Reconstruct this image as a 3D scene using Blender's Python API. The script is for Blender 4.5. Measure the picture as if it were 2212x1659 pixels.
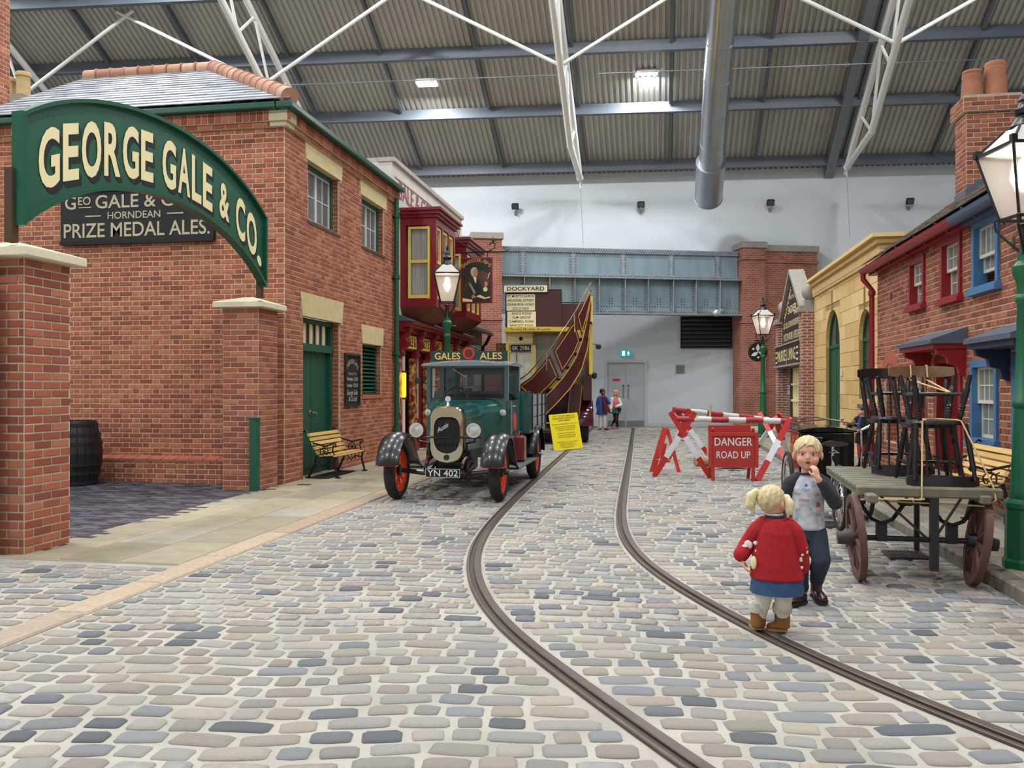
import bpy, math, random
import numpy as np
from mathutils import Vector, Matrix, Euler
for _o in list(bpy.data.objects): bpy.data.objects.remove(_o)
random.seed(7); rng = np.random.RandomState(5)
SC = bpy.context.scene; COL = SC.collection
# ------------------------------------------------------------------ camera
FPX = 1850.0; CAMH = 1.40; HOR = 838.0; YAW = math.radians(9.78)
FW = Vector((-math.sin(YAW), math.cos(YAW), 0)); RT = Vector((math.cos(YAW), math.sin(YAW), 0))
cam_d = bpy.data.cameras.new('camera'); cam = bpy.data.objects.new('camera', cam_d); COL.objects.link(cam)
cam_d.sensor_width = 36.0; cam_d.lens = 36.0*FPX/2212; cam_d.shift_y = (HOR-829.5)/2212
cam_d.clip_start = .05; cam_d.clip_end = 300
cam.location = (0, 0, CAMH); cam.rotation_euler = (math.pi/2, 0, YAW)
SC.camera = cam
# ------------------------------------------------------------------ light
w = bpy.data.worlds.new('world'); SC.world = w; w.use_nodes = True
w.node_tree.nodes['Background'].inputs[0].default_value = (.86, .93, 1.0, 1)
w.node_tree.nodes['Background'].inputs[1].default_value = .3
SC.view_settings.view_transform = 'Standard'; SC.view_settings.look = 'None'
SC.view_settings.gamma = 1.0; SC.view_settings.use_curve_mapping = False
SC.view_settings.exposure = -0.2
def area(name, loc, size, power, target=None, col=(.95, .98, 1.0), spread=math.pi):
    d = bpy.data.lights.new(name, 'AREA'); d.shape = 'RECTANGLE'; d.size, d.size_y = size
    d.energy = power; d.color = col; d.spread = spread
    o = bpy.data.objects.new(name, d); COL.objects.link(o); o.location = loc
    if target is not None:
        o.rotation_euler = (Vector(target)-Vector(loc)).to_track_quat('-Z', 'Y').to_euler()
    return o
# the hall's further rows of high-bay lamps, like the three in view, hung just below the roof above and behind the frame
LAMP_W = 520
for lr, (ly, lz) in enumerate(((20.5, 13.9), (14.2, 16.8), (8.0, 14.2), (1.5, 10.9))):
    for lc, lx in enumerate((-21.1, -14.2, -7.3, -.4, 6.5)):
        area('high_bay_row%d_lamp%d_offscreen' % (lr+1, lc+1), (lx, ly, lz), (.64, .4), LAMP_W, (lx, ly+.01, 0))
# ------------------------------------------------------------------ pixel -> place
def cw(lat, d, z=0.0):
    p = FW*d + RT*lat; return Vector((p.x, p.y, z))
def px(x, y, d): return cw((x-1106)/FPX*d, d, CAMH+(HOR-y)/FPX*d)
def gnd(x, y, z0=0.0):
    d = (CAMH-z0)*FPX/(y-HOR); return cw((x-1106)/FPX*d, d, z0)
def onX(x, y, X):
    r = (x-1106)/FPX; d = X/(FW.x+r*RT.x); return px(x, y, d)
def onY(x, y, Y):
    r = (x-1106)/FPX; d = Y/(FW.y+r*RT.y); return px(x, y, d)
def depth(p): return FW.x*p[0]+FW.y*p[1]
# ------------------------------------------------------------------ materials
def lin(h):
    if not isinstance(h, str): return tuple(h)[:3]
    h = h.lstrip('#'); v = [int(h[i:i+2], 16)/255 for i in (0, 2, 4)]
    return tuple(c/12.92 if c <= .04045 else ((c+.055)/1.055)**2.4 for c in v)
MATS = {}
def mat(name, col, rough=.6, metal=0.0, var=0.0, scale=8.0, cols=None, bump=0.0, bscale=60.0, emit=0.0,
        coat=0.0, alpha=1.0, trans=0.0, stretch=None, spec=.5, detail=4.0):
    """cols: list of colours picked per piece (object random + island random)."""
    if name in MATS: return MATS[name]
    m = bpy.data.materials.new(name); MATS[name] = m; m.use_nodes = True
    nt = m.node_tree; N = nt.nodes; L = nt.links; b = N['Principled BSDF']
    b.inputs['Roughness'].default_value = rough; b.inputs['Metallic'].default_value = metal
    b.inputs['Specular IOR Level'].default_value = spec
    if coat: b.inputs['Coat Weight'].default_value = coat; b.inputs['Coat Roughness'].default_value = .06
    if trans: b.inputs['Transmission Weight'].default_value = trans
    if alpha < 1: b.inputs['Alpha'].default_value = alpha
    tc = N.new('ShaderNodeTexCoord'); src = tc.outputs['Object']
    if stretch:
        mp = N.new('ShaderNodeMapping'); mp.inputs['Scale'].default_value = stretch; L.new(src, mp.inputs[0]); src = mp.outputs[0]
    out = None
    if cols:
        oi = N.new('ShaderNodeObjectInfo'); ge = N.new('ShaderNodeNewGeometry')
        ad = N.new('ShaderNodeMath'); ad.operation = 'ADD'; L.new(oi.outputs['Random'], ad.inputs[0]); L.new(ge.outputs['Random Per Island'], ad.inputs[1])
        fr = N.new('ShaderNodeMath'); fr.operation = 'FRACT'; L.new(ad.outputs[0], fr.inputs[0])
        cr = N.new('ShaderNodeValToRGB'); cr.color_ramp.interpolation = 'CONSTANT'; e = cr.color_ramp.elements
        while len(e) < len(cols): e.new(.5)
        for i, c in enumerate(cols): e[i].position = i/len(cols); e[i].color = (*lin(c), 1)
        L.new(fr.outputs[0], cr.inputs[0]); out = cr.outputs[0]
    else:
        rgb = N.new('ShaderNodeRGB'); rgb.outputs[0].default_value = (*lin(col), 1); out = rgb.outputs[0]
    if var:
        nz = N.new('ShaderNodeTexNoise'); nz.inputs['Scale'].default_value = scale; nz.inputs['Detail'].default_value = detail
        L.new(src, nz.inputs['Vector'])
        mr = N.new('ShaderNodeMapRange'); mr.inputs[1].default_value = .25; mr.inputs[2].default_value = .75
        mr.inputs[3].default_value = 1-var; mr.inputs[4].default_value = 1+var; L.new(nz.outputs['Fac'], mr.inputs[0])
        mx = N.new('ShaderNodeVectorMath'); mx.operation = 'SCALE'; L.new(out, mx.inputs[0]); L.new(mr.outputs[0], mx.inputs['Scale'])
        out = mx.outputs[0]
    L.new(out, b.inputs['Base Color'])
    if emit:
        b.inputs['Emission Strength'].default_value = emit; L.new(out, b.inputs['Emission Color'])
    if bump:
        n2 = N.new('ShaderNodeTexNoise'); n2.inputs['Scale'].default_value = bscale; n2.inputs['Detail'].default_value = 3; L.new(src, n2.inputs['Vector'])
        bp = N.new('ShaderNodeBump'); bp.inputs['Strength'].default_value = bump; bp.inputs['Distance'].default_value = .01
        L.new(n2.outputs['Fac'], bp.inputs['Height']); L.new(bp.outputs[0], b.inputs['Normal'])
    return m
def brickmat(name, c1, c2, mortar, w_=.215, h_=.073, ms=.012, rot=None):
    """far brickwork whose bricks are too small to tell apart"""
    m = bpy.data.materials.new(name); MATS[name] = m; m.use_nodes = True
    nt = m.node_tree; N = nt.nodes; L = nt.links; b = N['Principled BSDF']; b.inputs['Roughness'].default_value = .85
    tc = N.new('ShaderNodeTexCoord'); ge = N.new('ShaderNodeNewGeometry')
    sp = N.new('ShaderNodeSeparateXYZ'); L.new(tc.outputs['Object'], sp.inputs[0])
    sm = N.new('ShaderNodeMath'); sm.operation = 'ADD'; L.new(sp.outputs[0], sm.inputs[0]); L.new(sp.outputs[1], sm.inputs[1])
    cb = N.new('ShaderNodeCombineXYZ'); L.new(sm.outputs[0], cb.inputs[0]); L.new(sp.outputs[2], cb.inputs[1])
    br = N.new('ShaderNodeTexBrick'); L.new(cb.outputs[0], br.inputs['Vector'])
    br.inputs['Color1'].default_value = (*lin(c1), 1); br.inputs['Color2'].default_value = (*lin(c2), 1); br.inputs['Mortar'].default_value = (*lin(mortar), 1)
    br.inputs['Scale'].default_value = 1; br.inputs['Mortar Size'].default_value = ms/2; br.inputs['Brick Width'].default_value = w_; br.inputs['Row Height'].default_value = h_
    br.inputs['Mortar Smooth'].default_value = .3
    nz = N.new('ShaderNodeTexNoise'); nz.inputs['Scale'].default_value = 1.5; L.new(tc.outputs['Object'], nz.inputs['Vector'])
    mr = N.new('ShaderNodeMapRange'); mr.inputs[1].default_value = .3; mr.inputs[2].default_value = .7; mr.inputs[3].default_value = .8; mr.inputs[4].default_value = 1.2; L.new(nz.outputs['Fac'], mr.inputs[0])
    mx = N.new('ShaderNodeVectorMath'); mx.operation = 'SCALE'; L.new(br.outputs['Color'], mx.inputs[0]); L.new(mr.outputs[0], mx.inputs['Scale'])
    L.new(mx.outputs[0], b.inputs['Base Color'])
    return m
# ------------------------------------------------------------------ mesh builder
class MB:
    def __init__(s): s.v = []; s.f = []; s.M = Matrix.Identity(4)
    def add(s, vs, fs):
        o = len(s.v); M = s.M
        s.v += [tuple(M @ Vector(p)) for p in vs]; s.f += [tuple(i+o for i in f) for f in fs]
    def box(s, x0, x1, y0, y1, z0, z1):
        # faces of neighbouring boxes never coincide exactly
        e = [min(.0012, .04*abs(q))*random.random() for q in (x1-x0, x1-x0, y1-y0, y1-y0, z1-z0, z1-z0)]
        x0, x1, y0, y1, z0, z1 = min(x0, x1)+e[0], max(x0, x1)-e[1], min(y0, y1)+e[2], max(y0, y1)-e[3], min(z0, z1)+e[4], max(z0, z1)-e[5]
        s.add([(x0, y0, z0), (x1, y0, z0), (x1, y1, z0), (x0, y1, z0), (x0, y0, z1), (x1, y0, z1), (x1, y1, z1), (x0, y1, z1)],
              [(3, 2, 1, 0), (4, 5, 6, 7), (0, 1, 5, 4), (1, 2, 6, 5), (2, 3, 7, 6), (3, 0, 4, 7)])
        return s
    def rbox(s, x0, x1, y0, y1, z0, z1, c=.01):
        """chamfered box"""
        c = min(c, .49*(x1-x0), .49*(y1-y0), .49*(z1-z0)); vs = []
        for z, e in ((z0, c), (z0+c, 0), (z1-c, 0), (z1, c)):
            k = c
            X0, X1, Y0, Y1 = x0+e, x1-e, y0+e, y1-e
            vs += [(X0+k, Y0, z), (X1-k, Y0, z), (X1, Y0+k, z), (X1, Y1-k, z), (X1-k, Y1, z), (X0+k, Y1, z), (X0, Y1-k, z), (X0, Y0+k, z)]
        fs = [tuple(range(7, -1, -1)), tuple(range(24, 32))]
        for r in range(3):
            for i in range(8):
                j = (i+1) % 8; fs.append((r*8+i, r*8+j, r*8+8+j, r*8+8+i))
        s.add(vs, fs); return s
    def bar(s, a, b, w_, h_=None, up=(0, 0, 1)):
        a = Vector(a); b = Vector(b); h_ = h_ or w_; d = (b-a); ln = d.length
        if ln < 1e-6: return s
        d = d/ln; u = Vector(up)
        if abs(d.dot(u)) > .98: u = Vector((1, 0, 0)) if abs(d.x) < .9 else Vector((0, 1, 0))
        sx = d.cross(u).normalized(); sz = sx.cross(d)
        vs = []
        for t in (a, b):
            for i, j in ((-1, -1), (1, -1), (1, 1), (-1, 1)): vs.append(t+sx*(i*w_/2)+sz*(j*h_/2))
        s.add(vs, [(3, 2, 1, 0), (4, 5, 6, 7), (0, 1, 5, 4), (1, 2, 6, 5), (2, 3, 7, 6), (3, 0, 4, 7)]); return s
    def tube(s, pts, r, n=8, closed=False, cap=True, up=None):
        pts = [Vector(p) for p in pts]; k = len(pts); rs = r if isinstance(r, (list, tuple)) else [r]*k
        vs = []; prev = None
        for i, p in enumerate(pts):
            if closed: t = pts[(i+1) % k]-pts[i-1]
            else: t = pts[min(i+1, k-1)]-pts[max(i-1, 0)]
            if t.length < 1e-9: t = Vector((0, 0, 1))
            t.normalize()
            if prev is None:
                u = Vector(up) if up else (Vector((0, 0, 1)) if abs(t.z) < .9 else Vector((1, 0, 0)))
            else: u = prev
            x = (u-t*u.dot(t))
            if x.length < 1e-6: x = t.orthogonal()
            x.normalize(); prev = x; y = t.cross(x)
            rr = rs[i]; rx, ry = rr if isinstance(rr, (tuple, list)) else (rr, rr)
            for j in range(n):
                a = 2*math.pi*j/n; vs.append(p+x*(rx*math.cos(a))+y*(ry*math.sin(a)))
        fs = []
        for i in range(k if closed else k-1):
            i2 = (i+1) % k
            for j in range(n): fs.append((i*n+j, i*n+(j+1) % n, i2*n+(j+1) % n, i2*n+j))
        if cap and not closed:
            fs.append(tuple(range(n-1, -1, -1))); fs.append(tuple((k-1)*n+j for j in range(n)))
        s.add(vs, fs); return s
    def lathe(s, prof, c=(0, 0, 0), n=16, axis='z', sx=1, sy=1):
        """prof: (r, h) list along axis"""
        vs = []
        for r, h in prof:
            for j in range(n):
                a = 2*math.pi*j/n; x, y = r*math.cos(a)*sx, r*math.sin(a)*sy
                p = (x, y, h) if axis == 'z' else ((h, x, y) if axis == 'x' else (y, h, x))
                vs.append((p[0]+c[0], p[1]+c[1], p[2]+c[2]))
        fs = []; k = len(prof)
        for i in range(k-1):
            for j in range(n): fs.append((i*n+j, i*n+(j+1) % n, (i+1)*n+(j+1) % n, (i+1)*n+j))
        if prof[0] != prof[-1]:
            fs.append(tuple(range(n-1, -1, -1))); fs.append(tuple((k-1)*n+j for j in range(n)))
        s.add(vs, fs); return s
    def ball(s, c, r, n=12, k=8):
        rx, ry, rz = r if isinstance(r, (tuple, list)) else (r, r, r)
        vs = []; fs = []
        for i in range(1, k):
            a = math.pi*i/k
            for j in range(n):
                b = 2*math.pi*j/n
                vs.append((c[0]+rx*math.sin(a)*math.cos(b), c[1]+ry*math.sin(a)*math.sin(b), c[2]-rz*math.cos(a)))
        lo = len(vs); vs += [(c[0], c[1], c[2]-rz), (c[0], c[1], c[2]+rz)]
        for i in range(k-2):
            for j in range(n): fs.append((i*n+j, i*n+(j+1) % n, (i+1)*n+(j+1) % n, (i+1)*n+j))
        for j in range(n):
            fs.append((lo, (j+1) % n, j)); fs.append((lo+1, (k-2)*n+j, (k-2)*n+(j+1) % n))
        s.add(vs, fs); return s
    def prism(s, poly, o, u, v, n, t):
        """poly of (a,b) in frame o+u*a+v*b extruded by n*t"""
        o, u, v, n = Vector(o), Vector(u), Vector(v), Vector(n)
        k = len(poly); vs = [o+u*a+v*b for a, b in poly]+[o+u*a+v*b+n*t for a, b in poly]
        fs = [tuple(range(k-1, -1, -1)), tuple(range(k, 2*k))]+[(i, (i+1) % k, k+(i+1) % k, k+i) for i in range(k)]
        s.add(vs, fs); return s
    def loft(s, rings, cap=True, closed=True):
        n = len(rings[0]); vs = [p for r in rings for p in r]; fs = []
        m = n if closed else n-1
        for i in range(len(rings)-1):
            for j in range(m): fs.append((i*n+j, i*n+(j+1) % n, (i+1)*n+(j+1) % n, (i+1)*n+j))
        if cap and closed: fs += [tuple(range(n-1, -1, -1)), tuple((len(rings)-1)*n+j for j in range(n))]
        s.add(vs, fs); return s
    def quad(s, a, b, c, d): s.add([a, b, c, d], [(0, 1, 2, 3)]); return s
    def build(s, name, m, parent=None, smooth=False, world=False, fix=True, kind=None, bevel=0, sub=0, remesh=0, smo=0):
        me = bpy.data.meshes.new(name); vs = s.v
        if world and parent is not None:
            I = wmat(parent).inverted(); vs = [tuple(I @ Vector(p)) for p in vs]
        me.from_pydata([tuple(p) for p in vs], [], s.f)
        if fix: fixn(me)
        if smooth: me.polygons.foreach_set('use_smooth', [True]*len(me.polygons))
        me.materials.append(m); o = bpy.data.objects.new(name, me); COL.objects.link(o)
        if parent is not None: o.parent = parent
        if kind: o['kind'] = kind
        if bevel:
            md = o.modifiers.new('bevel', 'BEVEL'); md.width = bevel; md.segments = 2; md.limit_method = 'ANGLE'
        if remesh:
            md = o.modifiers.new('skin', 'REMESH'); md.mode = 'VOXEL'; md.voxel_size = remesh; md.use_smooth_shade = True
            if smo:
                sm = o.modifiers.new('smooth', 'SMOOTH'); sm.factor = .5; sm.iterations = smo
        if sub:
            md = o.modifiers.new('sub', 'SUBSURF'); md.levels = sub; md.render_levels = sub
        if smooth and not remesh and not sub:
            try: me.set_sharp_from_angle(angle=math.radians(38))
            except Exception: pass
        return o
import bmesh
def fixn(me):
    bm = bmesh.new(); bm.from_mesh(me); bmesh.ops.recalc_face_normals(bm, faces=bm.faces); bm.to_mesh(me); bm.free()
def wmat(o):
    M = Matrix.LocRotScale(o.location, o.rotation_euler, o.scale)
    return wmat(o.parent) @ M if o.parent else M
def thing(name, label, cat, loc=(0, 0, 0), rz=0.0, group=None, kind=None):
    o = bpy.data.objects.new(name, None); COL.objects.link(o); o.empty_display_size = .2
    o.location = loc; o.rotation_euler = (0, 0, rz)
    return tag(o, label, cat, group, kind)
def tag(o, label, cat=None, group=None, kind=None):
    o['label'] = label
    if cat: o['category'] = cat
    if group: o['group'] = group
    if kind: o['kind'] = kind
    return o
def copytree(o, parent=None):
    c = o.copy(); COL.objects.link(c); c.parent = parent
    for ch in list(o.children): copytree(ch, c)
    return c
_fc = {}
def glyphs(s, size=1.0, bold=0.0, sx=1.0, shear=0.0, space=1.0):
    """text as flat mesh (verts 2D, faces), left-aligned on baseline; returns verts, faces, width"""
    key = (s, bold, shear, space)
    if key not in _fc:
        c = bpy.data.curves.new('t', 'FONT'); c.body = s; c.size = 1; c.offset = bold; c.shear = shear; c.space_character = space; c.resolution_u = 4
        c.fill_mode = 'FRONT'
        o = bpy.data.objects.new('t', c); COL.objects.link(o)
        dg = bpy.context.evaluated_depsgraph_get(); me = bpy.data.meshes.new_from_object(o.evaluated_get(dg))
        vs = [(v.co.x, v.co.y) for v in me.vertices]; fs = [tuple(p.vertices) for p in me.polygons]
        bpy.data.objects.remove(o); bpy.data.meshes.remove(me); bpy.data.curves.remove(c)
        xs = [v[0] for v in vs] or [0]
        _fc[key] = (vs, fs, min(xs), max(xs))
    vs, fs, a, b = _fc[key]
    return [((x-a)*size*sx, y*size) for x, y in vs], fs, (b-a)*size*sx
def text(mb, s, o, u, v, size, bold=0.0, align='c', width=None, shear=0.0, space=1.0, lift=0.0, n=None):
    """write s on plane o,u,v; cap height ~ .69*size; width squeezes to exact width"""
    o, u, v = Vector(o), Vector(u), Vector(v); nn = Vector(n) if n is not None else u.cross(v)
    vs, fs, w_ = glyphs(s, size, bold, 1.0, shear, space)
    k = 1.0
    if width: k = width/w_; w_ = width
    off = {'c': -w_/2, 'l': 0, 'r': -w_}[align]
    mb.add([o+u*(x*k+off)+v*y+nn*lift for x, y in vs], fs)
    return w_
# ------------------------------------------------------------------ shared materials
BRICKC = ['#a3593f', '#9a5039', '#ab6045', '#8f4b37', '#b06a4c', '#8a4838', '#a55b40', '#985441', '#b06d50']
m_brick = mat('red_brick', '#a5503a', .85, cols=BRICKC, var=.22, scale=22, bump=.35, bscale=90)
m_brick_old = mat('old_red_brick', '#9a4a35', .85, cols=['#95523b', '#8a4a37', '#a15c42', '#824535', '#9f6044', '#8d4e35', '#7a4233', '#a46648'], var=.28, scale=25, bump=.4, bscale=90)
m_mortar = mat('mortar', '#c8b999', .95, var=.12, scale=6)
m_mortar2 = mat('grey_mortar', '#bbb09a', .95, var=.15, scale=6)
m_stone = mat('bath_stone', '#cdbb8b', .85, var=.1, scale=7, bump=.2)
m_cap = mat('cap_stone', '#d9cfb4', .8, var=.06, scale=9)
m_green = mat('brewery_green', '#15523b', .45, var=.05, scale=4)
m_dgreen = mat('door_green', '#11503c', .5, var=.08, scale=5)
m_black = mat('black_iron', '#0d0d0f', .38, var=.1, scale=20)
m_blackm = mat('matt_black', '#0b0b0c', .8)
m_white = mat('white_paint', '#dcdcd8', .5)
m_cream = mat('cream_letter', '#efe0ac', .6)
m_glass = mat('window_glass', '#3c454c', .06, spec=.8, var=.2, scale=2)
m_room = mat('room_plaster', '#8d8272', .9, var=.08, scale=2)
m_red = mat('cottage_red', '#8a1a22', .4, var=.06, scale=6)
m_blue = mat('cottage_blue', '#42709a', .45, var=.06, scale=6)
m_lead = mat('lead_grey', '#4d5766', .55, var=.12, scale=6)
m_maroon = mat('pub_maroon', '#7c1420', .32, var=.06, scale=5)
m_yel = mat('pub_yellow', '#e3c45c', .45)
m_steel = mat('chrome', '#d8d8da', .12, metal=1.0)
m_brass = mat('nickel', '#b3a98f', .18, metal=1.0)
m_curtain = mat('net_curtain', '#c9c8bb', .9, var=.2, scale=14, stretch=(1, 1, .1))
# ------------------------------------------------------------------ ground
def smooth01(a, b, t):
    t = min(1, max(0, (t-a)/(b-a))); return t*t*(3-2*t)
RAILPX = [[(1262, 942), (1222, 978), (1165, 1029), (1110, 1080), (1058, 1126), (1028, 1170), (1016, 1210), (1018, 1250), (1040, 1303), (1083, 1353), (1142, 1402), (1215, 1456), (1300, 1519), (1385, 1580), (1460, 1632), (1530, 1680), (1640, 1755)],
          [(1368, 925), (1362, 975), (1352, 1040), (1341, 1090), (1334, 1130), (1345, 1170), (1378, 1210), (1430, 1250), (1510, 1297), (1620, 1358), (1720, 1407), (1850, 1465), (1990, 1523), (2110, 1572), (2230, 1618), (2420, 1690)]]
def catmull(P, k=6):
    P = [2*P[0]-P[1]]+P+[2*P[-1]-P[-2]]; out = []
    for i in range(1, len(P)-2):
        for j in range(k):
            t = j/k; a, b, c, d = P[i-1:i+3]
            out.append(.5*((2*b)+(c-a)*t+(2*a-5*b+4*c-d)*t*t+(3*b-a-3*c+d)*t**3))
    out.append(P[-2]); return out
RAILS = []
for pts in RAILPX:
    P = [gnd(x, y) for x, y in pts]
    # smooth in plan
    for _ in range(2):
        P = [P[0]]+[(P[i-1]+2*P[i]+P[i+1])/4 for i in range(1, len(P)-1)]+[P[-1]]
    if pts[0][0] < 1300:
        dirv = (P[0]-P[2]).normalized(); P = [P[0]+dirv*8]+P
    RAILS.append(catmull(P))
KL0, KL1 = -3.72, -3.48; KR = 2.30; YN = 6.2; YEND = 31.5
floor = thing('floor', 'cobbled street of grey stone setts with pale mortar joints and inset tram rails', None, (0, 0, 0), kind='structure')
m_bed = mat('sett_mortar', '#a49f94', .95, var=.2, scale=2.2, bump=.4, bscale=120, detail=8)
mb = MB(); mb.box(-30, 30, -14, 34, -.3, 0); bed = mb.build('mortar_bed', m_bed, floor)
SETC = ['#8d8a84', '#83807b', '#96928b', '#757779', '#9b958a', '#686b6e', '#918a80', '#8a8279', '#9d978c', '#7c7e7f', '#9a8f81', '#908d87', '#595d61', '#958b7f', '#a29a8b', '#828485', '#8c827b', '#93908a', '#8b8985', '#878379', '#99948c']
m_sett = mat('granite_sett', '#888', .8, cols=SETC, var=.16, scale=30, bump=.5, bscale=70, detail=6)
def sett_template(seed):
    r = random.Random(seed); n = 10; rings = []
    base = []
    for i in range(n):
        a = 2*math.pi*(i+.5)/n; c, s_ = math.cos(a), math.sin(a); e = .32
        base.append((.5*math.copysign(abs(c)**e, c)*(1+r.uniform(-.06, .03)), .5*math.copysign(abs(s_)**e, s_)*(1+r.uniform(-.1, .03))))
    vs = [(x, y, -1.0) for x, y in base]+[(x, y, .2) for x, y in base]+[(x*.86, y*.80, .85+r.uniform(-.1, .1)) for x, y in base]+[(0, 0, 1.05)]
    fs = []
    for k in range(2):
        for i in range(n): j = (i+1) % n; fs.append((k*n+i, k*n+j, k*n+n+j, k*n+n+i))
    for i in range(n): fs.append((2*n+i, 2*n+(i+1) % n, 3*n))
    me = bpy.data.meshes.new('sett'); me.from_pydata(vs, [], fs); me.polygons.foreach_set('use_smooth', [True]*len(fs)); me.materials.append(m_sett)
    return me, np.array(vs), fs
STEMP = [sett_template(i) for i in range(14)]
def rail_cross(v):
    """forbidden X intervals at row Y=v (approx)"""
    out = []
    for R in RAILS:
        for a, b in zip(R[:-1], R[1:]):
            y0, y1 = a.y, b.y
            if (y0-v)*(y1-v) <= 0 and abs(y1-y0) > 1e-6:
                t = (v-y0)/(y1-y0); x = a.x+t*(b.x-a.x); dx = abs((b.x-a.x)/(y1-y0))
                h = .062*math.sqrt(1+dx*dx)+.055*dx; out.append((x-h, x+h))
    return out
setts = []   # (x, y, length, width, rot)
PITCH = .132
def slope_at(v): return .16*(1-smooth01(3.2, 8.5, v))
def row_y(x, v): return v+slope_at(v)*(x-.3)+.026*math.sin(2.1*x+v*.7)+.016*math.sin(5.3*x+1.9*v)+.008*math.sin(11*x+37*v)
def fill_row(v, x0, x1, forb):
    segs = [(x0, x1)]
    for a, b in forb:
        ns = []
        for s0, s1 in segs:
            if b <= s0 or a >= s1: ns.append((s0, s1))
            else:
                if a-s0 > .05: ns.append((s0, a))
                if s1-b > .05: ns.append((b, s1))
        segs = ns
    for s0, s1 in segs:
        x = s0; first = True
        while x < s1-.04:
            l = random.choice((random.uniform(.13, .2), random.uniform(.17, .3)))
            if first and s0 == x0: l *= random.uniform(.6, 1)
            first = False
            if s1-(x+l) < .09: l = s1-x
            xm = x+l/2; y = row_y(xm, v)
            sl = (row_y(xm+.05, v)-row_y(xm-.05, v))/.1
            setts.append((xm, y, l-.026, PITCH-random.uniform(.012, .034), math.atan(sl)+random.uniform(-.02, .02)))
            x += l
v = .6
while v < YEND:
    # rail crossings found along the sloping row
    def forb_for(v):
        res = []
        for R in RAILS:
            for a, b in zip(R[:-1], R[1:]):
                g0 = a.y-row_y(a.x, v); g1 = b.y-row_y(b.x, v)
                if g0*g1 <= 0 and abs(g1-g0) > 1e-9:
                    t = g0/(g0-g1); x = a.x+t*(b.x-a.x); dx = abs((b.x-a.x)/((b.y-a.y) or 1e-6)); dx = min(dx, 2.2)
                    h = .060*math.sqrt(1+dx*dx)+.05*dx; res.append((x-h, x+h))
        return res
    fill_row(v, KL1+.01, KR if v > 2.5 else KR+2, forb_for(v))
    if v < YN+.9: # crossing to the yard at the left of the kerb line
        n0 = len(setts); fill_row(v, -8.2, KL0-.01, [])
        setts[n0:] = [s_ for s_ in setts[n0:] if s_[1] < YN-.08]
    v += PITCH
keep = []
for s_ in setts:
    d = depth((s_[0], s_[1])); lat = RT.x*s_[0]+RT.y*s_[1]
    if d < 1.2 or abs(lat/d) > .72: continue
    keep.append((d, s_))
keep.sort(key=lambda t: t[0])
# the 300 that show largest: nearest ones inside the frame
def in_view(p, m=0):
    d = depth(p); lat = RT.x*p[0]+RT.y*p[1]; x = 1106+FPX*lat/d; y = HOR+CAMH*FPX/d
    return 0-m < x < 2212+m and y < 1659+m
ind = 0; SV = []; SF = []; off = 0
for d, (x, y, l, wd, rot) in keep:
    ti = random.randrange(14); me, vv, ff = STEMP[ti]; hz = .014*random.uniform(.6, 1.15)
    if ind < 300 and in_view((x, y)):
        o = bpy.data.objects.new('sett', me); COL.objects.link(o); o.parent = floor
        o.location = (x, y, 0); o.rotation_euler = (0, 0, rot); o.scale = (l, wd, hz); ind += 1
    else:
        c, s_ = math.cos(rot), math.sin(rot); q = vv*np.array([l, wd, hz])
        SV.append(np.stack([x+q[:, 0]*c-q[:, 1]*s_, y+q[:, 0]*s_+q[:, 1]*c, q[:, 2]], 1)); SF += [tuple(i+off for i in f) for f in ff]; off += len(vv)
me = bpy.data.meshes.new('setts'); me.from_pydata(np.concatenate(SV).tolist(), [], SF); me.polygons.foreach_set('use_smooth', [True]*len(SF)); me.materials.append(m_sett)
o = bpy.data.objects.new('setts', me); COL.objects.link(o); o.parent = floor; o['kind'] = 'stuff'
# tram rails: head, groove and lip swept along the curve
m_rail = mat('rail_steel', '#5c5049', .42, metal=.55, var=.2, scale=9)
m_groove = mat('rail_groove', '#453b33', .8)
def sweep(mb, path, prof):
    rings = []
    for i, p in enumerate(path):
        t = path[min(i+1, len(path)-1)]-path[max(i-1, 0)]; t.normalize(); nx = Vector((t.y, -t.x, 0))
        rings.append([p+nx*a+Vector((0, 0, b)) for a, b in prof])
    mb.loft(rings)
for R, lab in zip(RAILS, ('dark steel grooved tram rail running beneath the yellow notice board', 'dark steel grooved tram rail curving under the small child in brown boots')):
    t = thing('tram_rail', lab, 'tram rail', (R[len(R)//2].x, R[len(R)//2].y, 0), group=None)
    s_ = 1
    h = MB(); sweep(h, R, [(-.055, -.02), (.0, -.02), (.0, .014), (-.004, .018), (-.05, .018), (-.055, .014)]); h.build('rail_head', m_rail, t, world=True)
    h = MB(); sweep(h, R, [(.0, -.02), (.034, -.02), (.034, .003), (.0, .003)]); h.build('rail_groove', m_groove, t, world=True)
    h = MB(); sweep(h, R, [(.034, -.02), (.055, -.02), (.055, .013), (.052, .016), (.036, .016), (.034, .013)]); h.build('rail_lip', m_rail, t, world=True)
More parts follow.
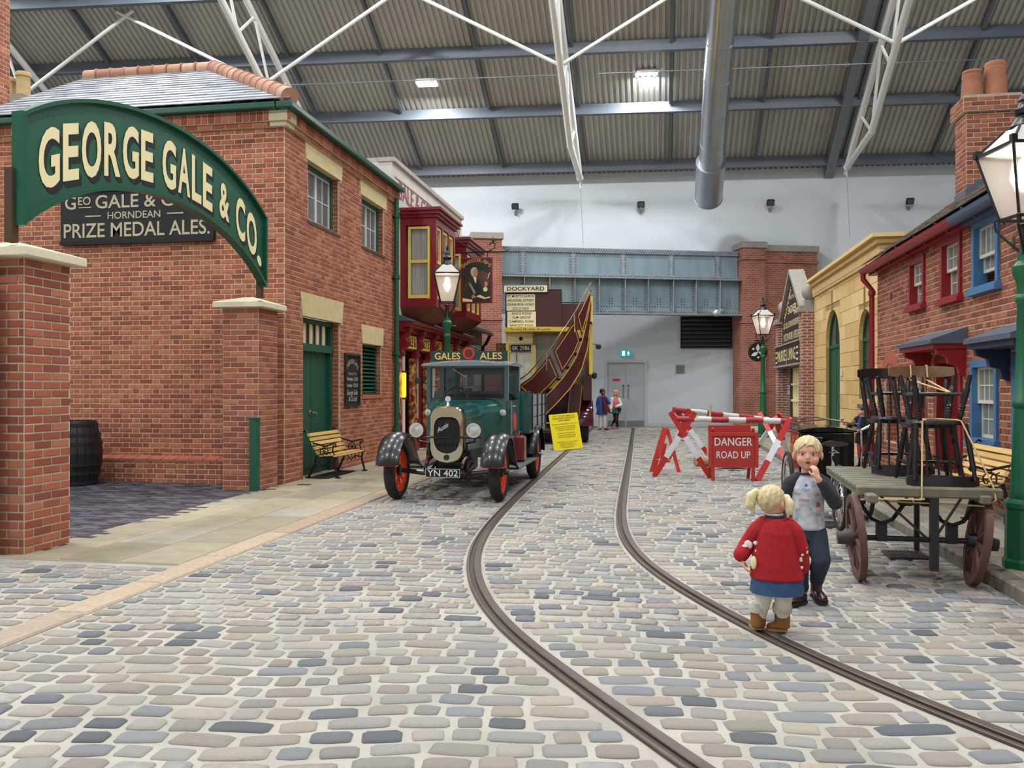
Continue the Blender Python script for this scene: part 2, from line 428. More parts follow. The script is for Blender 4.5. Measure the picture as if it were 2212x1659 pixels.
# left pavement
SLABC = ['#9b9079', '#a3977d', '#938973', '#a89c82', '#8f866f', '#9e9686']
m_slab = mat('paving_stone', '#9b9079', .7, cols=SLABC, var=.13, scale=5, bump=.15, bscale=50)
m_kerb = mat('granite_kerb', '#a8937c', .75, cols=['#a7917a', '#9d8d7a', '#ad9a83', '#a08a74'], var=.16, scale=30, bump=.3)
m_slab2 = mat('grey_paving_stone', '#8d8473', .75, cols=['#8f8676', '#857c6c', '#968c7a', '#7d7566', '#8a8478'], var=.14, scale=5, bump=.15, bscale=50)
m_kerb2 = mat('grey_kerb', '#807869', .8, cols=['#857c6e', '#776f62', '#8d8576', '#7d776c'], var=.18, scale=22, bump=.3)
m_joint = mat('paving_joint', '#bdb49d', .95, var=.1)
def slabs(parent, x0, x1, y0, y1, z, cols, gap=.012, seed=1, m=None):
    r = random.Random(seed); w_ = (x1-x0)/cols
    for c in range(cols):
        y = y0
        while y < y1-.05:
            l = r.uniform(.5, .95)
            if y == y0: l *= r.uniform(.5, 1)
            l = min(l, y1-y)
            if y1-(y+l) < .25: l = y1-y
            m_ = MB(); cx, cy = x0+w_*(c+.5), y+l/2
            m_.rbox(-w_/2+gap/2, w_/2-gap/2, -l/2+gap/2, l/2-gap/2, -.05, .0, .004)
            o = m_.build('paving_slab', m or m_slab, parent, fix=False); o.location = (cx, cy, z); y += l
pv = thing('pavement_left', 'worn buff stone flag pavement before the brick brewery', None, (0, 0, 0), kind='structure')
mb = MB(); mb.box(-5.6, KL0, YN, YEND, -.02, .012); mb.build('joint_bed', m_joint, pv)
slabs(pv, -5.34, KL0, YN, 26.5, .018, 3, seed=3)
def kerbs(parent, x0, x1, y0, y1, z, seed=2, lmin=.8, lmax=1.2, m=None):
    r = random.Random(seed); y = y0
    while y < y1:
        l = r.uniform(lmin, lmax); m_ = MB(); m_.rbox(x0+.004, x1-.004, -l/2+.006, l/2-.006, -.1, z, .012)
        o = m_.build('kerb_stone', m or m_kerb, parent, fix=False); o.location = (0, y+l/2, 0); y += l
kerbs(pv, KL0, KL1, 1.2, YEND, .016, 4)
# right pavement
pr = thing('pavement_right', 'raised flag pavement with stone kerb before the cottages', None, (0, 0, 0), kind='structure')
mb = MB(); mb.box(KR+.15, 12, 2.2, YEND, -.05, .094); mb.build('joint_bed', m_joint, pr)
slabs(pr, KR+.17, 3.72, 2.2, 27, .1, 2, seed=9, m=m_slab2)
kerbs(pr, KR, KR+.17, 2.2, YEND-1, .1, 6, .6, 1.0, m=m_kerb2)
# brewery yard floor of dark blocks
yd = thing('yard_floor', 'dark blue brick paved yard behind the arched gateway', None, (0, 0, 0), kind='structure')
mb = MB(); mb.box(-12, -5.25, YN+.06, 11.7, -.02, .008); mb.build('joint_bed', mat('yard_joint', '#5b5a5e', .95, var=.2, scale=3), yd)
m_blk = mat('yard_brick', '#44464f', .6, cols=['#3d4049', '#4a4b54', '#35373f', '#565661', '#433f47', '#5f5a5c', '#2f3239'], var=.15, scale=20)
mb = MB(); y = YN+.1; j = 0
while y < 11.6:
    x = -10.6+(j % 2)*.11
    while x < -5.3:
        dz = .006*random.random(); mb.box(x+.004, x+.204, y+.004, y+.096, .0, .014+dz); x += .21
    y += .1; j += 1
mb.build('block_paving', m_blk, yd, fix=False, kind='stuff')
# ------------------------------------------------------------------ brickwork
BT_V = np.array([(-.5, 0, -.5), (.5, 0, -.5), (.5, 0, .5), (-.5, 0, .5), (-.5, -.6, -.5), (.5, -.6, -.5), (.5, -.6, .5), (-.5, -.6, .5),
                 (-.47, -1, -.42), (.47, -1, -.42), (.47, -1, .42), (-.47, -1, .42)], float)
BT_F = [(0, 1, 5, 4), (1, 2, 6, 5), (2, 3, 7, 6), (3, 0, 4, 7), (4, 5, 9, 8), (5, 6, 10, 9), (6, 7, 11, 10), (7, 4, 8, 11), (8, 9, 10, 11)]
_bm = {}
def brick_mesh(m):
    if m.name not in _bm:
        me = bpy.data.meshes.new('brick'); me.from_pydata(BT_V.tolist(), [], BT_F); me.materials.append(m); _bm[m.name] = me
    return _bm[m.name]
def FM(o, u, into):
    o, u, i = Vector(o), Vector(u), Vector(into)
    return Matrix(((u.x, i.x, 0, o.x), (u.y, i.y, 0, o.y), (0, 0, 1, o.z), (0, 0, 0, 1)))
COURSE = .073; BL = .219
def brick_cells(w_, h, bond, ops, z0=0.0, shift=0.0, top=None):
    out = []; k = 0; z = z0
    while z < h-.02:
        zh = min(COURSE, h-z); x = -shift
        if bond == 'stretcher': seq = [BL]; x -= (k % 2)*BL/2
        elif bond == 'english': seq = [BL] if k % 2 == 0 else [BL/2]; x -= 0 if k % 2 == 0 else BL/4
        elif bond == 'garden': seq = [BL/2] if k % 4 == 3 else [BL]; x -= (BL/4 if k % 4 == 3 else (k % 2)*BL/2)
        else: seq = [BL, BL/2]; x -= (k % 2)*(BL*.75)
        i = 0; zm = z+zh/2
        x0_, x1_ = 0.0, w_
        if top: 
            lim = top(zm)
            if lim is None: break
            x0_, x1_ = lim
        segs = [(x0_, x1_)]
        for a, b, c, d in ops:
            if c-.01 < zm < d+.01:
                ns = []
                for s0, s1 in segs:
                    if b <= s0 or a >= s1: ns.append((s0, s1)); continue
                    if a > s0: ns.append((s0, a))
                    if b < s1: ns.append((b, s1))
                segs = ns
        while x < w_:
            l = seq[i % len(seq)]; i += 1
            for s0, s1 in segs:
                a, b = max(x, s0), min(x+l, s1)
                if b-a > .03: out.append(((a+b)/2, zm, b-a-.0145, zh-.0145))
            x += l
        z += COURSE; k += 1
    return out
def lay_bricks(parent, cells, o, u, into, m, proud=.007, limit=300, name='brick'):
    """cells in wall frame; the nearest `limit` become brick objects, the rest one joined part"""
    M = FM(o, u, into); R = M.to_3x3(); rz = math.atan2(u[1], u[0]); PI_ = wmat(parent).inverted()
    L = []
    for c in cells:
        p = M @ Vector((c[0], 0, c[1])); dd = (p-Vector((0, 0, CAMH))).length; L.append((dd, c, p))
    L.sort(key=lambda t: t[0]); V = []; Fc = []; off = 0; me = brick_mesh(m)
    for k, (dd, c, p) in enumerate(L):
        pr_ = proud*random.uniform(.6, 1.25)
        if k < limit:
            ob = bpy.data.objects.new(name, me); COL.objects.link(ob); ob.parent = parent
            ob.location = PI_ @ p; ob.rotation_euler = (0, 0, rz); ob.scale = (c[2], pr_, c[3])
        else:
            q = BT_V*np.array([c[2], pr_, c[3]])+np.array([c[0], 0, c[1]])
            W = np.array([[M[0][0], M[0][1]], [M[1][0], M[1][1]]])
            xy = q[:, :2] @ W.T+np.array([o[0], o[1]]); V.append(np.column_stack([xy, q[:, 2]+o[2]])); Fc += [tuple(i+off for i in f) for f in BT_F]; off += 12
    if V:
        V = np.concatenate(V); T = np.array(PI_); V = V @ T[:3, :3].T+T[:3, 3]
        me2 = bpy.data.meshes.new(name+'work'); me2.from_pydata(V.tolist(), [], Fc); me2.materials.append(m)
        ob = bpy.data.objects.new(name+'work', me2); COL.objects.link(ob); ob.parent = parent; ob['kind'] = 'stuff'
def core(mb, w_, h, ops, y0, y1, top=None):
    """slab w_ x h with rectangular openings, in the current frame of mb"""
    xs = sorted({0.0, w_, *[min(max(v_, 0), w_) for o_ in ops for v_ in o_[:2]]}); zs = sorted({0.0, h, *[min(max(v_, 0), h) for o_ in ops for v_ in o_[2:4]]})
    for a, b in zip(xs[:-1], xs[1:]):
        run = None
        for c, d in zip(zs[:-1], zs[1:]):
            xm, zm = (a+b)/2, (c+d)/2
            hole = any(o_[0] < xm < o_[1] and o_[2] < zm < o_[3] for o_ in ops)
            if not hole: run = (run[0], d) if run else (c, d)
            if (hole or d == h) and run: mb.box(a, b, y0, y1, run[0], run[1]); run = None
m_corebrick = brickmat('reveal_brick', '#8f4633', '#a2523b', '#a99a80')
def wall(root, name, o, u, into, w_, h, bond, ops, m, mm, limit=300, proud=.007, thick=.28, shift=0.0, z0=0.0):
    """mortar skin (part) with its bricks as sub-parts, and the thickness behind"""
    mb = MB(); mb.M = FM(o, u, into); core(mb, w_, h, ops, 0, .03); wl = mb.build(name, mm, root, world=True, fix=False)
    mb = MB(); mb.M = FM(o, u, into); core(mb, w_, h, ops+[(-1, .06, -1, 99)], .03, thick); mb.build(name+'_backing', m_corebrick, root, world=True, fix=False)
    lay_bricks(wl, brick_cells(w_, h, bond, ops, z0, shift), o, u, into, m, proud, limit)
    return wl
def lintel(root, M, x0, x1, z0, z1, flare, m, name='lintel'):
    mb = MB(); mb.M = M; mb.prism([(x0, z0), (x1, z0), (x1+flare, z1), (x0-flare, z1)], (0, .1, 0), (1, 0, 0), (0, 0, 1), (0, -1, 0), .118)
    return mb.build(name, m, root, world=True)
def casement(root, M, x0, x1, z0, z1, rec, m_fr, m_sash, lights, nx, nz, fw=.06, sill=True, name='window', glass=None):
    """frame part > sash sub-parts with glazing bars and panes"""
    mb = MB(); mb.M = M
    for a in ((x0, x0+fw, z0, z1), (x1-fw, x1, z0, z1), (x0+fw, x1-fw, z1-fw, z1), (x0+fw, x1-fw, z0, z0+fw*.8)):
        mb.box(a[0], a[1], rec-.03, rec+.09, a[2], a[3])
    if sill: mb.box(x0-.01, x1+.01, rec-.07, rec+.02, z0-.02, z0+.035)
    fr = mb.build(name, m_fr, root, world=True)
    iw = (x1-x0-2*fw)/lights
    for k in range(lights):
        a = x0+fw+iw*k; b = a+iw; t = .035; mb = MB(); mb.M = M; zz0, zz1 = z0+fw*.8, z1-fw
        mb.box(a, a+t, rec, rec+.05, zz0, zz1); mb.box(b-t, b, rec, rec+.05, zz0, zz1); mb.box(a+t, b-t, rec, rec+.05, zz0, zz0+t); mb.box(a+t, b-t, rec, rec+.05, zz1-t, zz1)
        for i in range(1, nx): xx = a+t+(b-a-2*t)*i/nx; mb.box(xx-.009, xx+.009, rec+.01, rec+.035, zz0+t, zz1-t)
        for i in range(1, nz): zz = zz0+(zz1-zz0)*i/nz; mb.box(a+t, b-t, rec+.012, rec+.033, zz-.009, zz+.009)
        mb.build('sash', m_sash, fr, world=True)
        for i in range(nx):
            for j in range(nz):
                xa = a+t+(b-a-2*t)*i/nx; xb = a+t+(b-a-2*t)*(i+1)/nx; za = zz0+t+(zz1-zz0-2*t)*j/nz; zb = zz0+t+(zz1-zz0-2*t)*(j+1)/nz
                g = MB(); g.M = M; g.box(xa, xb, rec+.02, rec+.026, za, zb); g.build('pane', glass or m_glass, fr, world=True, fix=False)
    mb = MB(); mb.M = M; mb.box(x0+.02, x1-.02, rec+.1, rec+.12, z0+.02, z1-.02); mb.build('blind', mat('room_behind', '#6b6660', .9, var=.3, scale=2), fr, world=True)
    return fr
# ================================================================== brewery building
GX, GY0, GY1, GXL, GH = -5.35, 11.66, 16.9, -11.6, 5.4
gb = thing('brewery_building', 'red brick brewery with green door, stone lintels and hipped slate roof', 'building', (GX, GY0, 0))
U_L = (0, 1, 0); I_L = (-1, 0, 0)
GM = FM((GX, GY0, 0), U_L, I_L)
gops = [(.82, 2.14, 3.99, 4.92), (3.24, 4.54, 3.99, 4.92), (.64, 2.17, 0, 2.5), (3.29, 4.38, 1.27, 2.22)]
glin = [(.74, 2.22, 4.92, 5.26, .06), (3.18, 4.62, 4.92, 5.26, .06), (.6, 2.24, 2.5, 2.86, .07), (3.26, 4.42, 2.22, 2.56, .06)]
wall(gb, 'street_wall', (GX, GY0+.004, 0), U_L, I_L, GY1-GY0, GH-.22, 'flemish', gops+[(a-.03, b+.03, c, d) for a, b, c, d, e in glin], m_brick, m_mortar)
for a, b, c, d, e in glin: lintel(gb, GM, a, b, c, d, e, m_stone)
wall(gb, 'yard_wall', (GXL, GY0, 0), (1, 0, 0), (0, 1, 0), GX-GXL-.002, GH-.22, 'flemish', [], m_brick, m_mortar)
# corbelled brick cornice on both walls (dentil course between two oversailing courses)
for nm, o_, u_, i_, ln in (('street_cornice', (GX, GY0, 0), U_L, I_L, GY1-GY0), ('yard_cornice', (GXL, GY0, 0), (1, 0, 0), (0, 1, 0), GX-GXL)):
    mb = MB(); mb.M = FM(o_, u_, i_)
    e0, e1 = (-.06, 0) if nm == 'street_cornice' else (0, .06)
    mb.box(e0, ln+e1, -.05, .2, GH-.22, GH-.15); mb.box(e0*1.6, ln+e1*1.6, -.085, .2, GH-.15, GH-.0)
    cn = mb.build(nm, m_mortar, gb, world=True)
    cells = [(x+.055, GH-.075, .095, .135) for x in np.arange(-.09, ln+.04, .108)]
    lay_bricks(cn, cells, tuple(Vector(o_)-Vector(i_)*.085), u_, i_, m_brick, .008, 120)
    cells = [(x+.11, GH-.185, .205, .06) for x in np.arange(-.05, ln-.1, .216)]
    lay_bricks(cn, cells, tuple(Vector(o_)-Vector(i_)*.05), u_, i_, m_brick, .008, 120)
# green gutters
mb = MB(); mb.box(GX-.05, GX+.2, GY0-.2, GY1+.05, GH, GH+.1); mb.build('gutter', mat('gutter_green', '#0f4a38', .35), gb, world=True, bevel=.02)
mb = MB(); mb.box(GXL-3, GX-.06, GY0-.2, GY0+.05, GH, GH+.1); mb.build('gutter', mat('gutter_green', '#0f4a38', .35), gb, world=True, bevel=.02)
# slate roof
RY = (GY0+GY1)/2; RXR = GX-2.55; RZ = 7.12; EZ = GH+.1; RXL = -10.45
m_slate = mat('roof_slate', '#a5a8ae', .5, cols=['#a5a8ae', '#9b9fa6', '#afb1b6', '#94989f', '#b5b7bb'], var=.1, scale=9)
C_ = Vector((GX+.16, GY0-.16, EZ)); D_ = Vector((GXL-3, GY0-.16, EZ)); RR = Vector((RXR, RY, RZ)); RL = Vector((RXL, RY, RZ)); E_ = Vector((GX+.16, GY1, EZ))
mb = MB(); mb.add([C_, D_, RL, RR, E_, (GXL-3, GY1, EZ), (GX-3, GY1, EZ), (RXL-.02, GY0-.16, EZ)], [(0, 7, 2, 3), (0, 3, 4), (3, 2, 5, 4)])
rf = mb.build('roof', mat('roof_felt', '#4d5058', .8), gb, world=True)
def slate_rows(parent, a0, a1, b0, b1, rows, wid, m, limit, t=.014, name='slate', seed=1):
    """rows of slates between eave edge a0->a1 and ridge edge b0->b1"""
    r = random.Random(seed); a0, a1, b0, b1 = map(Vector, (a0, a1, b0, b1)); PI_ = wmat(parent).inverted()
    L = []
    for j in range(rows):
        t0, t1 = j/rows, (j+1.25)/rows
        p0, p1 = a0.lerp(b0, t0), a1.lerp(b1, t0); q0, q1 = a0.lerp(b0, min(t1, 1)), a1.lerp(b1, min(t1, 1))
        ln = (p1-p0).length; n = max(1, round(ln/wid)); nrm = (p1-p0).cross(q0-p0).normalized()
        if nrm.z < 0: nrm = -nrm
        o_ = (j % 2)*.5
        for i in range(n+1):
            s0 = max(0, (i-o_)/n); s1 = min(1, (i+1-o_)/n)
            if s1-s0 < .15/n: continue
            g = .004/ln
            # keep side joints parallel to the slope by using the lower edge spacing
            x0, x1 = p0.lerp(p1, s0+g), p0.lerp(p1, s1-g)
            k = (q0-p0); up = (q0+q1)/2-(p0+p1)/2; up = up-((p1-p0)/ln)*up.dot((p1-p0)/ln)
            y0, y1 = x0+up, x1+up
            lift = t+r.uniform(0, .006)
            vs = [x0+nrm*lift*1.0, x1+nrm*lift*1.0, y1+nrm*.002, y0+nrm*.002, x0+nrm*(lift+.012), x1+nrm*(lift+.012), y1+nrm*.012, y0+nrm*.012]
            L.append(((x0-Vector((0, 0, CAMH))).length, vs))
    L.sort(key=lambda q: q[0]); FS = [(0, 1, 5, 4), (1, 2, 6, 5), (3, 0, 4, 7), (4, 5, 6, 7), (0, 3, 2, 1)]
    mbs = MB()
    for k, (dd, vs) in enumerate(L):
        if k < limit:
            m_ = MB(); c = vs[0]; m_.add([v_-c for v_ in vs], FS); o = m_.build(name, m, parent, fix=True); o.location = PI_ @ c
        else: mbs.add(vs, FS)
    if mbs.v: mbs.build(name+'_courses', m, parent, world=True, kind='stuff')
# front slope in strips so hip edges stay clean
rows = 15
slate_rows(rf, (RXL-.02, GY0-.2, EZ+.01), C_+Vector((0, -.04, .01)), RL, RR, rows, .3, m_slate, 290, seed=4)
# ridge and hip tiles
m_tile = mat('ridge_tile', '#b98a72', .8, cols=['#b98a72', '#ad7d66', '#c29a83'], var=.12, scale=8)
def ridge(parent, a, b, n, r=.13):
    a, b = Vector(a), Vector(b); PI_ = wmat(parent).inverted()
    for i in range(n):
        p = a.lerp(b, i/n); q = a.lerp(b, (i+1)/n-.012); m_ = MB(); d = (q-p)
        m_.tube([Vector((0, 0, 0)), d*.92, d*.93, d], [r, r, r*1.12, r*1.12], 12); o = m_.build('ridge_tile', m_tile, parent, smooth=True); o.location = PI_ @ p
ridge(rf, RL+Vector((0, 0, .02)), RR+Vector((0, 0, .02)), 9); ridge(rf, C_+Vector((-.02, .02, .06)), RR+Vector((0, 0, .03)), 13)
# chimney stack at the yard end, and pots beyond
mb = MB(); mb.box(-12.98, -10.55, 12.2, 12.5, 5.5, 10.2); ck = mb.build('chimney_stack', m_mortar, gb, world=True)
lay_bricks(ck, brick_cells(2.43, 10.2, 'flemish', [], 5.5), (-12.98, 12.2, 0), (1, 0, 0), (0, 1, 0), m_brick, .007, 60)
lay_bricks(ck, brick_cells(.3, 10.2, 'flemish', [], 5.5), (-10.55, 12.2, 0), (0, 1, 0), (-1, 0, 0), m_brick, .007, 0)
cx, cy, cz = onY(42, 214, 17.5)
cpot = thing('chimney_pots_stack', 'tall rendered chimney with two buff pots behind the brewery roof', 'chimney', (cx, cy, 0))
mb = MB(); mb.box(cx-1.2, cx+.35, cy-.35, cy+.35, 0, cz); mb.build('stack', mat('render_grey', '#8c8579', .9, var=.1), cpot, world=True)
for dx, hh in ((-.28, .52), (.1, .62)):
    m_ = MB(); m_.lathe([(.15, 0), (.16, .05), (.15, .1), (.145, hh-.12), (.17, hh-.1), (.17, hh-.04), (.15, hh), (.11, hh)], (cx+dx, cy, cz-.02), 16)
    m_.build('chimney_pot', mat('buff_pot', '#b49a6c', .85, var=.12), cpot, smooth=True, world=True)
# windows, door, louvre
gfr = mat('window_green', '#11503c', .45); gsash = mat('sash_grey', '#c9cac8', .5)
g_tint = mat('gale_glass', '#6c6a6a', .12, var=.25, scale=3)
casement(gb, GM, .84, 2.12, 4.0, 4.92, .14, gfr, gsash, 2, 2, 2, glass=g_tint); casement(gb, GM, 3.26, 4.52, 4.0, 4.92, .14, gfr, gsash, 2, 2, 2, glass=g_tint)
mb = MB(); mb.M = GM
x0, x1 = .66, 2.15
mb.box(x0, x0+.08, .12, .24, 0, 2.5); mb.box(x1-.1, x1, .12, .24, 0, 2.5); mb.box(x0, x1, .12, .24, 2.42, 2.5); mb.box(x0, x1, .1, .24, 1.98, 2.1)
dr = mb.build('door_frame', gfr, gb, world=True)
mb = MB(); mb.M = GM
for i in range(5): a = x0+.08+.262*i; mb = MB(); mb.M = GM; mb.box(a, a+.1, .15, .17, 2.1, 2.42); mb.build('fanlight_bar', m_cream, dr, world=True)
mb = MB(); mb.M = GM; mb.box(x0+.08, x1-.1, .18, .19, 2.1, 2.42); mb.build('fanlight_pane', m_glass, dr, world=True)
for a, b in ((x0+.08, 1.37), (1.385, x1-.1)):
    mb = MB(); mb.M = GM; mb.box(a, b, .19, .23, .02, 1.98)
    mb.build('door_leaf', m_dgreen, dr, world=True)
mb = MB(); mb.M = GM; mb.tube([(1.33, .19, 1.02), (1.33, .14, 1.02), (1.45, .13, 1.0), (1.47, .13, .93)], .016, 8); mb.box(1.29, 1.37, .175, .19, .97, 1.06); mb.build('door_handle', m_steel, dr, world=True, smooth=True)
mb = MB(); mb.M = GM; mb.box(3.3, 3.35, .1, .22, 1.28, 2.22); mb.box(4.32, 4.37, .1, .22, 1.28, 2.22); mb.box(3.3, 4.37, .1, .22, 2.17, 2.22); mb.box(3.3, 4.37, .08, .22, 1.27, 1.3); mb.box(3.3, 4.37, .215, .22, 1.28, 2.2)
lv = mb.build('louvre_frame', gfr, gb, world=True)
for i in range(12):
    z = 1.31+i*.072; mb = MB(); mb.M = GM; mb.add([(3.35, .1, z), (4.32, .1, z), (4.32, .2, z+.06), (3.35, .2, z+.06), (3.35, .1, z+.016), (4.32, .1, z+.016), (4.32, .2, z+.076), (3.35, .2, z+.076)], [(3, 2, 1, 0), (4, 5, 6, 7), (0, 1, 5, 4), (1, 2, 6, 5), (2, 3, 7, 6), (3, 0, 4, 7)])
    mb.build('louvre_slat', gfr, lv, world=True)
mb = MB(); mb.M = GM; mb.box(3.25, 4.42, -.03, .15, 1.2, 1.27); mb.build('sill', m_brick, gb, world=True)
for a, b in ((.8, 2.16), (3.22, 4.56)):
    mb = MB(); mb.M = GM; mb.box(a, b, -.02, .14, 3.945, 3.99); mb.build('sill', mat('sill_lead', '#4a4034', .6), gb, world=True)
# yard plinth with sloping brick cap
mb = MB(); mb.box(GXL, GX-.45, GY0-.16, GY0, 0, .33); pl = mb.build('plinth', m_mortar, gb, world=True)
lay_bricks(pl, brick_cells(GX-.45-GXL, .33, 'flemish', []), (GXL, GY0-.16, 0), (1, 0, 0), (0, 1, 0), m_brick, .007, 120)
m_capbr = mat('plinth_cap', '#a8604c', .8, var=.1)
x = -9.4
while x < GX-.5:
    mb = MB(); mb.prism([(0, .33), (.17, .33), (.17, .4), (0, .36)], (x+.004, GY0-.17, 0), (0, 1, 0), (0, 0, 1), (1, 0, 0), .21); mb.build('plinth_coping', m_capbr, gb, world=True); x += .22
# green downpipe at the end of the street wall
dp = thing('green_downpipe', 'green cast iron rainwater pipe at the end of the brewery wall', 'drainpipe', (GX+.08, GY1-.14, 0))
mb = MB(); mb.tube([(0, 0, .02), (0, 0, GH-.35), (0, 0, GH-.15)], .05, 12); mb.build('pipe', m_green, dp, smooth=True)
for z in (.5, 2.05, 3.6, GH-.55):
    mb = MB(); mb.lathe([(.05, 0), (.07, .01), (.07, .09), (.05, .1)], (0, 0, z), 12); mb.box(-.09, .0, -.08, .08, z+.03, z+.07); mb.build('pipe_collar', m_green, dp, smooth=True)
# ================================================================== gate piers
def pier(name, label, x0, x1, y0, y1, h, limit):
    p = thing(name, label, 'pier', ((x0+x1)/2, (y0+y1)/2, 0))
    mb = MB(); mb.box(x0, x1, y0, y1, 0, h); c = mb.build('pier_core', m_mortar2, p, world=True)
    lay_bricks(c, brick_cells(x1-x0, h, 'stretcher', [], shift=.0), (x0, y0, 0), (1, 0, 0), (0, 1, 0), m_brick, .007, limit)
    lay_bricks(c, brick_cells(y1-y0, h, 'stretcher', [], shift=BL/2), (x1, y0, 0), (0, 1, 0), (-1, 0, 0), m_brick, .007, limit)
    lay_bricks(c, brick_cells(y1-y0, h, 'stretcher', [], shift=BL/2), (x0, y1, 0), (0, -1, 0), (1, 0, 0), m_brick, .007, 0)
    lay_bricks(c, brick_cells(x1-x0, h, 'stretcher', [], shift=0), (x1, y1, 0), (-1, 0, 0), (0, -1, 0), m_brick, .007, 0)
    a = .1; mb = MB(); X0, X1, Y0, Y1 = x0-a, x1+a, y0-a, y1+a; cx, cy = (x0+x1)/2, (y0+y1)/2
    mb.add([(X0, Y0, h), (X1, Y0, h), (X1, Y1, h), (X0, Y1, h), (X0, Y0, h+.075), (X1, Y0, h+.075), (X1, Y1, h+.075), (X0, Y1, h+.075),
            (cx-.08, cy-.08, h+.16), (cx+.08, cy-.08, h+.16), (cx+.08, cy+.08, h+.16), (cx-.08, cy+.08, h+.16)],
           [(3, 2, 1, 0), (0, 1, 5, 4), (1, 2, 6, 5), (2, 3, 7, 6), (3, 0, 4, 7), (4, 5, 9, 8), (5, 6, 10, 9), (6, 7, 11, 10), (7, 4, 8, 11), (8, 9, 10, 11)])
    mb.build('coping_stone', m_cap, p, world=True, bevel=.008)
    return p
pier('gate_pier', 'red brick gate pier with pale stone cap beside the barrel yard, next to green gate', -5.80, -5.2, 6.32, 6.88, 2.49, 150)
pier('gate_pier', 'red brick gate pier with pale stone cap behind the green bollard', -5.86, -5.34, 10.82, 11.4, 2.49, 150)
# green gate leaf swung open beside the near pier
gt = thing('green_gate', 'dark green boarded gate standing against the brick gate pier', 'gate', (-5.9, 6.2, 0))
for i in range(6):
    mb = MB(); mb.rbox(-6.28+.15*i, -6.135+.15*i, 6.17, 6.205, .03, 2.42, .006); mb.build('board', m_dgreen, gt, world=True)
for z in (.3, 1.3, 2.2):
    mb = MB(); mb.box(-6.28, -5.39, 6.205, 6.24, z, z+.12); mb.build('ledge', m_dgreen, gt, world=True)
# arched name board
sg = thing('arched_name_board', 'green arched sign board lettered GEORGE GALE & CO. spanning the gate piers', 'sign', (-5.25, 8.48, 2.7))
SY0, SY1 = 6.27, 10.69; SXp = -5.2
def arc_z(y, zc, ze):
    t = (y-(SY0+SY1)/2)/((SY1-SY0)/2); return zc-(zc-ze)*(1-math.sqrt(max(0, 1-.62*t*t)))/(1-math.sqrt(.38))
ztop = lambda y: arc_z(y, 4.23, 3.66); zbot = lambda y: arc_z(y, 3.44, 2.76)
K = 40; ys = [SY0+(SY1-SY0)*i/K for i in range(K+1)]
mb = MB()
for a, b in zip(ys[:-1], ys[1:]):
    mb.add([(SXp, a, zbot(a)), (SXp, b, zbot(b)), (SXp, b, ztop(b)), (SXp, a, ztop(a)), (SXp-.05, a, zbot(a)), (SXp-.05, b, zbot(b)), (SXp-.05, b, ztop(b)), (SXp-.05, a, ztop(a))],
           [(0, 1, 2, 3), (7, 6, 5, 4), (0, 4, 5, 1), (3, 2, 6, 7)])
mb.quad((SXp, SY0, zbot(SY0)), (SXp, SY0, ztop(SY0)), (SXp-.05, SY0, ztop(SY0)), (SXp-.05, SY0, zbot(SY0))); mb.quad((SXp, SY1, zbot(SY1)), (SXp, SY1, ztop(SY1)), (SXp-.05, SY1, ztop(SY1)), (SXp-.05, SY1, zbot(SY1)))
mb.build('board_face', m_green, sg, world=True)
for fn, nm in ((ztop, 'top_moulding'), (zbot, 'bottom_moulding')):
    mb = MB(); mb.loft([[(SXp+.05, y, fn(y)-.018), (SXp+.05, y, fn(y)+.018), (SXp-.06, y, fn(y)+.018), (SXp-.06, y, fn(y)-.018)] for y in ys]); mb.build(nm, mat('moulding_green', '#15523b', .35), sg, world=True)
for y in (SY0, SY1):
    mb = MB(); mb.box(SXp-.06, SXp+.05, y-.02, y+.02, zbot(y)-.02, ztop(y)+.02); mb.build('end_moulding', mat('moulding_green', '#15523b', .35), sg, world=True)
    q = -1 if y == SY0 else 1
    mb = MB(); mb.box(SXp-.1, SXp-.03, y+q*.015-.04, y+q*.015+.04, 2.6, zbot(y)+.45); mb.build('bracket', mat('rust_iron', '#4b3320', .8, var=.2), sg, world=True)
# letters: each stands upright and follows the arch
def arch_letters(mb, dx, dz, lift):
    s_ = 'GEORGE GALE & CO.'
    adv = {'G': 1.0, 'E': .82, 'O': 1.06, 'R': .95, ' ': .42, 'A': .93, 'L': .78, '&': .92, 'C': .92, '.': .34}
    tot = sum(adv[c] for c in s_); y0, y1 = 6.46, 10.6; k = (y1-y0)/tot; y = y0
    for c in s_:
        wd = adv[c]*k
        if c != ' ':
            ym = y+wd/2; zc = (ztop(ym)+zbot(ym))/2-.02; sl = (ztop(ym+.1)-ztop(ym-.1))/.2*.92
            hgt = .50 if c != '&' else .42
            vs, fs, gw = glyphs(c, 1.0, .028); xs = [p[0] for p in vs]; zs = [p[1] for p in vs]; gz = max(zs)-min(zs) or 1; kz = hgt/.72; kx = (wd*.86)/gw if c != '.' else kz
            mb.add([(SXp+lift, ym-gw*kx/2+a*kx+dx, zc+((b-.36)*kz if c != '.' else b*kz-hgt/2)+dz+sl*(-gw*kx/2+a*kx)) for a, b in vs], fs)
        y += wd
mb = MB(); arch_letters(mb, 0, 0, .006); mb.build('lettering', m_cream, sg, world=True, fix=False)
mb = MB()
for q in (.012, .024, .036, .048): arch_letters(mb, q*.9, -q, .002+(.05-q)*.05)
mb.build('letter_shadow', mat('letter_shadow', '#0a1512', .7), sg, world=True, fix=False)
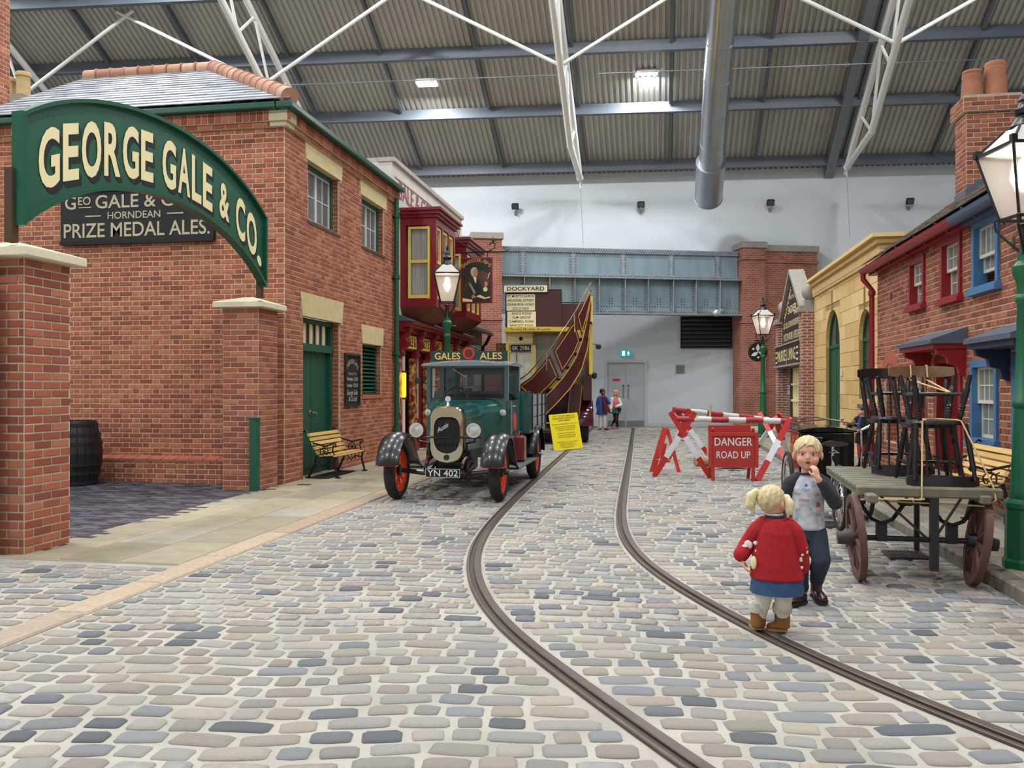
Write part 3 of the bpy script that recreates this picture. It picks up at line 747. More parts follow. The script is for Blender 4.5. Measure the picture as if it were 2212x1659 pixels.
# black ale sign on the yard wall
bs = thing('ale_sign', 'black board lettered PRIZE MEDAL ALES on the brewery yard wall', 'sign', (-7.65, GY0-.06, 3.55))
mb = MB(); mb.box(-8.92, -6.42, GY0-.07, GY0-.01, 3.58, 4.36); mb.build('board', mat('sign_black', '#101012', .7, var=.2, scale=4), bs, world=True)
mb = MB(); mb.box(-8.92, -6.42, GY0-.09, GY0-.02, 3.55, 3.6); mb.box(-8.92, -6.42, GY0-.09, GY0-.02, 4.34, 4.38); mb.build('board_frame', m_black, bs, world=True)
mb = MB(); U, V = (1, 0, 0), (0, 0, 1); yy = GY0-.074
text(mb, 'PRIZE MEDAL ALES.', (-7.67, yy, 3.66), U, V, .3, .012, width=2.38)
text(mb, 'HORNDEAN', (-7.7, yy, 3.925), U, V, .15, .008, width=.86)
mb.box(-8.5, -8.24, yy-.002, yy, 3.965, 3.985); mb.box(-7.16, -6.9, yy-.002, yy, 3.965, 3.985)
text(mb, 'G', (-8.84, yy, 4.09), U, V, .28, .012, 'l'); text(mb, 'EO', (-8.62, yy, 4.15), U, V, .17, .01, 'l'); mb.box(-8.61, -8.4, yy-.002, yy, 4.1, 4.115)
text(mb, 'GALE & C', (-8.33, yy, 4.09), U, V, .28, .012, 'l', width=1.27); text(mb, 'o', (-7.03, yy, 4.17), U, V, .15, .01, 'l'); mb.box(-7.03, -6.94, yy-.002, yy, 4.11, 4.125)
text(mb, 'L', (-6.85, yy, 4.09), U, V, .28, .012, 'l'); text(mb, 'TD', (-6.68, yy, 4.16), U, V, .16, .01, 'l')
mb.build('lettering', mat('aged_gold', '#b3a98c', .6, var=.15, scale=20), bs, world=True, fix=False)
# ================================================================== the hall
CA = math.radians(4.0); CD = Vector((math.cos(CA), math.sin(CA), 0)); RS = .527
E0 = cw((1470-1106)/FPX*30.8, 30.8, 9.2)
def rp(u, s, off=0.0):
    """point on the roof: u along the end wall, s metres towards the viewer, off below the sheet"""
    p = E0+CD*u; return Vector((p.x, p.y-s, 9.2+RS*s-off))
U0, U1 = -29, 13.5
m_hall = mat('hall_wall_paint', '#c3c8cc', .8, var=.03, scale=.6)
def hallwall(name, label, a, b, z0, z1, t=.2):
    a, b = Vector(a), Vector(b); d = (b-a).normalized(); n = Vector((-d.y, d.x, 0))
    mb = MB(); mb.prism([(0, z0), ((b-a).length, z0), ((b-a).length, z1), (0, z1)], a, d, (0, 0, 1), n, t)
    o = mb.build(name, m_hall, None); tag(o, label, None, kind='structure'); return o
WA = E0+CD*U0; WB = E0+CD*U1
hallwall('wall_end', 'pale grey end wall of the hall above the bridge', (WA.x, WA.y, 0), (WB.x, WB.y, 0), 0, 9.2)
SRG = 17.0  # ridge distance
def rp2(u, s): p = rp(u, SRG); return Vector((p.x, p.y-s, p.z-RS*s))
def gablewall(name, label, u, t):
    """side wall carried up to the roof on both slopes"""
    A, B, C = rp(u, 0), rp(u, SRG), rp2(u, 20.0); X = A.x; mb = MB()
    mb.prism([(A.y, 0), (A.y, A.z), (B.y, B.z), (C.y, C.z), (C.y, 0)], (X, 0, 0), (0, 1, 0), (0, 0, 1), (1, 0, 0), t)
    tag(mb.build(name, m_hall, None), label, None, kind='structure')
gablewall('wall_left', 'plain pale side wall of the hall behind the brewery', U0, -.2)
gablewall('wall_right', 'plain pale side wall of the hall behind the cottages', U1, .2)
_a, _b = rp2(U0, 20.0), rp2(U1, 20.0)
hallwall('wall_back', 'plain pale wall of the hall behind the viewer', (_b.x, _b.y, 0), (_a.x, _a.y, 0), 0, _a.z)
# corrugated roof sheets
m_sheet = mat('corrugated_sheet', '#a9a69f', .5, metal=.1, var=.12, scale=1.2, stretch=(1, .3, 1))
ce = thing('ceiling', 'corrugated metal roof with dark purlins over the hall', None, (0, 0, 0), kind='structure')
def sheet(s0, s1, z_of):
    mb = MB(); prof = [(0, 0), (.075, 0), (.095, .07), (.14, .07), (.16, 0)]
    xs = []; u = U0
    while u < U1:
        xs += [(u+a*1.15, b) for a, b in prof[:-1]]; u += .16*1.15
    top = [z_of(u, s0)+Vector((0, 0, b)) for u, b in xs]; bot = [z_of(u, s1)+Vector((0, 0, b)) for u, b in xs]
    mb.loft([top, bot], cap=False, closed=False); return mb
sheet(-.3, SRG, lambda u, s: rp(u, s)).build('roof_sheet', m_sheet, ce, fix=False)
sheet(0, 20.0, rp2).build('roof_sheet', m_sheet, ce, fix=False)
m_purlin = mat('purlin_grey', '#565d67', .5, var=.1, scale=2)
for s in (.55, 2.95, 5.15, 7.3, 9.6, 12, 14.5):
    mb = MB(); h = .34
    a, b = rp(U0, s), rp(U1, s)
    pr_ = [(-.05, -.02), (.05, -.02), (.05, -h), (.09, -h), (.09, -h-.025), (-.09, -h-.025), (-.09, -h), (-.05, -h)]
    mb.loft([[p+Vector((0, x, z)) for x, z in pr_] for p in (a, b)]); mb.build('purlin', m_purlin, ce)
m_gal = mat('galvanised', '#7b8288', .45, metal=.5, var=.12, scale=5)
u = -27.1
k = 0
while u < U1:
    for s0, s1 in ((.65, 2.85), (3.05, 5.05), (5.25, 7.2), (7.4, 9.5)):
        mb = MB(); mb.bar(rp(u, s0, .12), rp(u, s1, .12), .09, .16); mb.build('rafter_strut', m_purlin, ce)
    u += 2.967
# main galvanised beam beside a truss
mb = MB(); mb.bar(rp(5.15, -.2, .3), rp(5.15, 9, .3), .3, .18); mb.build('roof_beam', m_gal, ce)
# white tubular trusses
m_tube = mat('truss_white', '#d9d8d4', .35)
def truss(X, label):
    t = thing('roof_truss', label, None, (X, 29.8, 9.0), kind='structure')
    def tp(s, z): return Vector((X, 29.95-s, z))
    zr = lambda s: 9.2+RS*(s+.2)
    tip = tp(0, 8.75); mb = MB(); mb.tube([tip, tp(9, zr(9)-.55)], .1, 10); mb.build('top_chord', m_tube, t, world=True, smooth=True)
    k1 = tp(3.3, 8.95); mb = MB(); mb.tube([tip, k1], .1, 10); mb.tube([k1, tp(9.5, 8.95+.56*6.2)], .1, 10); mb.ball(k1, .105); mb.ball(tip, .13); mb.build('bottom_chord', m_tube, t, world=True, smooth=True)
    lo = lambda s: tp(s, 8.95+.56*(s-3.3)) ; hi = lambda s: tp(s, 8.75+(zr(9)-.55-8.75)*s/9)
    for a, b in ((3.3, 2.0), (3.3, 4.4), (5.4, 4.4), (5.4, 6.6), (7.6, 6.6), (7.6, 8.6)):
        mb = MB(); mb.tube([lo(a), hi(b)], .045, 8); mb.build('web_tube', m_tube, t, world=True, smooth=True)
    mb = MB(); mb.tube([tip, tip+Vector((0, .35, -.15))], .05, 8); mb.tube([tip+Vector((0, .05, 0)), tip+Vector((0, .05, -.35))], .02, 6); mb.build('tip_lug', m_tube, t, world=True)
    mb = MB(); mb.tube([tip+Vector((0, .12, -.1)), tip+Vector((.1, .12, -2.3))], .008, 5); mb.build('drop_wire', m_gal, t, world=True)
    for q in (-1, 1):
        a = lo(6.0); b = rp(0, 8.3, .5); b = Vector((X+q*4.45, b.y+.3, b.z-.35)); mb = MB(); mb.tube([a, b], .055, 8); mb.build('brace_tube', m_tube, t, world=True, smooth=True)
        a = lo(6.0)+Vector((0, -2.9, 1.6)); c = Vector((X+q*4.45, a.y+1.2, a.z+.2)); 
    return t
truss(-2.75, 'white tubular roof truss coming down between the two hanging lamps')
truss(6.15, 'white tubular roof truss beside the galvanised roof beam')
truss(-11.65, 'white tubular roof truss seen above the brewery roof')
truss(-20.0, 'white tubular roof truss seen above the buff chimney pots')
# pipe run with ring clips under the third purlin
pn = thing('roof_pipe_run', 'thin grey pipe with ring clips slung below a roof purlin', 'pipe', tuple(rp(0, 4.8, .7)))
mb = MB(); mb.tube([rp(U0, 4.75, .62), rp(-3.8, 4.75, .62)], .018, 6); mb.tube([rp(-2.6, 4.75, .62), rp(U1, 4.75, .62)], .018, 6); mb.build('pipe', m_gal, pn, world=True)
for i in range(24):
    u = -19+i*1.4; p = rp(u, 4.75, .62); mb = MB(); mb.tube([p+Vector((.055*math.cos(a), 0, .055*math.sin(a))) for a in np.linspace(0, 2*math.pi, 11)[:-1]], .013, 5, closed=True); mb.tube([p+Vector((0, 0, .05)), p+Vector((0, .1, .35))], .006, 4); mb.build('ring_clip', m_gal, pn, world=True)
# silver duct, parallel to the roof
m_duct = mat('duct_metal', '#a9adb2', .3, metal=.85, var=.06, scale=1.2)
du = thing('ventilation_duct', 'round silver ventilation duct with thicker end sleeve against the end wall', 'duct', tuple(px(1530, 425, 29.2)))
e = px(1530, 428, 29.2); dv = Vector((0, -1, RS)).normalized(); mb = MB(); mb.tube([e-dv*-1.3, e+dv*9.5], .385, 28); mb.build('duct_pipe', m_duct, du, world=True, smooth=True)
mb = MB(); mb.tube([e, e+dv*1.75], .47, 28); mb.tube([e-dv*.02, e+dv*.03], .485, 28); mb.tube([e+dv*1.72, e+dv*1.77], .485, 28); mb.build('end_sleeve', m_duct, du, world=True, smooth=True)
for q in (2.6, 3.9, 5.2, 6.5):
    mb = MB(); mb.tube([e+dv*q, e+dv*(q+.04)], .395, 28); mb.build('joint_band', m_duct, du, world=True, smooth=True)
# hanging LED lamps that are in view
m_led = mat('led_panel', '#ffffff', .5, emit=14)
for x, y, d, lab in ((922, 181, 27.2, 'lit white high bay lamp over the brewery end of the roof'), (1398, 160, 27.0, 'lit white high bay lamp over the bridge'), (2212, 135, 26.6, 'lit white high bay lamp behind the cottage chimney')):
    p = px(x, y, d); t = thing('high_bay_lamp', lab, 'ceiling lamp', tuple(p), CA, 'lit high bay lamps under the roof')
    mb = MB(); mb.rbox(-.34, .34, -.22, .22, .0, .1, .03); mb.build('housing', m_white, t); mb = MB(); mb.box(-.32, .32, -.2, .2, -.025, .0); mb.build('diffuser', m_led, t)
    mb = MB(); mb.tube([(0, 0, .1), (0, 0, .9)], .012, 6); mb.build('hanger', m_gal, t)
    area('high_bay_glow', p+Vector((0, 0, -.06)), (.6, .4), LAMP_W, p+Vector((0, .01, -5)))
# floodlights on the end wall
def endwall_pt(x, y):
    # point on the end wall face
    r = (x-1106)/FPX; dd = FW+RT*r; n = Vector((-CD.y, CD.x, 0)); d = (Vector((E0.x, E0.y, 0)).dot(n))/dd.dot(n); return px(x, y, d)
for x, y, lab in ((1115, 449, 'small black floodlight on the end wall near the white parapet'), (1385, 445, 'small black floodlight on the end wall below the centre truss tip'), (1663, 441, 'small black floodlight on the end wall beside the duct sleeve'), (1962, 438, 'small black floodlight on the end wall by the cottage roof')):
    p = endwall_pt(x, y)+Vector((0, -.22, 0)); t = thing('floodlight', lab, 'floodlight', tuple(p), CA)
    mb = MB(); mb.M = Matrix.Rotation(.5, 4, 'X'); mb.rbox(-.13, .13, -.05, .05, -.1, .12, .02); mb.build('lamp_body', m_blackm, t)
    mb = MB(); mb.M = Matrix.Rotation(.5, 4, 'X'); mb.box(-.11, .11, -.056, -.05, -.06, .1); mb.build('lens', m_glass, t)
    mb = MB(); mb.tube([(0, 0, -.05), (0, .0, -.2), (0, .18, -.2)], .018, 6); mb.box(-.05, .05, .13, .2, -.25, -.15); mb.build('arm', m_gal, t)
bl = cw((1083-1106)/FPX*28.4, 28.4); brt = cw((1597-1106)/FPX*29.6, 29.6); BU = (brt-bl).normalized(); BN = Vector((BU.y, -BU.x, 0)); BLEN = (brt-bl).length
# ------------------------------------------------------------------ girder bridge
bg = thing('girder_bridge', 'riveted grey-blue iron girder bridge spanning the street end', 'bridge', (bl.x, bl.y, 3.9))
bg.rotation_euler = (0, 0, math.atan2(BU.y, BU.x)); bg.location = (bl.x, bl.y, 0)
m_iron = mat('bridge_panel', '#74868f', .6, var=.18, scale=1.6, stretch=(2, 2, .35)); m_iron2 = mat('bridge_rib', '#7b8388', .6, var=.2, scale=4)
ZB, ZM, ZT = 3.92, 5.14, 6.12; L_ = BLEN
BX = lambda x: (x-1083)/(1597-1083)*L_
up = [0]+[BX(v_) for v_ in (1129, 1235, 1342, 1447, 1550)]+[L_]; lo_ = [0]+[BX(v_) for v_ in (1129, 1182, 1235, 1287, 1342, 1392, 1447, 1497, 1550)]+[L_]
for a, b in zip(up[:-1], up[1:]):
    mb = MB(); mb.box(a+.01, b-.01, .12, .16, ZM, ZT); mb.build('upper_panel', m_iron, bg)
for a, b in zip(lo_[:-1], lo_[1:]):
    mb = MB(); mb.box(a+.01, b-.01, .04, .08, ZB, ZM); mb.build('lower_panel', m_iron, bg)
for z0, z1, y0, nm in ((ZT-.16, ZT, .06, 'top_flange'), (ZM-.02, ZM+.1, .02, 'middle_flange'), (ZM-.06, ZM-.02, -.22, 'shelf_angle'), (ZB-.04, ZB, -.22, 'bottom_flange'), (ZB, ZB+.12, .0, 'bottom_web_angle')):
    mb = MB(); mb.box(0, L_, y0, .5 if 'flange' in nm and z0 > ZM+.2 else .14, z0, z1); mb.build(nm, m_iron2, bg)
for x in up[1:-1]:
    mb = MB(); mb.box(x-.11, x+.11, .085, .12, ZM+.1, ZT-.16); mb.build('upper_stiffener', m_iron2, bg)
for x in lo_[1:-1]:
    mb = MB(); mb.box(x-.07, x+.07, .015, .04, ZB, ZM-.06); mb.box(x-.012, x+.012, -.2, .02, ZB, ZM-.06); mb.build('lower_stiffener', m_iron2, bg)
rv = MB()
def rivet(x, y, z): rv.add([(x-.02, y, z-.02), (x+.02, y, z-.02), (x+.02, y, z+.02), (x-.02, y, z+.02), (x-.01, y-.02, z-.01), (x+.01, y-.02, z-.01), (x+.01, y-.02, z+.01), (x-.01, y-.02, z+.01)], [(0, 1, 5, 4), (1, 2, 6, 5), (2, 3, 7, 6), (3, 0, 4, 7), (4, 5, 6, 7)])
for x in np.arange(.05, L_, .09):
    rivet(x, .06, ZT-.11); rivet(x+.045, .06, ZT-.05); rivet(x, .02, ZM+.05); rivet(x, 0, ZB+.07)
for x in up[1:-1]:
    for z in np.arange(ZM+.16, ZT-.18, .09):
        rivet(x-.075, .085, z); rivet(x+.075, .085, z)
for x in lo_[1:-1]:
    for z in np.arange(ZB+.16, ZM-.1, .09): rivet(x-.05, .015, z); rivet(x+.05, .015, z)
for a, b in zip(lo_[4:-1], lo_[5:]):
    c = (a+b)/2
    for i in range(4):
        rivet(c-.05, .04, ZB+.25+.09*i); rivet(c+.05, .04, ZB+.25+.09*i)
        for q in (1, 2, 3): 
            if i == 1: rivet(c-.05-.09*q, .04, ZB+.25); rivet(c+.05+.09*q, .04, ZB+.25)
rv.build('rivets', mat('rivet', '#59636a', .5), bg, kind='stuff')
m_fbrick = brickmat('bridge_brick', '#8a4c3c', '#9c5c48', '#a08d7e', .215, .073, .014); m_conc = mat('coping_concrete', '#98928a', .85, var=.12)
def abut(name, label, boxes, zs, wing=None):
    t = thing(name, label, 'abutment', (bl.x, bl.y, 0), bg.rotation_euler.z)
    for i, (x0, x1, y0, y1, h) in enumerate(boxes):
        mb = MB(); mb.box(x0, x1, y0, y1, 0, h-.22); mb.build('brick_pier', m_fbrick, t)
        mb = MB(); mb.box(x0-.04, x1+.04, y0-.05, y1, h-.62, h-.55); mb.box(x0-.03, x1+.03, y0-.03, y1, 3.62, 3.7); mb.build('string_course', m_fbrick, t)
        mb = MB(); mb.box(x0-.05, x1+.05, y0-.06, y1, h-.22, h); mb.build('coping', m_conc, t, bevel=.02)
abut('bridge_abutment', 'red brick bridge abutment beside the round three-leaf sign', [(L_+.02, L_+.82, -.3, .6, 6.42), (L_+.83, L_+2.85, -.05, .3, 6.36)], 0)
abut('bridge_abutment', 'red brick bridge abutment behind the hanging inn sign', [(-1.0, -.02, -.3, .9, 6.5), (-3.2, -1.01, -.05, .7, 6.4)], 0)
# ------------------------------------------------------------------ end wall fittings
def on_end(name, label, cat, x0, x1, y0, y1, kind=None):
    a = endwall_pt(x0, y1); b = endwall_pt(x1, y1); z1 = endwall_pt(x0, y0).z
    t = thing(name, label, cat, (a.x, a.y-.02, 0), CA, kind=kind); return t, (b-a).length, a.z, z1
t, w_, z0, z1 = on_end('door_1', 'pale grey double exit doors with steel kick plates in the end wall', None, 1310, 1394, 780, 921, 'structure')
z0 = 0; m_dr = mat('exit_door', '#a9adb0', .5); m_ss = mat('brushed_steel', '#8b8e92', .35, metal=.7)
mb = MB(); mb.box(-.05, .03, -.05, .02, 0, z1); mb.box(w_-.03, w_+.05, -.05, .02, 0, z1); mb.box(-.05, w_+.05, -.05, .02, z1-.06, z1+.04); mb.build('door_frame', mat('frame_grey', '#b6b9bc', .5), t)
for a, b, q in ((.03, w_/2-.004, 1), (w_/2+.004, w_-.03, 0)):
    mb = MB(); mb.box(a, b, -.01, .02, .02, z1-.06); dl = mb.build('door_leaf', m_dr, t)
    mb = MB(); mb.box(a+.02, b-.02, -.016, -.01, .03, .22); mb.build('kick_plate', m_ss, dl)
    xc = w_/2+(-.09 if q else .09); mb = MB(); mb.box(xc-.035, xc+.035, -.016, -.01, 1.02, 1.4); mb.build('push_plate', m_ss, dl)
    mb = MB(); mb.lathe([(.04, 0), (.04, .006)], (xc, -.018, 1.48), 14, 'y'); mb.build('fire_disc', mat('disc_blue', '#33506e', .4), dl)
    if q:
        mb = MB(); mb.box(xc-.38, xc-.12, -.016, -.01, 1.65, 1.73); s_ = mb.build('fire_notice', mat('notice_red', '#b3271f', .5), dl)
t, w_, z0, z1 = on_end('exit_sign', 'small lit blue-green running man exit sign above the double doors', 'sign', 1339, 1364, 757, 770)
mb = MB(); mb.box(0, w_, -.05, .0, z0, z1); mb.build('sign_box', mat('exit_green', '#139aa5', .4, emit=.7), t)
mb = MB(); c, h = w_, z1-z0
mb.prism([(.6*c, z0+.45*h), (.7*c, z0+.45*h), (.7*c, z0+.12*h), (.76*c, z0+.12*h), (.76*c, z0+.45*h), (.86*c, z0+.45*h), (.73*c, z0+.88*h)], (0, -.052, 0), (1, 0, 0), (0, 0, 1), (0, -1, 0), .004)
mb.box(.18*c, .44*c, -.055, -.051, z0+.1*h, z0+.9*h); mb.build('pictogram', mat('exit_white', '#f4fbfb', .4, emit=.9), t)
mb = MB(); mb.bar((.24*c, -.056, z0+.2*h), (.32*c, -.056, z0+.5*h), .02, .01); mb.bar((.32*c, -.056, z0+.5*h), (.34*c, -.056, z0+.7*h), .03, .01); mb.bar((.32*c, -.056, z0+.5*h), (.4*c, -.056, z0+.3*h), .02, .01); mb.build('running_figure', mat('exit_green', '#139aa5', .4), t)
t, w_, z0, z1 = on_end('louvre_vent', 'large black louvred ventilation grille under the bridge', 'grille', 1470, 1580, 684, 752)
mb = MB(); mb.box(0, w_, 0, .02, z0, z1); mb.box(0, .04, -.1, 0, z0, z1); mb.box(w_-.04, w_, -.1, 0, z0, z1); mb.box(0, w_, -.1, 0, z0, z0+.04); mb.box(0, w_, -.1, 0, z1-.04, z1); mb.build('vent_frame', m_blackm, t)
for i in range(7):
    z = z0+.06+(z1-z0-.1)*i/7; mb = MB(); mb.add([(.04, -.1, z), (w_-.04, -.1, z), (w_-.04, -.02, z+.1), (.04, -.02, z+.1), (.04, -.1, z+.03), (w_-.04, -.1, z+.03), (w_-.04, -.02, z+.13), (.04, -.02, z+.13)], [(3, 2, 1, 0), (4, 5, 6, 7), (0, 1, 5, 4), (1, 2, 6, 5), (2, 3, 7, 6), (3, 0, 4, 7)]); mb.build('vent_blade', mat('blade_grey', '#3b3d40', .6), t)
t, w_, z0, z1 = on_end('wall_grille', 'small square grey air grille beside the exit doors', 'grille', 1460, 1479, 788, 806)
mb = MB(); mb.box(0, w_, -.02, .0, z0, z1); mb.build('grille_plate', mat('grille_grey', '#8a8d90', .6), t)
for i in range(5):
    z = z0+.03+(z1-z0-.04)*i/5; mb = MB(); mb.box(.02, w_-.02, -.035, -.02, z, z+.02); mb.build('grille_slat', mat('slat_dark', '#5b5e61', .6), t)
mb = MB(); a = endwall_pt(1400, 918); b = endwall_pt(1580, 918); mb.prism([(0, 0), ((b-a).length, 0), ((b-a).length, .12), (0, .12)], (a.x, a.y-.015, 0), (b-a).normalized()*Vector((1, 1, 0)), (0, 0, 1), (0, -1, 0), .015); o = mb.build('baseboard_end', mat('frame_grey', '#b6b9bc', .5), None); tag(o, 'low pale skirting along the end wall', None, kind='structure')
# ================================================================== public house
PX, PY0, PY1, PH = -5.42, 16.95, 23.2, 6.06
pub = thing('public_house', 'white rendered inn with maroon bay windows and marbled bar front', 'building', (PX, PY0, 0))
m_rend = mat('pub_render', '#d3cbc0', .85, var=.12, scale=2.5, bump=.2, bscale=20)
PM = FM((PX, PY0, 0), U_L, I_L); PW = PY1-PY0
mb = MB(); mb.M = PM; core(mb, PW, PH, [(.9, 3.2, 0.0, 2.3), (3.6, 6.0, 0, 2.3)], 0, .3); mb.build('street_wall', m_rend, pub, world=True)
mb = MB(); mb.M = PM; mb.box(-.02, .1, 0, 4.5, 5.0, PH); mb.box(0, PW, .3, 4.5, 5.3, 5.4); mb.build('side_wall', m_rend, pub, world=True)
mb = MB(); mb.M = PM; mb.box(-.04, PW+.04, -.06, .3, PH, PH+.09); mb.box(-.02, .3, 0, 4.5, PH, PH+.09); mb.build('parapet_coping', mat('coping_weathered', '#b9aea5', .85, var=.15), pub, world=True)
mb = MB(); mb.M = PM; mb.box(.15, PW-.1, -.02, 0, 5.78, 5.82); mb.box(.15, PW-.1, -.03, 0, 5.1, 5.13); mb.build('parapet_moulding', m_rend, pub, world=True)
mb = MB(); text(mb, 'GALE & CO. HORNDEAN', (PX+.012, PY0+.35, 5.4), (0, 1, 0), (0, 0, 1), .54, .004, 'l', width=5.6); mb.build('parapet_lettering', mat('faded_red', '#b0626a', .8, var=.15, scale=10), pub, world=True, fix=False)
def bay(y0, y1, z0, z1, proj):
    """canted box bay: near return, street face, far return"""
    X0, X1 = PX, PX+proj
    mb = MB(); c = .12
    for a, b in ((y0, y1),):
        mb.box(X0, X1, a, b, z0, z0+.16); mb.box(X0, X1+.0, a, b, z1-.16, z1)
        for xx, yy in ((X0, a), (X1-c, a), (X0, b-c), (X1-c, b-c)): mb.box(xx, xx+c, yy, yy+c, z0, z1)
        n = 3
        for i in range(1, n): q = a+(b-a)*i/n; mb.box(X1-.08, X1, q-.05, q+.05, z0, z1)
    bb = mb.build('bay_window', m_maroon, pub, world=True)
    mb = MB()   # cornice
    for k, (e, h0, h1) in enumerate(((.05, 0, .06), (.1, .06, .13), (.15, .13, .18))): mb.box(X0, X1+e, y0-e, y1+e, z1+h0, z1+h1)
    mb.build('bay_cornice', m_maroon, bb, world=True)
    mb = MB(); mb.box(X0, X1+.12, y0-.12, y1+.12, z1+.18, z1+.2); mb.build('bay_roof', m_lead, bb, world=True)
    mb = MB(); rings = [[(X0, y0, z0), (X1, y0, z0), (X1, y1, z0), (X0, y1, z0)], [(X0, y0+.1, z0-.12), (X1-.12, y0+.1, z0-.12), (X1-.12, y1-.1, z0-.12), (X0, y1-.1, z0-.12)], [(X0, y0+.3, z0-.32), (X1-.45, y0+.3, z0-.32), (X1-.45, y1-.3, z0-.32), (X0, y1-.3, z0-.32)]]
    mb.loft(rings); mb.build('bay_base', mat('bay_underside', '#6e3a2c', .7), bb, world=True)
    def sash(M, x0, x1):
        t = .055; mb = MB(); mb.M = M; a, b = z0+.18, z1-.18; mid = (a+b)/2+.02
        mb.box(x0, x0+t, 0, .05, a, b); mb.box(x1-t, x1, 0, .05, a, b); mb.box(x0, x1, 0, .05, a, a+.07); mb.box(x0, x1, 0, .05, b-t, b); mb.box(x0, x1, .0, .06, mid-.03, mid+.03)
        mb.build('sash', m_yel, bb, world=True)
        g = MB(); g.M = M; g.box(x0+t, x1-t, .02, .025, a+.07, b-t); g.build('pane', mat('bay_glass', '#8f9698', .08, spec=.8, alpha=.16), bb, world=True)
        g = MB(); g.M = M; n = 22
        pts = [(x0+t+(x1-x0-2*t)*i/n, .09+.018*math.sin(i*2.1)) for i in range(n+1)]
        g.loft([[(p, q, a) for p, q in pts], [(p, q, b) for p, q in pts]], cap=False, closed=False); g.build('curtain', m_curtain, bb, world=True, smooth=True)
    sash(FM((X0, y0+.03, 0), (1, 0, 0), (0, 1, 0)), .16, proj-.14)
    n = 3
    for i in range(n):
        a, b = (y1-y0)*i/n+(.14 if i == 0 else .07), (y1-y0)*(i+1)/n-(.14 if i == n-1 else .07)
        sash(FM((X1-.02, y0, 0), U_L, I_L), a, b)
    mb = MB(); mb.box(X0-.05, X0+.02, y0+.1, y1-.1, z0, z1); mb.build('room_behind', m_room, bb, world=True)
bay(17.5, 19.2, 3.12, 5.0, .78); bay(20.35, 22.1, 3.12, 4.86, .78)
# bar front: cornice, consoles, fascia boards, pilasters
mb = MB(); mb.M = PM; mb.box(.05, PW-.2, -.42, 0, 2.72, 2.78); mb.box(.05, PW-.2, -.36, 0, 2.66, 2.72); mb.box(.05, PW-.2, -.22, 0, 2.56, 2.66); mb.box(.05, PW-.2, -.12, 0, 2.2, 2.56); mb.build('bar_cornice', m_maroon, pub, world=True)
mb = MB(); mb.M = PM; mb.prism([(-.44, 2.78), (0, 2.78), (0, 2.95)], (.03, 0, 0), (0, 1, 0), (0, 0, 1), (1, 0, 0), PW-.2); mb.build('cornice_lead', m_lead, pub, world=True)
cons = [.25, 1.35, 2.45, 3.55, 4.7, 5.85]
m_marb = None
def marble():
    m = bpy.data.materials.new('marbled_brown'); m.use_nodes = True; nt = m.node_tree; N = nt.nodes; L = nt.links; b = N['Principled BSDF']; b.inputs['Roughness'].default_value = .2
    tc = N.new('ShaderNodeTexCoord'); nz = N.new('ShaderNodeTexNoise'); nz.inputs['Scale'].default_value = 3.2; nz.inputs['Detail'].default_value = 5; nz.inputs['Distortion'].default_value = 2.2; L.new(tc.outputs['Object'], nz.inputs['Vector'])
    cr = N.new('ShaderNodeValToRGB'); e = cr.color_ramp.elements; e[0].position = .35; e[0].color = (*lin('#5a1f17'), 1); e[1].position = .68; e[1].color = (*lin('#d8b37a'), 1)
    q = e.new(.5); q.color = (*lin('#8c4a2c'), 1); L.new(nz.outputs['Fac'], cr.inputs[0]); L.new(cr.outputs[0], b.inputs['Base Color']); return m
m_marb = marble()
words = ['GALE &', "CO'S", 'FAMED', 'FINE', 'ALES']
for i, x in enumerate(cons):
    mb = MB(); mb.M = PM
    poly = [(-.02, 2.66), (-.34, 2.66), (-.33, 2.55), (-.24, 2.45), (-.3, 2.36), (-.26, 2.26), (-.16, 2.2), (-.2, 2.1), (-.12, 2.04), (-.02, 2.04)]
    mb.prism(poly, (x-.09, 0, 0), (0, 1, 0), (0, 0, 1), (1, 0, 0), .18); cs = mb.build('console_bracket', m_maroon, pub, world=True, bevel=.015)
    mb = MB(); mb.M = PM; mb.rbox(x-.15, x+.15, -.1, .02, .35, 2.05, .02); mb.build('pilaster', m_marb, pub, world=True)
    mb = MB(); mb.M = PM; mb.rbox(x-.18, x+.18, -.14, .02, .0, .35, .02); mb.build('pilaster_base', m_maroon, pub, world=True)
    if i < 5:
        x1 = cons[i+1]; mb = MB(); mb.M = PM; mb.box(x+.12, x1-.12, -.16, -.1, 2.24, 2.52); fb = mb.build('fascia_board', m_yel, pub, world=True)
        mb = MB(); text(mb, words[i], (PX+.165, PY0+(x+x1)/2, 2.29), (0, 1, 0), (0, 0, 1), .28, .006, width=.72); mb.build('fascia_lettering', m_blackm, fb, world=True, fix=False)
for i, (a, b) in enumerate(zip(cons[:-1], cons[1:])):
    a, b = a+.15, b-.15
    if i in (0, 3):
        mb = MB(); mb.M = PM; mb.box(a, b, .1, .16, 0, 2.2); d_ = mb.build('bar_door', m_maroon, pub, world=True)
        mb = MB(); mb.M = PM; mb.box(a+.1, b-.1, .08, .1, 1.0, 1.9); mb.build('door_pane', m_glass, d_, world=True)
        mb = MB(); mb.M = PM; mb.box(a+.1, b-.1, .08, .1, .25, .85); mb.build('door_panel', m_red, d_, world=True)
    else:
        mb = MB(); mb.M = PM; mb.box(a, b, .02, .14, 0, .7); mb.box(a, a+.07, .02, .14, .7, 2.2); mb.box(b-.07, b, .02, .14, .7, 2.2); mb.box(a, b, .02, .14, 2.1, 2.2); f_ = mb.build('bar_window', m_maroon, pub, world=True)
        mb = MB(); mb.M = PM; mb.box(a+.07, b-.07, .08, .09, .7, 2.1); mb.build('etched_pane', mat('etched_glass', '#b7b3a8', .3, var=.25, scale=5), f_, world=True)
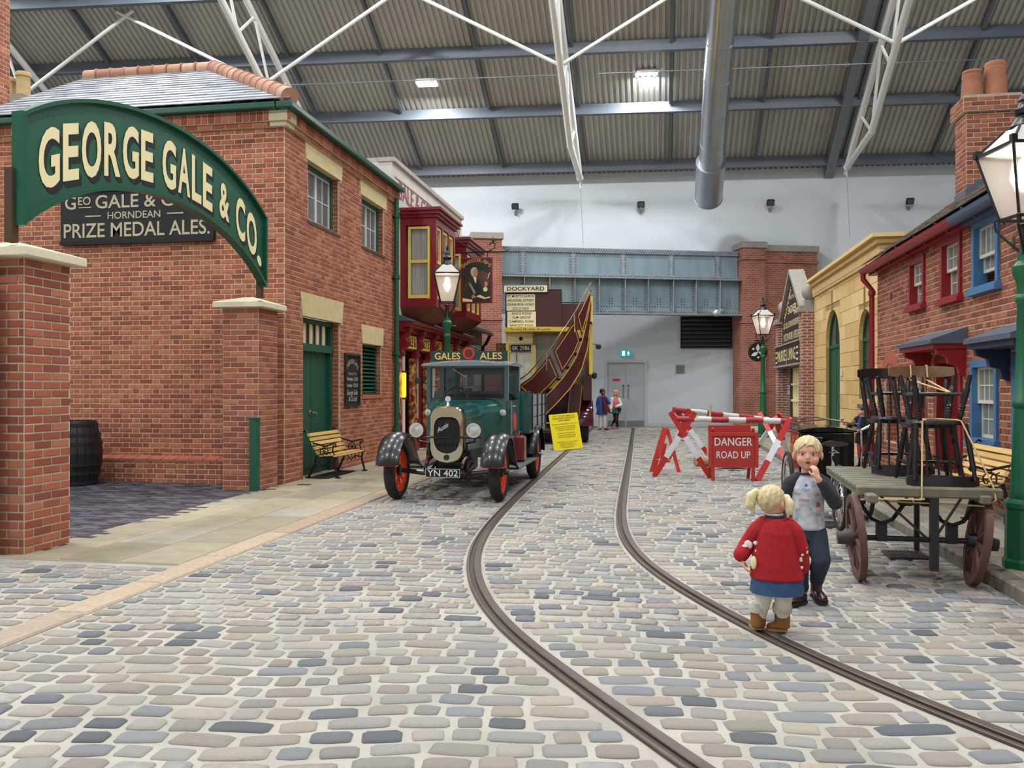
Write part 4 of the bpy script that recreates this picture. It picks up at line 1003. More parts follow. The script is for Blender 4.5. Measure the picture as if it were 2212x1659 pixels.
mb = MB(); mb.M = PM; mb.box(.0, PW, .31, .36, 0, 2.4); mb.build('bar_interior', m_room, pub, world=True)
bt = thing('wall_lantern', 'lit amber lamp beside the inn door', 'lamp', (PX+.1, PY0+.42, 1.2))
mb = MB(); mb.box(-.02, .06, -.09, .09, -.04, .0); mb.box(-.02, .06, -.09, .09, .52, .56); mb.build('lamp_frame', m_maroon, bt); mb = MB(); mb.rbox(-.01, .05, -.08, .08, .0, .52, .02); mb.build('lamp_glass', mat('amber_glass', '#ffc226', .4, emit=2.2), bt)
# inn sign on its bracket, standing out across the pavement
sY = 20.0
hs = thing('inn_sign', 'hanging painted inn sign lettered BAVERSTOCK ARMS with a seated man writing', 'sign', (-4.2, sY, 4.2))
pl_ = lambda x, y: onY(x, y, sY)
a, b = pl_(997, 557), pl_(1064, 655); SX0, SX1, SZ1, SZ0 = a.x, b.x, a.z, b.z
mb = MB(); mb.box(SX0, SX1, sY-.04, sY+.04, SZ0, SZ1); mb.build('sign_frame', m_maroon, hs, world=True, bevel=.01)
fw_ = SX1-SX0; fh = SZ1-SZ0; U, V = Vector((1, 0, 0)), Vector((0, 0, 1)); o_ = Vector((SX0, sY-.042, SZ0))
def pp(poly, m, nm, lift): 
    mb = MB(); mb.add([o_+U*(x*fw_)+V*(z*fh)+Vector((0, -lift, 0)) for x, z in poly], [tuple(range(len(poly)))]); mb.build(nm, m, hs, world=True, fix=False)
def ell(cx, cz, rx, rz, n=20): return [(cx+rx*math.cos(2*math.pi*i/n), cz+rz*math.sin(2*math.pi*i/n)) for i in range(n)]
pp([(.05, .035), (.95, .035), (.95, .965), (.05, .965)], mat('sign_dark', '#2b2622', .45, var=.35, scale=3), 'painted_ground', .001)
pp(ell(.66, .5, .25, .2), mat('sign_glow', '#5b3b2c', .5, var=.3, scale=5), 'painted_glow', .002)
pp([(.05, .13), (.06, .35), (.2, .52), (.32, .6), (.5, .58), (.62, .47), (.7, .3), (.75, .16), (.5, .1)], mat('sign_coat', '#3a2f1a', .5, var=.4, scale=9), 'painted_coat', .003)
pp([(.34, .58), (.46, .58), (.68, .3), (.66, .16), (.45, .16)], mat('sign_waistcoat', '#1a1c1e', .5), 'painted_waistcoat', .0035)
pp([(.38, .59), (.5, .56), (.48, .42), (.42, .5)], m_cream, 'painted_cravat', .004)
pp(ell(.42, .68, .115, .105), mat('sign_hair', '#b9b1a3', .6, var=.2, scale=20), 'painted_hair', .0042)
pp(ell(.46, .655, .075, .09), mat('sign_skin', '#c08763', .55, var=.15, scale=12), 'painted_face', .0046)
pp(ell(.8, .41, .05, .055), mat('sign_skin', '#c08763', .55), 'painted_hand', .005); pp(ell(.78, .3, .07, .05), m_cream, 'painted_cuff', .0048)
pp([(.84, .52), (.88, .55), (.93, .66), (.91, .66)], m_cream, 'painted_pen', .005)
pp([(.24, .45), (.28, .45), (.47, .25), (.45, .2), (.4, .22)], mat('sign_quill', '#a59a82', .6), 'painted_quill', .0052)
pp([(.05, .04), (.05, .12), (.36, .08), (.37, .035)], m_cream, 'painted_paper', .005); pp([(.48, .15), (.6, .185), (.78, .12), (.93, .145), (.93, .12), (.75, .09)], m_cream, 'painted_book', .005)
pp([(.34, .1), (.48, .13), (.42, .19), (.34, .17)], mat('sign_skin', '#c08763', .55), 'painted_writing_hand', .0055)
mb = MB(); s_ = 'BAVERSTOCK ARMS'
for i, ch in enumerate(s_):
    if ch == ' ': continue
    t = (i+.5)/len(s_)*2-1; ang = -t*.85; c = o_+U*(fw_*(.5+.42*t))+V*(fh*(.9-.13*t*t))+Vector((0, -.006, 0))
    text(mb, ch, c, U*math.cos(ang)+V*math.sin(ang), V*math.cos(ang)-U*math.sin(ang), .12 if ch not in 'BA' or i not in (0, 11) else .15, .004)
mb.build('sign_lettering', mat('sign_gold', '#c98a4b', .5), hs, world=True, fix=False)
mb = MB(); zt = SZ1+.12; mb.tube([(PX, sY, zt), (SX1+.3, sY, zt), (SX1+.38, sY, zt+.05)], .016, 6)
mb.tube([(PX, sY, zt+.5), (PX+.5, sY, zt+.4), (SX0+.1, sY, zt+.15), (SX0+.35, sY, zt+.03), (SX1-.1, sY, zt+.02), (SX1+.05, sY, zt+.1), (SX1+.06, sY, zt+.2), (SX1-.03, sY, zt+.22), (SX1-.08, sY, zt+.16)], .016, 6)
mb.tube([(SX0+.12, sY, zt), (SX0+.12, sY, SZ1)], .012, 5); mb.tube([(SX1-.12, sY, zt), (SX1-.12, sY, SZ1)], .012, 5); mb.lathe([(.0, 0), (.035, .03), (.03, .08), (.0, .15)], (SX1+.02, sY, zt+.22), 8); mb.build('iron_bracket', m_black, hs, world=True)
# ------------------------------------------------------------------ low house beyond the inn
lh = thing('stone_cottage', 'low pale stone house beyond the inn with dark gutter', 'building', (-5.7, PY1+.05, 0))
mb = MB(); mb.box(-8, -5.55, PY1+.06, 26.6, 0, 3.15); mb.build('house_wall', mat('pale_stone', '#b5aea0', .9, var=.2, scale=5), lh, world=True)
mb = MB(); mb.add([(-5.3, PY1+.02, 3.1), (-5.3, 26.7, 3.1), (-7.2, 26.7, 4.3), (-7.2, PY1+.02, 4.3), (-5.3, PY1+.02, 3.2), (-5.3, 26.7, 3.2), (-7.2, 26.7, 4.4), (-7.2, PY1+.02, 4.4)], [(0, 1, 2, 3), (4, 5, 6, 7), (0, 1, 5, 4), (3, 0, 4, 7)]); mb.build('roof', mat('dark_tile', '#4c4036', .85, var=.3, scale=8), lh, world=True)
mb = MB(); mb.tube([(-5.25, PY1+.02, 3.1), (-5.25, 26.7, 3.1)], .06, 8); mb.tube([(-5.25, 26.5, 3.1), (-5.4, 26.5, 2.8), (-5.5, 26.5, 2.7), (-5.5, 26.5, 0.05)], .05, 8); mb.build('gutter', m_black, lh, world=True)
mb = MB(); mb.box(-5.56, -5.5, 24.2, 25.2, 1.4, 2.5); wf = mb.build('window', m_white, lh, world=True); mb = MB(); mb.box(-5.5, -5.49, 24.27, 25.13, 1.47, 2.43); mb.build('pane', m_glass, wf, world=True)
# iron sign bracket over the pavement beyond the inn
ib = thing('iron_sign_bracket', 'black wrought iron scroll bracket over the pavement beyond the inn', 'bracket', tuple(px(1020, 765, 24.2)))
mb = MB(); q = lambda x, y: px(x, y, 24.2)
mb.tube([q(993, 758), q(1037, 764), q(1060, 780)], .03, 6); mb.tube([q(993, 742), q(1036, 743)], .025, 6); mb.tube([q(1000, 742), q(1022, 718)], .008, 4); mb.tube([q(1034, 742), q(1010, 705)], .008, 4)
mb.tube([q(1010+14*math.cos(a), 764-14*math.sin(a)) for a in np.linspace(0, math.pi, 9)], .025, 6); mb.tube([q(1028+9*math.cos(a), 762-9*math.sin(a)) for a in np.linspace(0, 2*math.pi, 10)], .02, 6); mb.build('scroll_iron', m_black, ib, world=True)
st = thing('stock_sign', 'small brown and orange sign board lettered ALLCAN STOCK on the far pavement', 'sign', tuple(px(1083, 757, 23.5)))
a, b = px(1072, 742, 24.4), px(1098, 760, 24.4); mb = MB(); c = (a+b)/2; mb.bar(a.lerp(b, .0)*1, b*1, .01, .01)
mb = MB(); uu = RT; mb.prism([(0, 0), (.36, 0), (.36, .24), (0, .24)], (a.x, a.y, b.z), uu, (0, 0, 1), -FW, .03); mb.build('sign_board', mat('stock_brown', '#33180d', .6), st, world=True)
mb = MB(); o2 = Vector((a.x, a.y, b.z))-FW*.034; text(mb, 'ALLCAN', o2+uu*.18+Vector((0, 0, .14)), uu, (0, 0, 1), .1, .004, width=.3); text(mb, 'STOCK', o2+uu*.18+Vector((0, 0, .03)), uu, (0, 0, 1), .13, .006, width=.32); mb.build('sign_lettering', mat('stock_orange', '#c98a3e', .6), st, world=True, fix=False)
mb = MB(); mb.tube([Vector((a.x, a.y, .02))+uu*.18, Vector((a.x, a.y, b.z))+uu*.18], .025, 8); mb.build('post', m_black, st, world=True)
# ------------------------------------------------------------------ brewery small things
nb = thing('door_notice', 'white paper notice fixed to the green brewery door', 'notice', tuple(onX(659, 822, GX-.18)))
mb = MB(); mb.M = GM; mb.box(.755, .99, .172, .176, 1.12, 1.62); mb.build('paper', mat('paper', '#d8dadb', .7), nb, world=True)
mb = MB()
for i, wd in enumerate((.12, .16, .18, .12, .17, .17, .17, .15, .17, .1)): mb.M = GM; mb.box(.775, .775+wd, .1705, .172, 1.575-i*.04, 1.588-i*.04)
mb.build('print_lines', mat('ink_grey', '#707276', .7), nb, world=True, kind='stuff')
cb = thing('chalkboard', 'black chalkboard of opening times lettered BAVERSTOCK ARMS on the brewery wall', 'chalkboard', (GX+.02, 14.4, 1.05))
mb = MB(); mb.M = GM; X0, X1 = 2.36, 3.08; mb.box(X0, X1, -.02, -.008, 1.08, 2.0); mb.build('slate', m_blackm, cb, world=True)
mb = MB(); mb.M = GM
for q in ((X0, X0+.04, 1.08, 2.0), (X1-.04, X1, 1.08, 2.0), (X0, X1, 1.96, 2.0), (X0, X1, 1.08, 1.12)): mb.box(q[0], q[1], -.045, -.008, q[2], q[3])
mb.build('frame', mat('frame_green', '#0f2a22', .5), cb, world=True)
mb = MB(); U, V = Vector((0, 1, 0)), Vector((0, 0, 1)); bx_ = GX+.021; yc = GY0+(X0+X1)/2
for i, ch in enumerate('BAVERSTOCK ARMS'):
    if ch == ' ': continue
    t = (i+.5)/15*2-1; ang = -t*.9; c = Vector((bx_, yc+.27*t, 1.83-.12*t*t)); text(mb, ch, c, U*math.cos(ang)+V*math.sin(ang), V*math.cos(ang)-U*math.sin(ang), .11, .004)
text(mb, 'Opening Times', (bx_, yc, 1.63), U, V, .07, 0, width=.4); mb.build('arched_lettering', mat('chalk_pink', '#b98f80', .8), cb, world=True, fix=False)
mb = MB(); text(mb, 'Weekdays  12-2.30', (bx_, yc, 1.53), U, V, .085, .003, width=.54); text(mb, 'Sundays  12-3.30', (bx_, yc, 1.42), U, V, .085, .003, width=.54)
text(mb, 'George Gale', (bx_, yc, 1.28), U, V, .12, .002, width=.52, shear=.3); text(mb, '& Co Ltd', (bx_, yc+.03, 1.17), U, V, .12, .002, width=.4, shear=.3); mb.build('chalk_writing', mat('chalk', '#c7cbc8', .8), cb, world=True, fix=False)
gp = thing('green_bollard', 'square green metal post in front of the brick gate pier', 'bollard', tuple(gnd(550, 1063)))
mb = MB(); mb.rbox(-.055, .055, -.055, .055, 0, .99, .01); mb.build('post', m_green, gp); mb = MB(); mb.rbox(-.06, .06, -.06, .06, .985, 1.0, .004); mb.build('cap', mat('moulding_green', '#15523b', .35), gp)
# barrel
p = onY(163, 1042, 11.05); bt_ = thing('barrel', 'black painted wooden barrel standing in the brewery yard', 'barrel', (p.x, p.y, .012))
bprof = [(.27, 0), (.31, .15), (.345, .32), (.36, .46), (.345, .6), (.31, .77), (.27, .92)]
m_bar = mat('barrel_black', '#1b1c1f', .55, var=.25, scale=6)
N_ = 22
for i in range(N_):
    a0, a1 = 2*math.pi*i/N_, 2*math.pi*(i+1)/N_-.02; mb = MB()
    mb.loft([[(r*math.cos(a0), r*math.sin(a0), z), (r*math.cos((a0+a1)/2)*1.002, r*math.sin((a0+a1)/2)*1.002, z), (r*math.cos(a1), r*math.sin(a1), z), ((r-.02)*math.cos(a1), (r-.02)*math.sin(a1), z), ((r-.02)*math.cos(a0), (r-.02)*math.sin(a0), z)] for r, z in bprof]); mb.build('stave', m_bar, bt_)
for z, r in ((.04, .288), (.18, .322), (.3, .345), (.6, .35), (.72, .326), (.86, .292)):
    mb = MB(); mb.tube([(r*math.cos(a), r*math.sin(a), z) for a in np.linspace(0, 2*math.pi, 29)[:-1]], [(.006, .024)]*28, 6, closed=True, up=(1, 0, 0)); mb.lathe([(r, z-.022), (r+.006, z-.022), (r+.006, z+.022), (r, z+.022)], (0, 0, 0), 28); mb.build('hoop', mat('hoop_iron', '#2b2d31', .45, metal=.4), bt_, smooth=True)
mb = MB(); mb.lathe([(.0, .89), (.26, .89), (.26, .9), (0, .9)], (0, 0, 0), 24); mb.build('barrel_head', mat('barrel_red', '#8c2b2a', .6), bt_)
# drain plates in the left pavement
gd = thing('drain_plate', 'small dark drain plate in the pavement by the brewery bench', 'drain', tuple(gnd(657, 1047, .02))); mb = MB(); mb.rbox(-.09, .09, -.05, .05, -.01, .006, .004); mb.build('plate', mat('drain_iron', '#3c3a36', .6), gd)
dg_ = thing('door_grating', 'dark slotted floor grating below the green brewery door', 'grating', (GX+.22, 12.95, .018))
mb = MB(); mb.box(-.17, .17, -.6, .6, 0, .006); mb.build('grating_tray', m_blackm, dg_)
for i in range(15):
    mb = MB(); mb.box(-.15, .15, -.57+i*.08, -.535+i*.08, .006, .016); mb.build('grating_bar', mat('drain_iron', '#3c3a36', .6), dg_)
# ================================================================== cottages on the right
CX, CY0, CY1, CH = 3.62, 3.6, 15.27, 3.36
U_R = (0, -1, 0); I_R = (1, 0, 0)
ct = thing('brick_cottages', 'red brick cottage row with red and blue painted sash windows and tiled roof', 'building', (CX, CY1, .1))
CM = FM((CX, CY1, 0), U_R, I_R)      # x runs from the far end towards the viewer
def cx_(x): return CY1-onX(x, 800, CX).y
def cz_(x, y): return onX(x, y, CX).z
# (name, px x0, x1, reference x for z, y top, y bottom)
def ope(x0, x1, xr, yt, yb): return (cx_(x0), cx_(x1), cz_(xr, yb), cz_(xr, yt))
W1 = ope(1968, 1999, 1984, 560, 662); W2 = ope(2037, 2078, 2058, 515, 645); W3 = ope(2106, 2160, 2130, 475, 622)
W4 = ope(2102, 2157, 2130, 782, 955); W5 = ope(1964, 1997, 1980, 790, 905); DR = ope(2022, 2080, 2050, 770, 1040); NI = ope(1911, 1937, 1925, 795, 900)
DR = (DR[0], DR[1], .1, DR[3]); NI = (NI[0], NI[1], .55, NI[3])
cops = [W1, W2, W3, W4, W5, DR, NI]
wall(ct, 'street_wall', (CX, CY1, 0), U_R, I_R, CY1-CY0, CH-.04, 'english', cops, m_brick_old, m_mortar2, thick=.3, z0=.1)
# rubbed brick flat arches over the lower openings
m_rub = mat('rubbed_brick', '#a05339', .85, var=.12, scale=12)
for o_, hgt in ((W4, .3), (W5, .16)):
    mb = MB(); mb.M = CM; mb.prism([(o_[0], o_[3]), (o_[1], o_[3]), (o_[1]+.04, o_[3]+hgt), (o_[0]-.04, o_[3]+hgt)], (0, 0, 0), (1, 0, 0), (0, 0, 1), (0, -1, 0), .009); mb.build('flat_arch', m_rub, ct, world=True)
mb = MB(); mb.M = CM; xa = (NI[0]+NI[1])/2; r = (NI[1]-NI[0])/2
mb.prism([(xa+(r+.0)*math.cos(t), NI[3]-r*.5+(r)*.7*math.sin(t)) for t in np.linspace(0, math.pi, 12)]+[(xa+(r+.14)*math.cos(t), NI[3]-r*.5+(r+.16)*.9*math.sin(t)) for t in np.linspace(math.pi, 0, 12)], (0, .02, 0), (1, 0, 0), (0, 0, 1), (0, -1, 0), .035); mb.build('arched_head', m_rub, ct, world=True)
def recess(par, M, x0, x1, z0, z1, y0, dep, m_, nm):
    """five sides of a room or passage behind an opening"""
    mb = MB(); mb.M = M; t = .02
    for q in ((x0-t, x0, y0, y0+dep, z0-t, z1+t), (x1, x1+t, y0, y0+dep, z0-t, z1+t), (x0, x1, y0, y0+dep, z0-t, z0), (x0, x1, y0, y0+dep, z1, z1+t), (x0-t, x1+t, y0+dep, y0+dep+t, z0-t, z1+t)): mb.box(*q)
    return mb.build(nm, m_, par, world=True)
recess(ct, CM, NI[0], NI[1], .1, NI[3]+.1, .3, 1.6, m_corebrick, 'alley_passage')
m_sashw = mat('sash_cream', '#cfcabb', .5)
def sashwin(o_, m_fr, nx, nz, open_=0.0, sillz=.05):
    x0, x1, z0, z1 = o_; fw = .055; mb = MB(); mb.M = CM
    mb.box(x0-.02, x0+fw, -.035, .12, z0, z1); mb.box(x1-fw, x1+.02, -.035, .12, z0, z1); mb.box(x0-.02, x1+.02, -.035, .12, z1-fw, z1+.03); mb.box(x0, x1, .0, .12, z0, z0+.03)
    fr = mb.build('window_frame', m_fr, ct, world=True); mb = MB(); mb.M = CM; mb.box(x0-.07, x1+.07, -.085, .06, z0-.06, z0+.0); mb.box(x0-.05, x1+.05, -.06, .06, z0, z0+.035); mb.build('sill', m_fr, fr, world=True)
    zm = (z0+z1)/2; a, b = x0+fw, x1-fw; t = .03
    for zz0, zz1, y in ((zm-.02, z1-fw, .03), (z0+.035+open_, zm+.02+open_*.6, .075)):
        mb = MB(); mb.M = CM; mb.box(a, a+t, y, y+.04, zz0, zz1); mb.box(b-t, b, y, y+.04, zz0, zz1); mb.box(a, b, y, y+.04, zz0, zz0+t*1.3); mb.box(a, b, y, y+.04, zz1-t, zz1)
        for i in range(1, nx): q = a+t+(b-a-2*t)*i/nx; mb.box(q-.008, q+.008, y+.01, y+.03, zz0, zz1)
        for i in range(1, nz): q = zz0+(zz1-zz0)*i/nz; mb.box(a, b, y+.01, y+.03, q-.008, q+.008)
        mb.build('sash', m_sashw, fr, world=True)
        for i in range(nx):
            for j in range(nz):
                g = MB(); g.M = CM; g.box(a+t+(b-a-2*t)*i/nx, a+t+(b-a-2*t)*(i+1)/nx, y+.018, y+.022, zz0+t+(zz1-zz0-2*t)*j/nz, zz0+t+(zz1-zz0-2*t)*(j+1)/nz); g.build('pane', mat('cottage_glass', '#9aa09c', .1, alpha=.5), fr, world=True, fix=False)
    g = MB(); g.M = CM; n = 26; pts = [(a+(b-a)*i/n, .17+.016*math.sin(i*1.9)) for i in range(n+1)]
    zc0 = z0+.03 if not open_ else z0+.25
    g.loft([[(p, q, zc0) for p, q in pts], [(p, q, z1) for p, q in pts]], cap=False, closed=False); g.build('net_curtain', m_curtain, fr, world=True, smooth=True)
    recess(fr, CM, x0, x1, z0, z1, .3, 1.2, m_room, 'room_behind')
sashwin(W1, m_red, 3, 2); sashwin(W2, m_red, 3, 2); sashwin(W3, m_blue, 4, 1, open_=.16); sashwin(W4, m_blue, 4, 2); sashwin(W5, m_red, 3, 2)
# red door with hood
mb = MB(); mb.M = CM; x0, x1, z0, z1 = DR
mb.box(x0, x0+.09, -.03, .2, z0, z1); mb.box(x1-.09, x1, -.03, .2, z0, z1); mb.box(x0, x1, -.03, .2, z1-.08, z1); df = mb.build('door_case', m_red, ct, world=True)
mb = MB(); mb.M = CM; mb.box(x0+.09, x1-.09, .15, .19, z0, z1-.08); dl = mb.build('door_leaf', m_red, df, world=True)
for a, b in ((.12, .7), (.8, 1.3)):
    mb = MB(); mb.M = CM; mb.box(x0+.16, x1-.16, .14, .15, z0+a, z0+b); mb.build('door_panel', m_maroon, dl, world=True)
mb = MB(); mb.M = CM; mb.tube([(x0+.14, .15, 1.0), (x0+.14, .1, 1.0)], .025, 10); mb.build('door_knob', m_brass, dl, world=True, smooth=True)
mb = MB(); mb.M = CM; mb.box(x1-.25, x1-.09, .12, .14, .5, 1.6); mb.build('door_curtain', mat('white_cloth', '#c9c9c2', .9), df, world=True)
hx0, hx1 = cx_(2005), cx_(2092)
def hood(x0, x1, z, m_, nm):
    mb = MB(); mb.M = CM; mb.box(x0, x1, -.42, 0, z, z+.05); mb.prism([(-.42, z+.05), (0, z+.05), (0, z+.2)], (x0, 0, 0), (0, 1, 0), (0, 0, 1), (1, 0, 0), x1-x0); h = mb.build(nm, m_lead, ct, world=True)
    mb = MB(); mb.M = CM; mb.box(x0+.03, x1-.03, -.38, 0, z-.06, z); mb.build('hood_moulding', m_, h, world=True)
    for xx in (x0+.06, x1-.14):
        mb = MB(); mb.M = CM; mb.prism([(0, z-.05), (-.34, z-.05), (-.33, z-.12), (-.22, z-.16), (-.2, z-.24), (-.1, z-.27), (-.08, z-.36), (0, z-.4)], (xx, 0, 0), (0, 1, 0), (0, 0, 1), (1, 0, 0), .08); mb.build('hood_bracket', m_, h, world=True)
hood(hx0, hx1, cz_(2045, 748), m_red, 'door_hood')
bx0 = cx_(2172); hood(bx0, bx0+1.25, cz_(2185, 742), mat('hood_navy', '#22304a', .5), 'door_hood')
# blue door beneath (mostly behind the lamp post)
mb = MB(); mb.M = CM; mb.box(bx0+.2, bx0+1.05, -.02, .0, .1, 1.75); mb.build('door_leaf', m_blue, ct, world=True)
# wall ties (iron pattress plates)
for x, y in ((1925, 640), (2189, 524)):
    p = onX(x, y, CX-.01); mb = MB(); mb.ball((p.x, p.y, p.z), (.02, .035, .07)); mb.build('tie_plate', mat('tie_iron', '#5b4a3c', .8), ct, world=True)
# gutter, fascia (red part then blue-grey part)
ysp = onX(2075, 470, CX-.12).y
for a, b, m_, nm in ((CY1+.12, ysp, m_red, 'gutter'), (ysp, CY0, mat('gutter_blue', '#46566b', .5), 'gutter')):
    mb = MB(); mb.loft([[(CX-.2+.075*math.cos(t), y, CH+.03+.075*math.sin(t)) for t in np.linspace(math.pi, 2*math.pi, 9)]+[(CX-.12, y, CH+.05), (CX-.28, y, CH+.05)] for y in (a, b)]); g_ = mb.build(nm, m_, ct, world=True)
    mb = MB(); mb.box(CX-.12, CX, min(a, b), max(a, b), CH-.06, CH+.06); mb.build('fascia', m_, ct, world=True)
    y = a-.5
    while y > b:
        mb = MB(); mb.bar((CX-.28, y, CH+.07), (CX-.1, y, CH-.06), .03, .015); mb.build('gutter_bracket', m_, ct, world=True); y -= .9
# red downpipe at the far corner
rd = thing('red_downpipe', 'red rainwater pipe with swan neck at the corner of the brick cottages', 'drainpipe', (CX-.1, CY1+.06, .1))
mb = MB(); mb.tube([(CX-.22, CY1+.05, CH-.03), (CX-.22, CY1+.05, CH-.12), (CX-.08, CY1+.05, CH-.3), (CX-.08, CY1+.05, .1)], .045, 10); mb.build('pipe', m_red, rd, world=True, smooth=True)
for z in (.6, 1.55, CH-.4):
    mb = MB(); mb.lathe([(.045, 0), (.062, .01), (.062, .08), (.045, .09)], (CX-.08, CY1+.05, z), 10); mb.build('pipe_collar', m_red, rd, world=True, smooth=True)
# tiled roof
CRX, CRZ = CX+3.0, CH+2.35
mb = MB(); mb.add([(CX-.22, CY1+.05, CH+.08), (CX-.22, CY0, CH+.08), (CRX, CY0, CRZ), (CRX, CY1+.05, CRZ), (CX-.1, CY1+.02, CH-.02), (CX-.1, CY0, CH-.02)], [(0, 1, 2, 3), (0, 4, 5, 1)]); crf = mb.build('roof', mat('roof_batten', '#3b3734', .9), ct, world=True)
m_ctile = mat('clay_tile', '#7a7068', .7, cols=['#857a70', '#71685f', '#938a80', '#655c55', '#8a7d70', '#9b9288', '#5b534c'], var=.2, scale=12)
slate_rows(crf, (CX-.24, CY1+.06, CH+.09), (CX-.24, 7.2, CH+.09), (CRX, CY1+.06, CRZ+.01), (CRX, 7.2, CRZ+.01), 34, .17, m_ctile, 300, t=.02, name='roof_tile', seed=8)
mb = MB(); mb.add([(CX-.1, CY1, CH), (CRX, CY1, CRZ-.02), (CRX+3, CY1, CH), (CRX, CY1, 3)], [(0, 1, 2, 3)]); mb.build('gable', m_fbrick, ct, world=True)
# chimney on the cottage roof, at the far gable end
hX0, hX1 = 4.82, 5.62; hy0, hy1 = 14.7, 15.2
ch = thing('cottage_chimney', 'red brick chimney stack with two clay pots on the cottage roof', 'chimney', ((hX0+hX1)/2, hy0, 4.3))
zt = 5.8; zb = 4.3
rz_ = lambda X: CH+.08+(X-CX+.22)*(CRZ-CH-.08)/(CRX-CX+.22)
mb = MB(); mb.box(hX0, hX1, hy0, hy1, zb, zt+.2); hc = mb.build('stack_core', m_mortar2, ch, world=True)
cells = [c for c in brick_cells(hX1-hX0, zt, 'stretcher', [], zb) if c[1] > rz_(hX0+c[0])-.05]; lay_bricks(hc, cells, (hX0, hy0, 0), (1, 0, 0), (0, 1, 0), m_brick_old, .007, 200)
lay_bricks(hc, brick_cells(hy1-hy0, zt, 'stretcher', [], zb, shift=BL/2), (hX0, hy1, 0), (0, -1, 0), (1, 0, 0), m_brick_old, .007, 90)
mb = MB(); mb.box(hX0-.06, hX1+.06, hy0-.06, hy1+.06, zt, zt+.225); hd = mb.build('stack_head', m_mortar2, ch, world=True)
for o_, u_, i_, ln in (((hX0-.06, hy0-.06, 0), (1, 0, 0), (0, 1, 0), hX1-hX0+.12), ((hX0-.06, hy1+.06, 0), (0, -1, 0), (1, 0, 0), hy1-hy0+.12)):
    lay_bricks(hd, brick_cells(ln, zt+.225, 'stretcher', [], zt+.005), o_, u_, i_, m_brick_old, .008, 60)
mb = MB(); mb.box(hX0-.02, hX1+.02, hy0-.02, hy1+.02, zt+.225, zt+.27); mb.build('flaunching', mat('cement', '#9c9488', .9, var=.15), ch, world=True)
mpot = mat('clay_pot', '#9a6448', .8, var=.2, scale=5)
for xx, rr, hh in ((hX0+.17, .155, .48), (hX1-.28, .165, .6)):
    mb = MB(); mb.lathe([(rr*1.08, 0), (rr, hh*.45), (rr*.93, hh*.72), (rr*.97, hh*.76), (rr*.97, hh*.84), (rr*.9, hh*.86), (rr*.98, hh*.95), (rr*.9, hh), (rr*.7, hh)], (xx, (hy0+hy1)/2, zt+.25), 22); mb.build('chimney_pot', mpot, ch, world=True, smooth=True)
# stepped lead flashing where stack meets roof
X = hX0
while X < hX1-.02:
    mb = MB(); mb.box(X, min(X+.115, hX1), hy0-.02, hy0, rz_(X)-.05, rz_(X)+.2); mb.build('lead_flashing', m_lead, ch, world=True); X += .115
mb = MB(); mb.box(hX0-.02, hX0, hy0-.02, hy1, rz_(hX0)-.05, rz_(hX0)+.12); mb.build('lead_flashing', m_lead, ch, world=True)
# ================================================================== yellow stone hall
YX, YY0, YY1, YH = 3.8, 15.75, 22.33, 4.0
yb = thing('yellow_stone_building', 'honey coloured stone building with round-arched green door and window', 'building', (YX, YY0, .1))
m_ys = mat('honey_stone', '#cfae72', .8, cols=['#d2b176', '#c9a76b', '#d8ba82', '#c6a468', '#d0ad70'], var=.08, scale=5)
m_ysj = mat('stone_joint', '#9c8350', .9)
YM = FM((YX, YY1, 0), U_R, I_R); YW = YY1-YY0
def yx_(x): return YY1-onX(x, 800, YX).y
def yz_(x, y): return onX(x, y, YX).z
d0, d1, dtop = yx_(1784), yx_(1814), yz_(1800, 668); w0, w1, wtop, wbot = yx_(1855), yx_(1884), yz_(1868, 668), yz_(1868, 862)
yops = [(d0, d1, .1, dtop), (w0, w1, wbot, wtop)]
mb = MB(); mb.M = YM; core(mb, YW, YH-.3, yops, 0.012, .32); mb.build('joint_core', m_ysj, yb, world=True)
def arch_pts(a, b, zt, n=14):
    r = (b-a)/2; c = (a+b)/2; zc = zt-r*1.05; return [(c+r*math.cos(t), zc+r*1.05*math.sin(t)) for t in np.linspace(0, math.pi, n)], zc
# ashlar blocks
BHt = .29; k = 0; z = .1; mbs = []
while z < YH-.32:
    x = -(k % 2)*.3; zt_ = min(z+BHt, YH-.3)
    while x < YW:
        segs = [(max(x, 0), min(x+.6, YW))]
        for a, b, c_, d_ in yops:
            if z+.02 < d_ and zt_-.02 > c_:
                ns = []
                for s0, s1 in segs:
                    if b <= s0 or a >= s1: ns.append((s0, s1)); continue
                    if a > s0: ns.append((s0, a))
                    if b < s1: ns.append((b, s1))
                segs = ns
        for s0, s1 in segs:
            if s1-s0 > .04:
                mb = MB(); mb.M = YM; mb.box(s0+.004, s1-.004, 0, .02, z+.004, zt_-.004); mb.build('ashlar_block', m_ys, yb, world=True, fix=False)
        x += .6
    z += BHt; k += 1
for a, b, c_, d_ in yops:   # spandrels that turn the square openings into arches, with keystone
    pts, zc = arch_pts(a, b, d_); mid = len(pts)//2
    mb = MB(); mb.M = YM
    mb.prism(pts[:mid]+[((a+b)/2, d_)]+[((a+b)/2, d_+.02), (b, d_+.02), (b, zc)], (0, -.004, 0), (1, 0, 0), (0, 0, 1), (0, 1, 0), .32)
    mb.prism([((a+b)/2, d_)]+pts[mid:]+[(a, zc), (a, d_+.02), ((a+b)/2, d_+.02)], (0, -.004, 0), (1, 0, 0), (0, 0, 1), (0, 1, 0), .32)
    mb.build('arch_stone', m_ys, yb, world=True)
    mb = MB(); mb.M = YM; mb.box((a+b)/2-.012, (a+b)/2+.012, -.03, .0, d_-.02, d_+.42); mb.build('keystone', m_ysj, yb, world=True)
mb = MB(); mb.M = YM
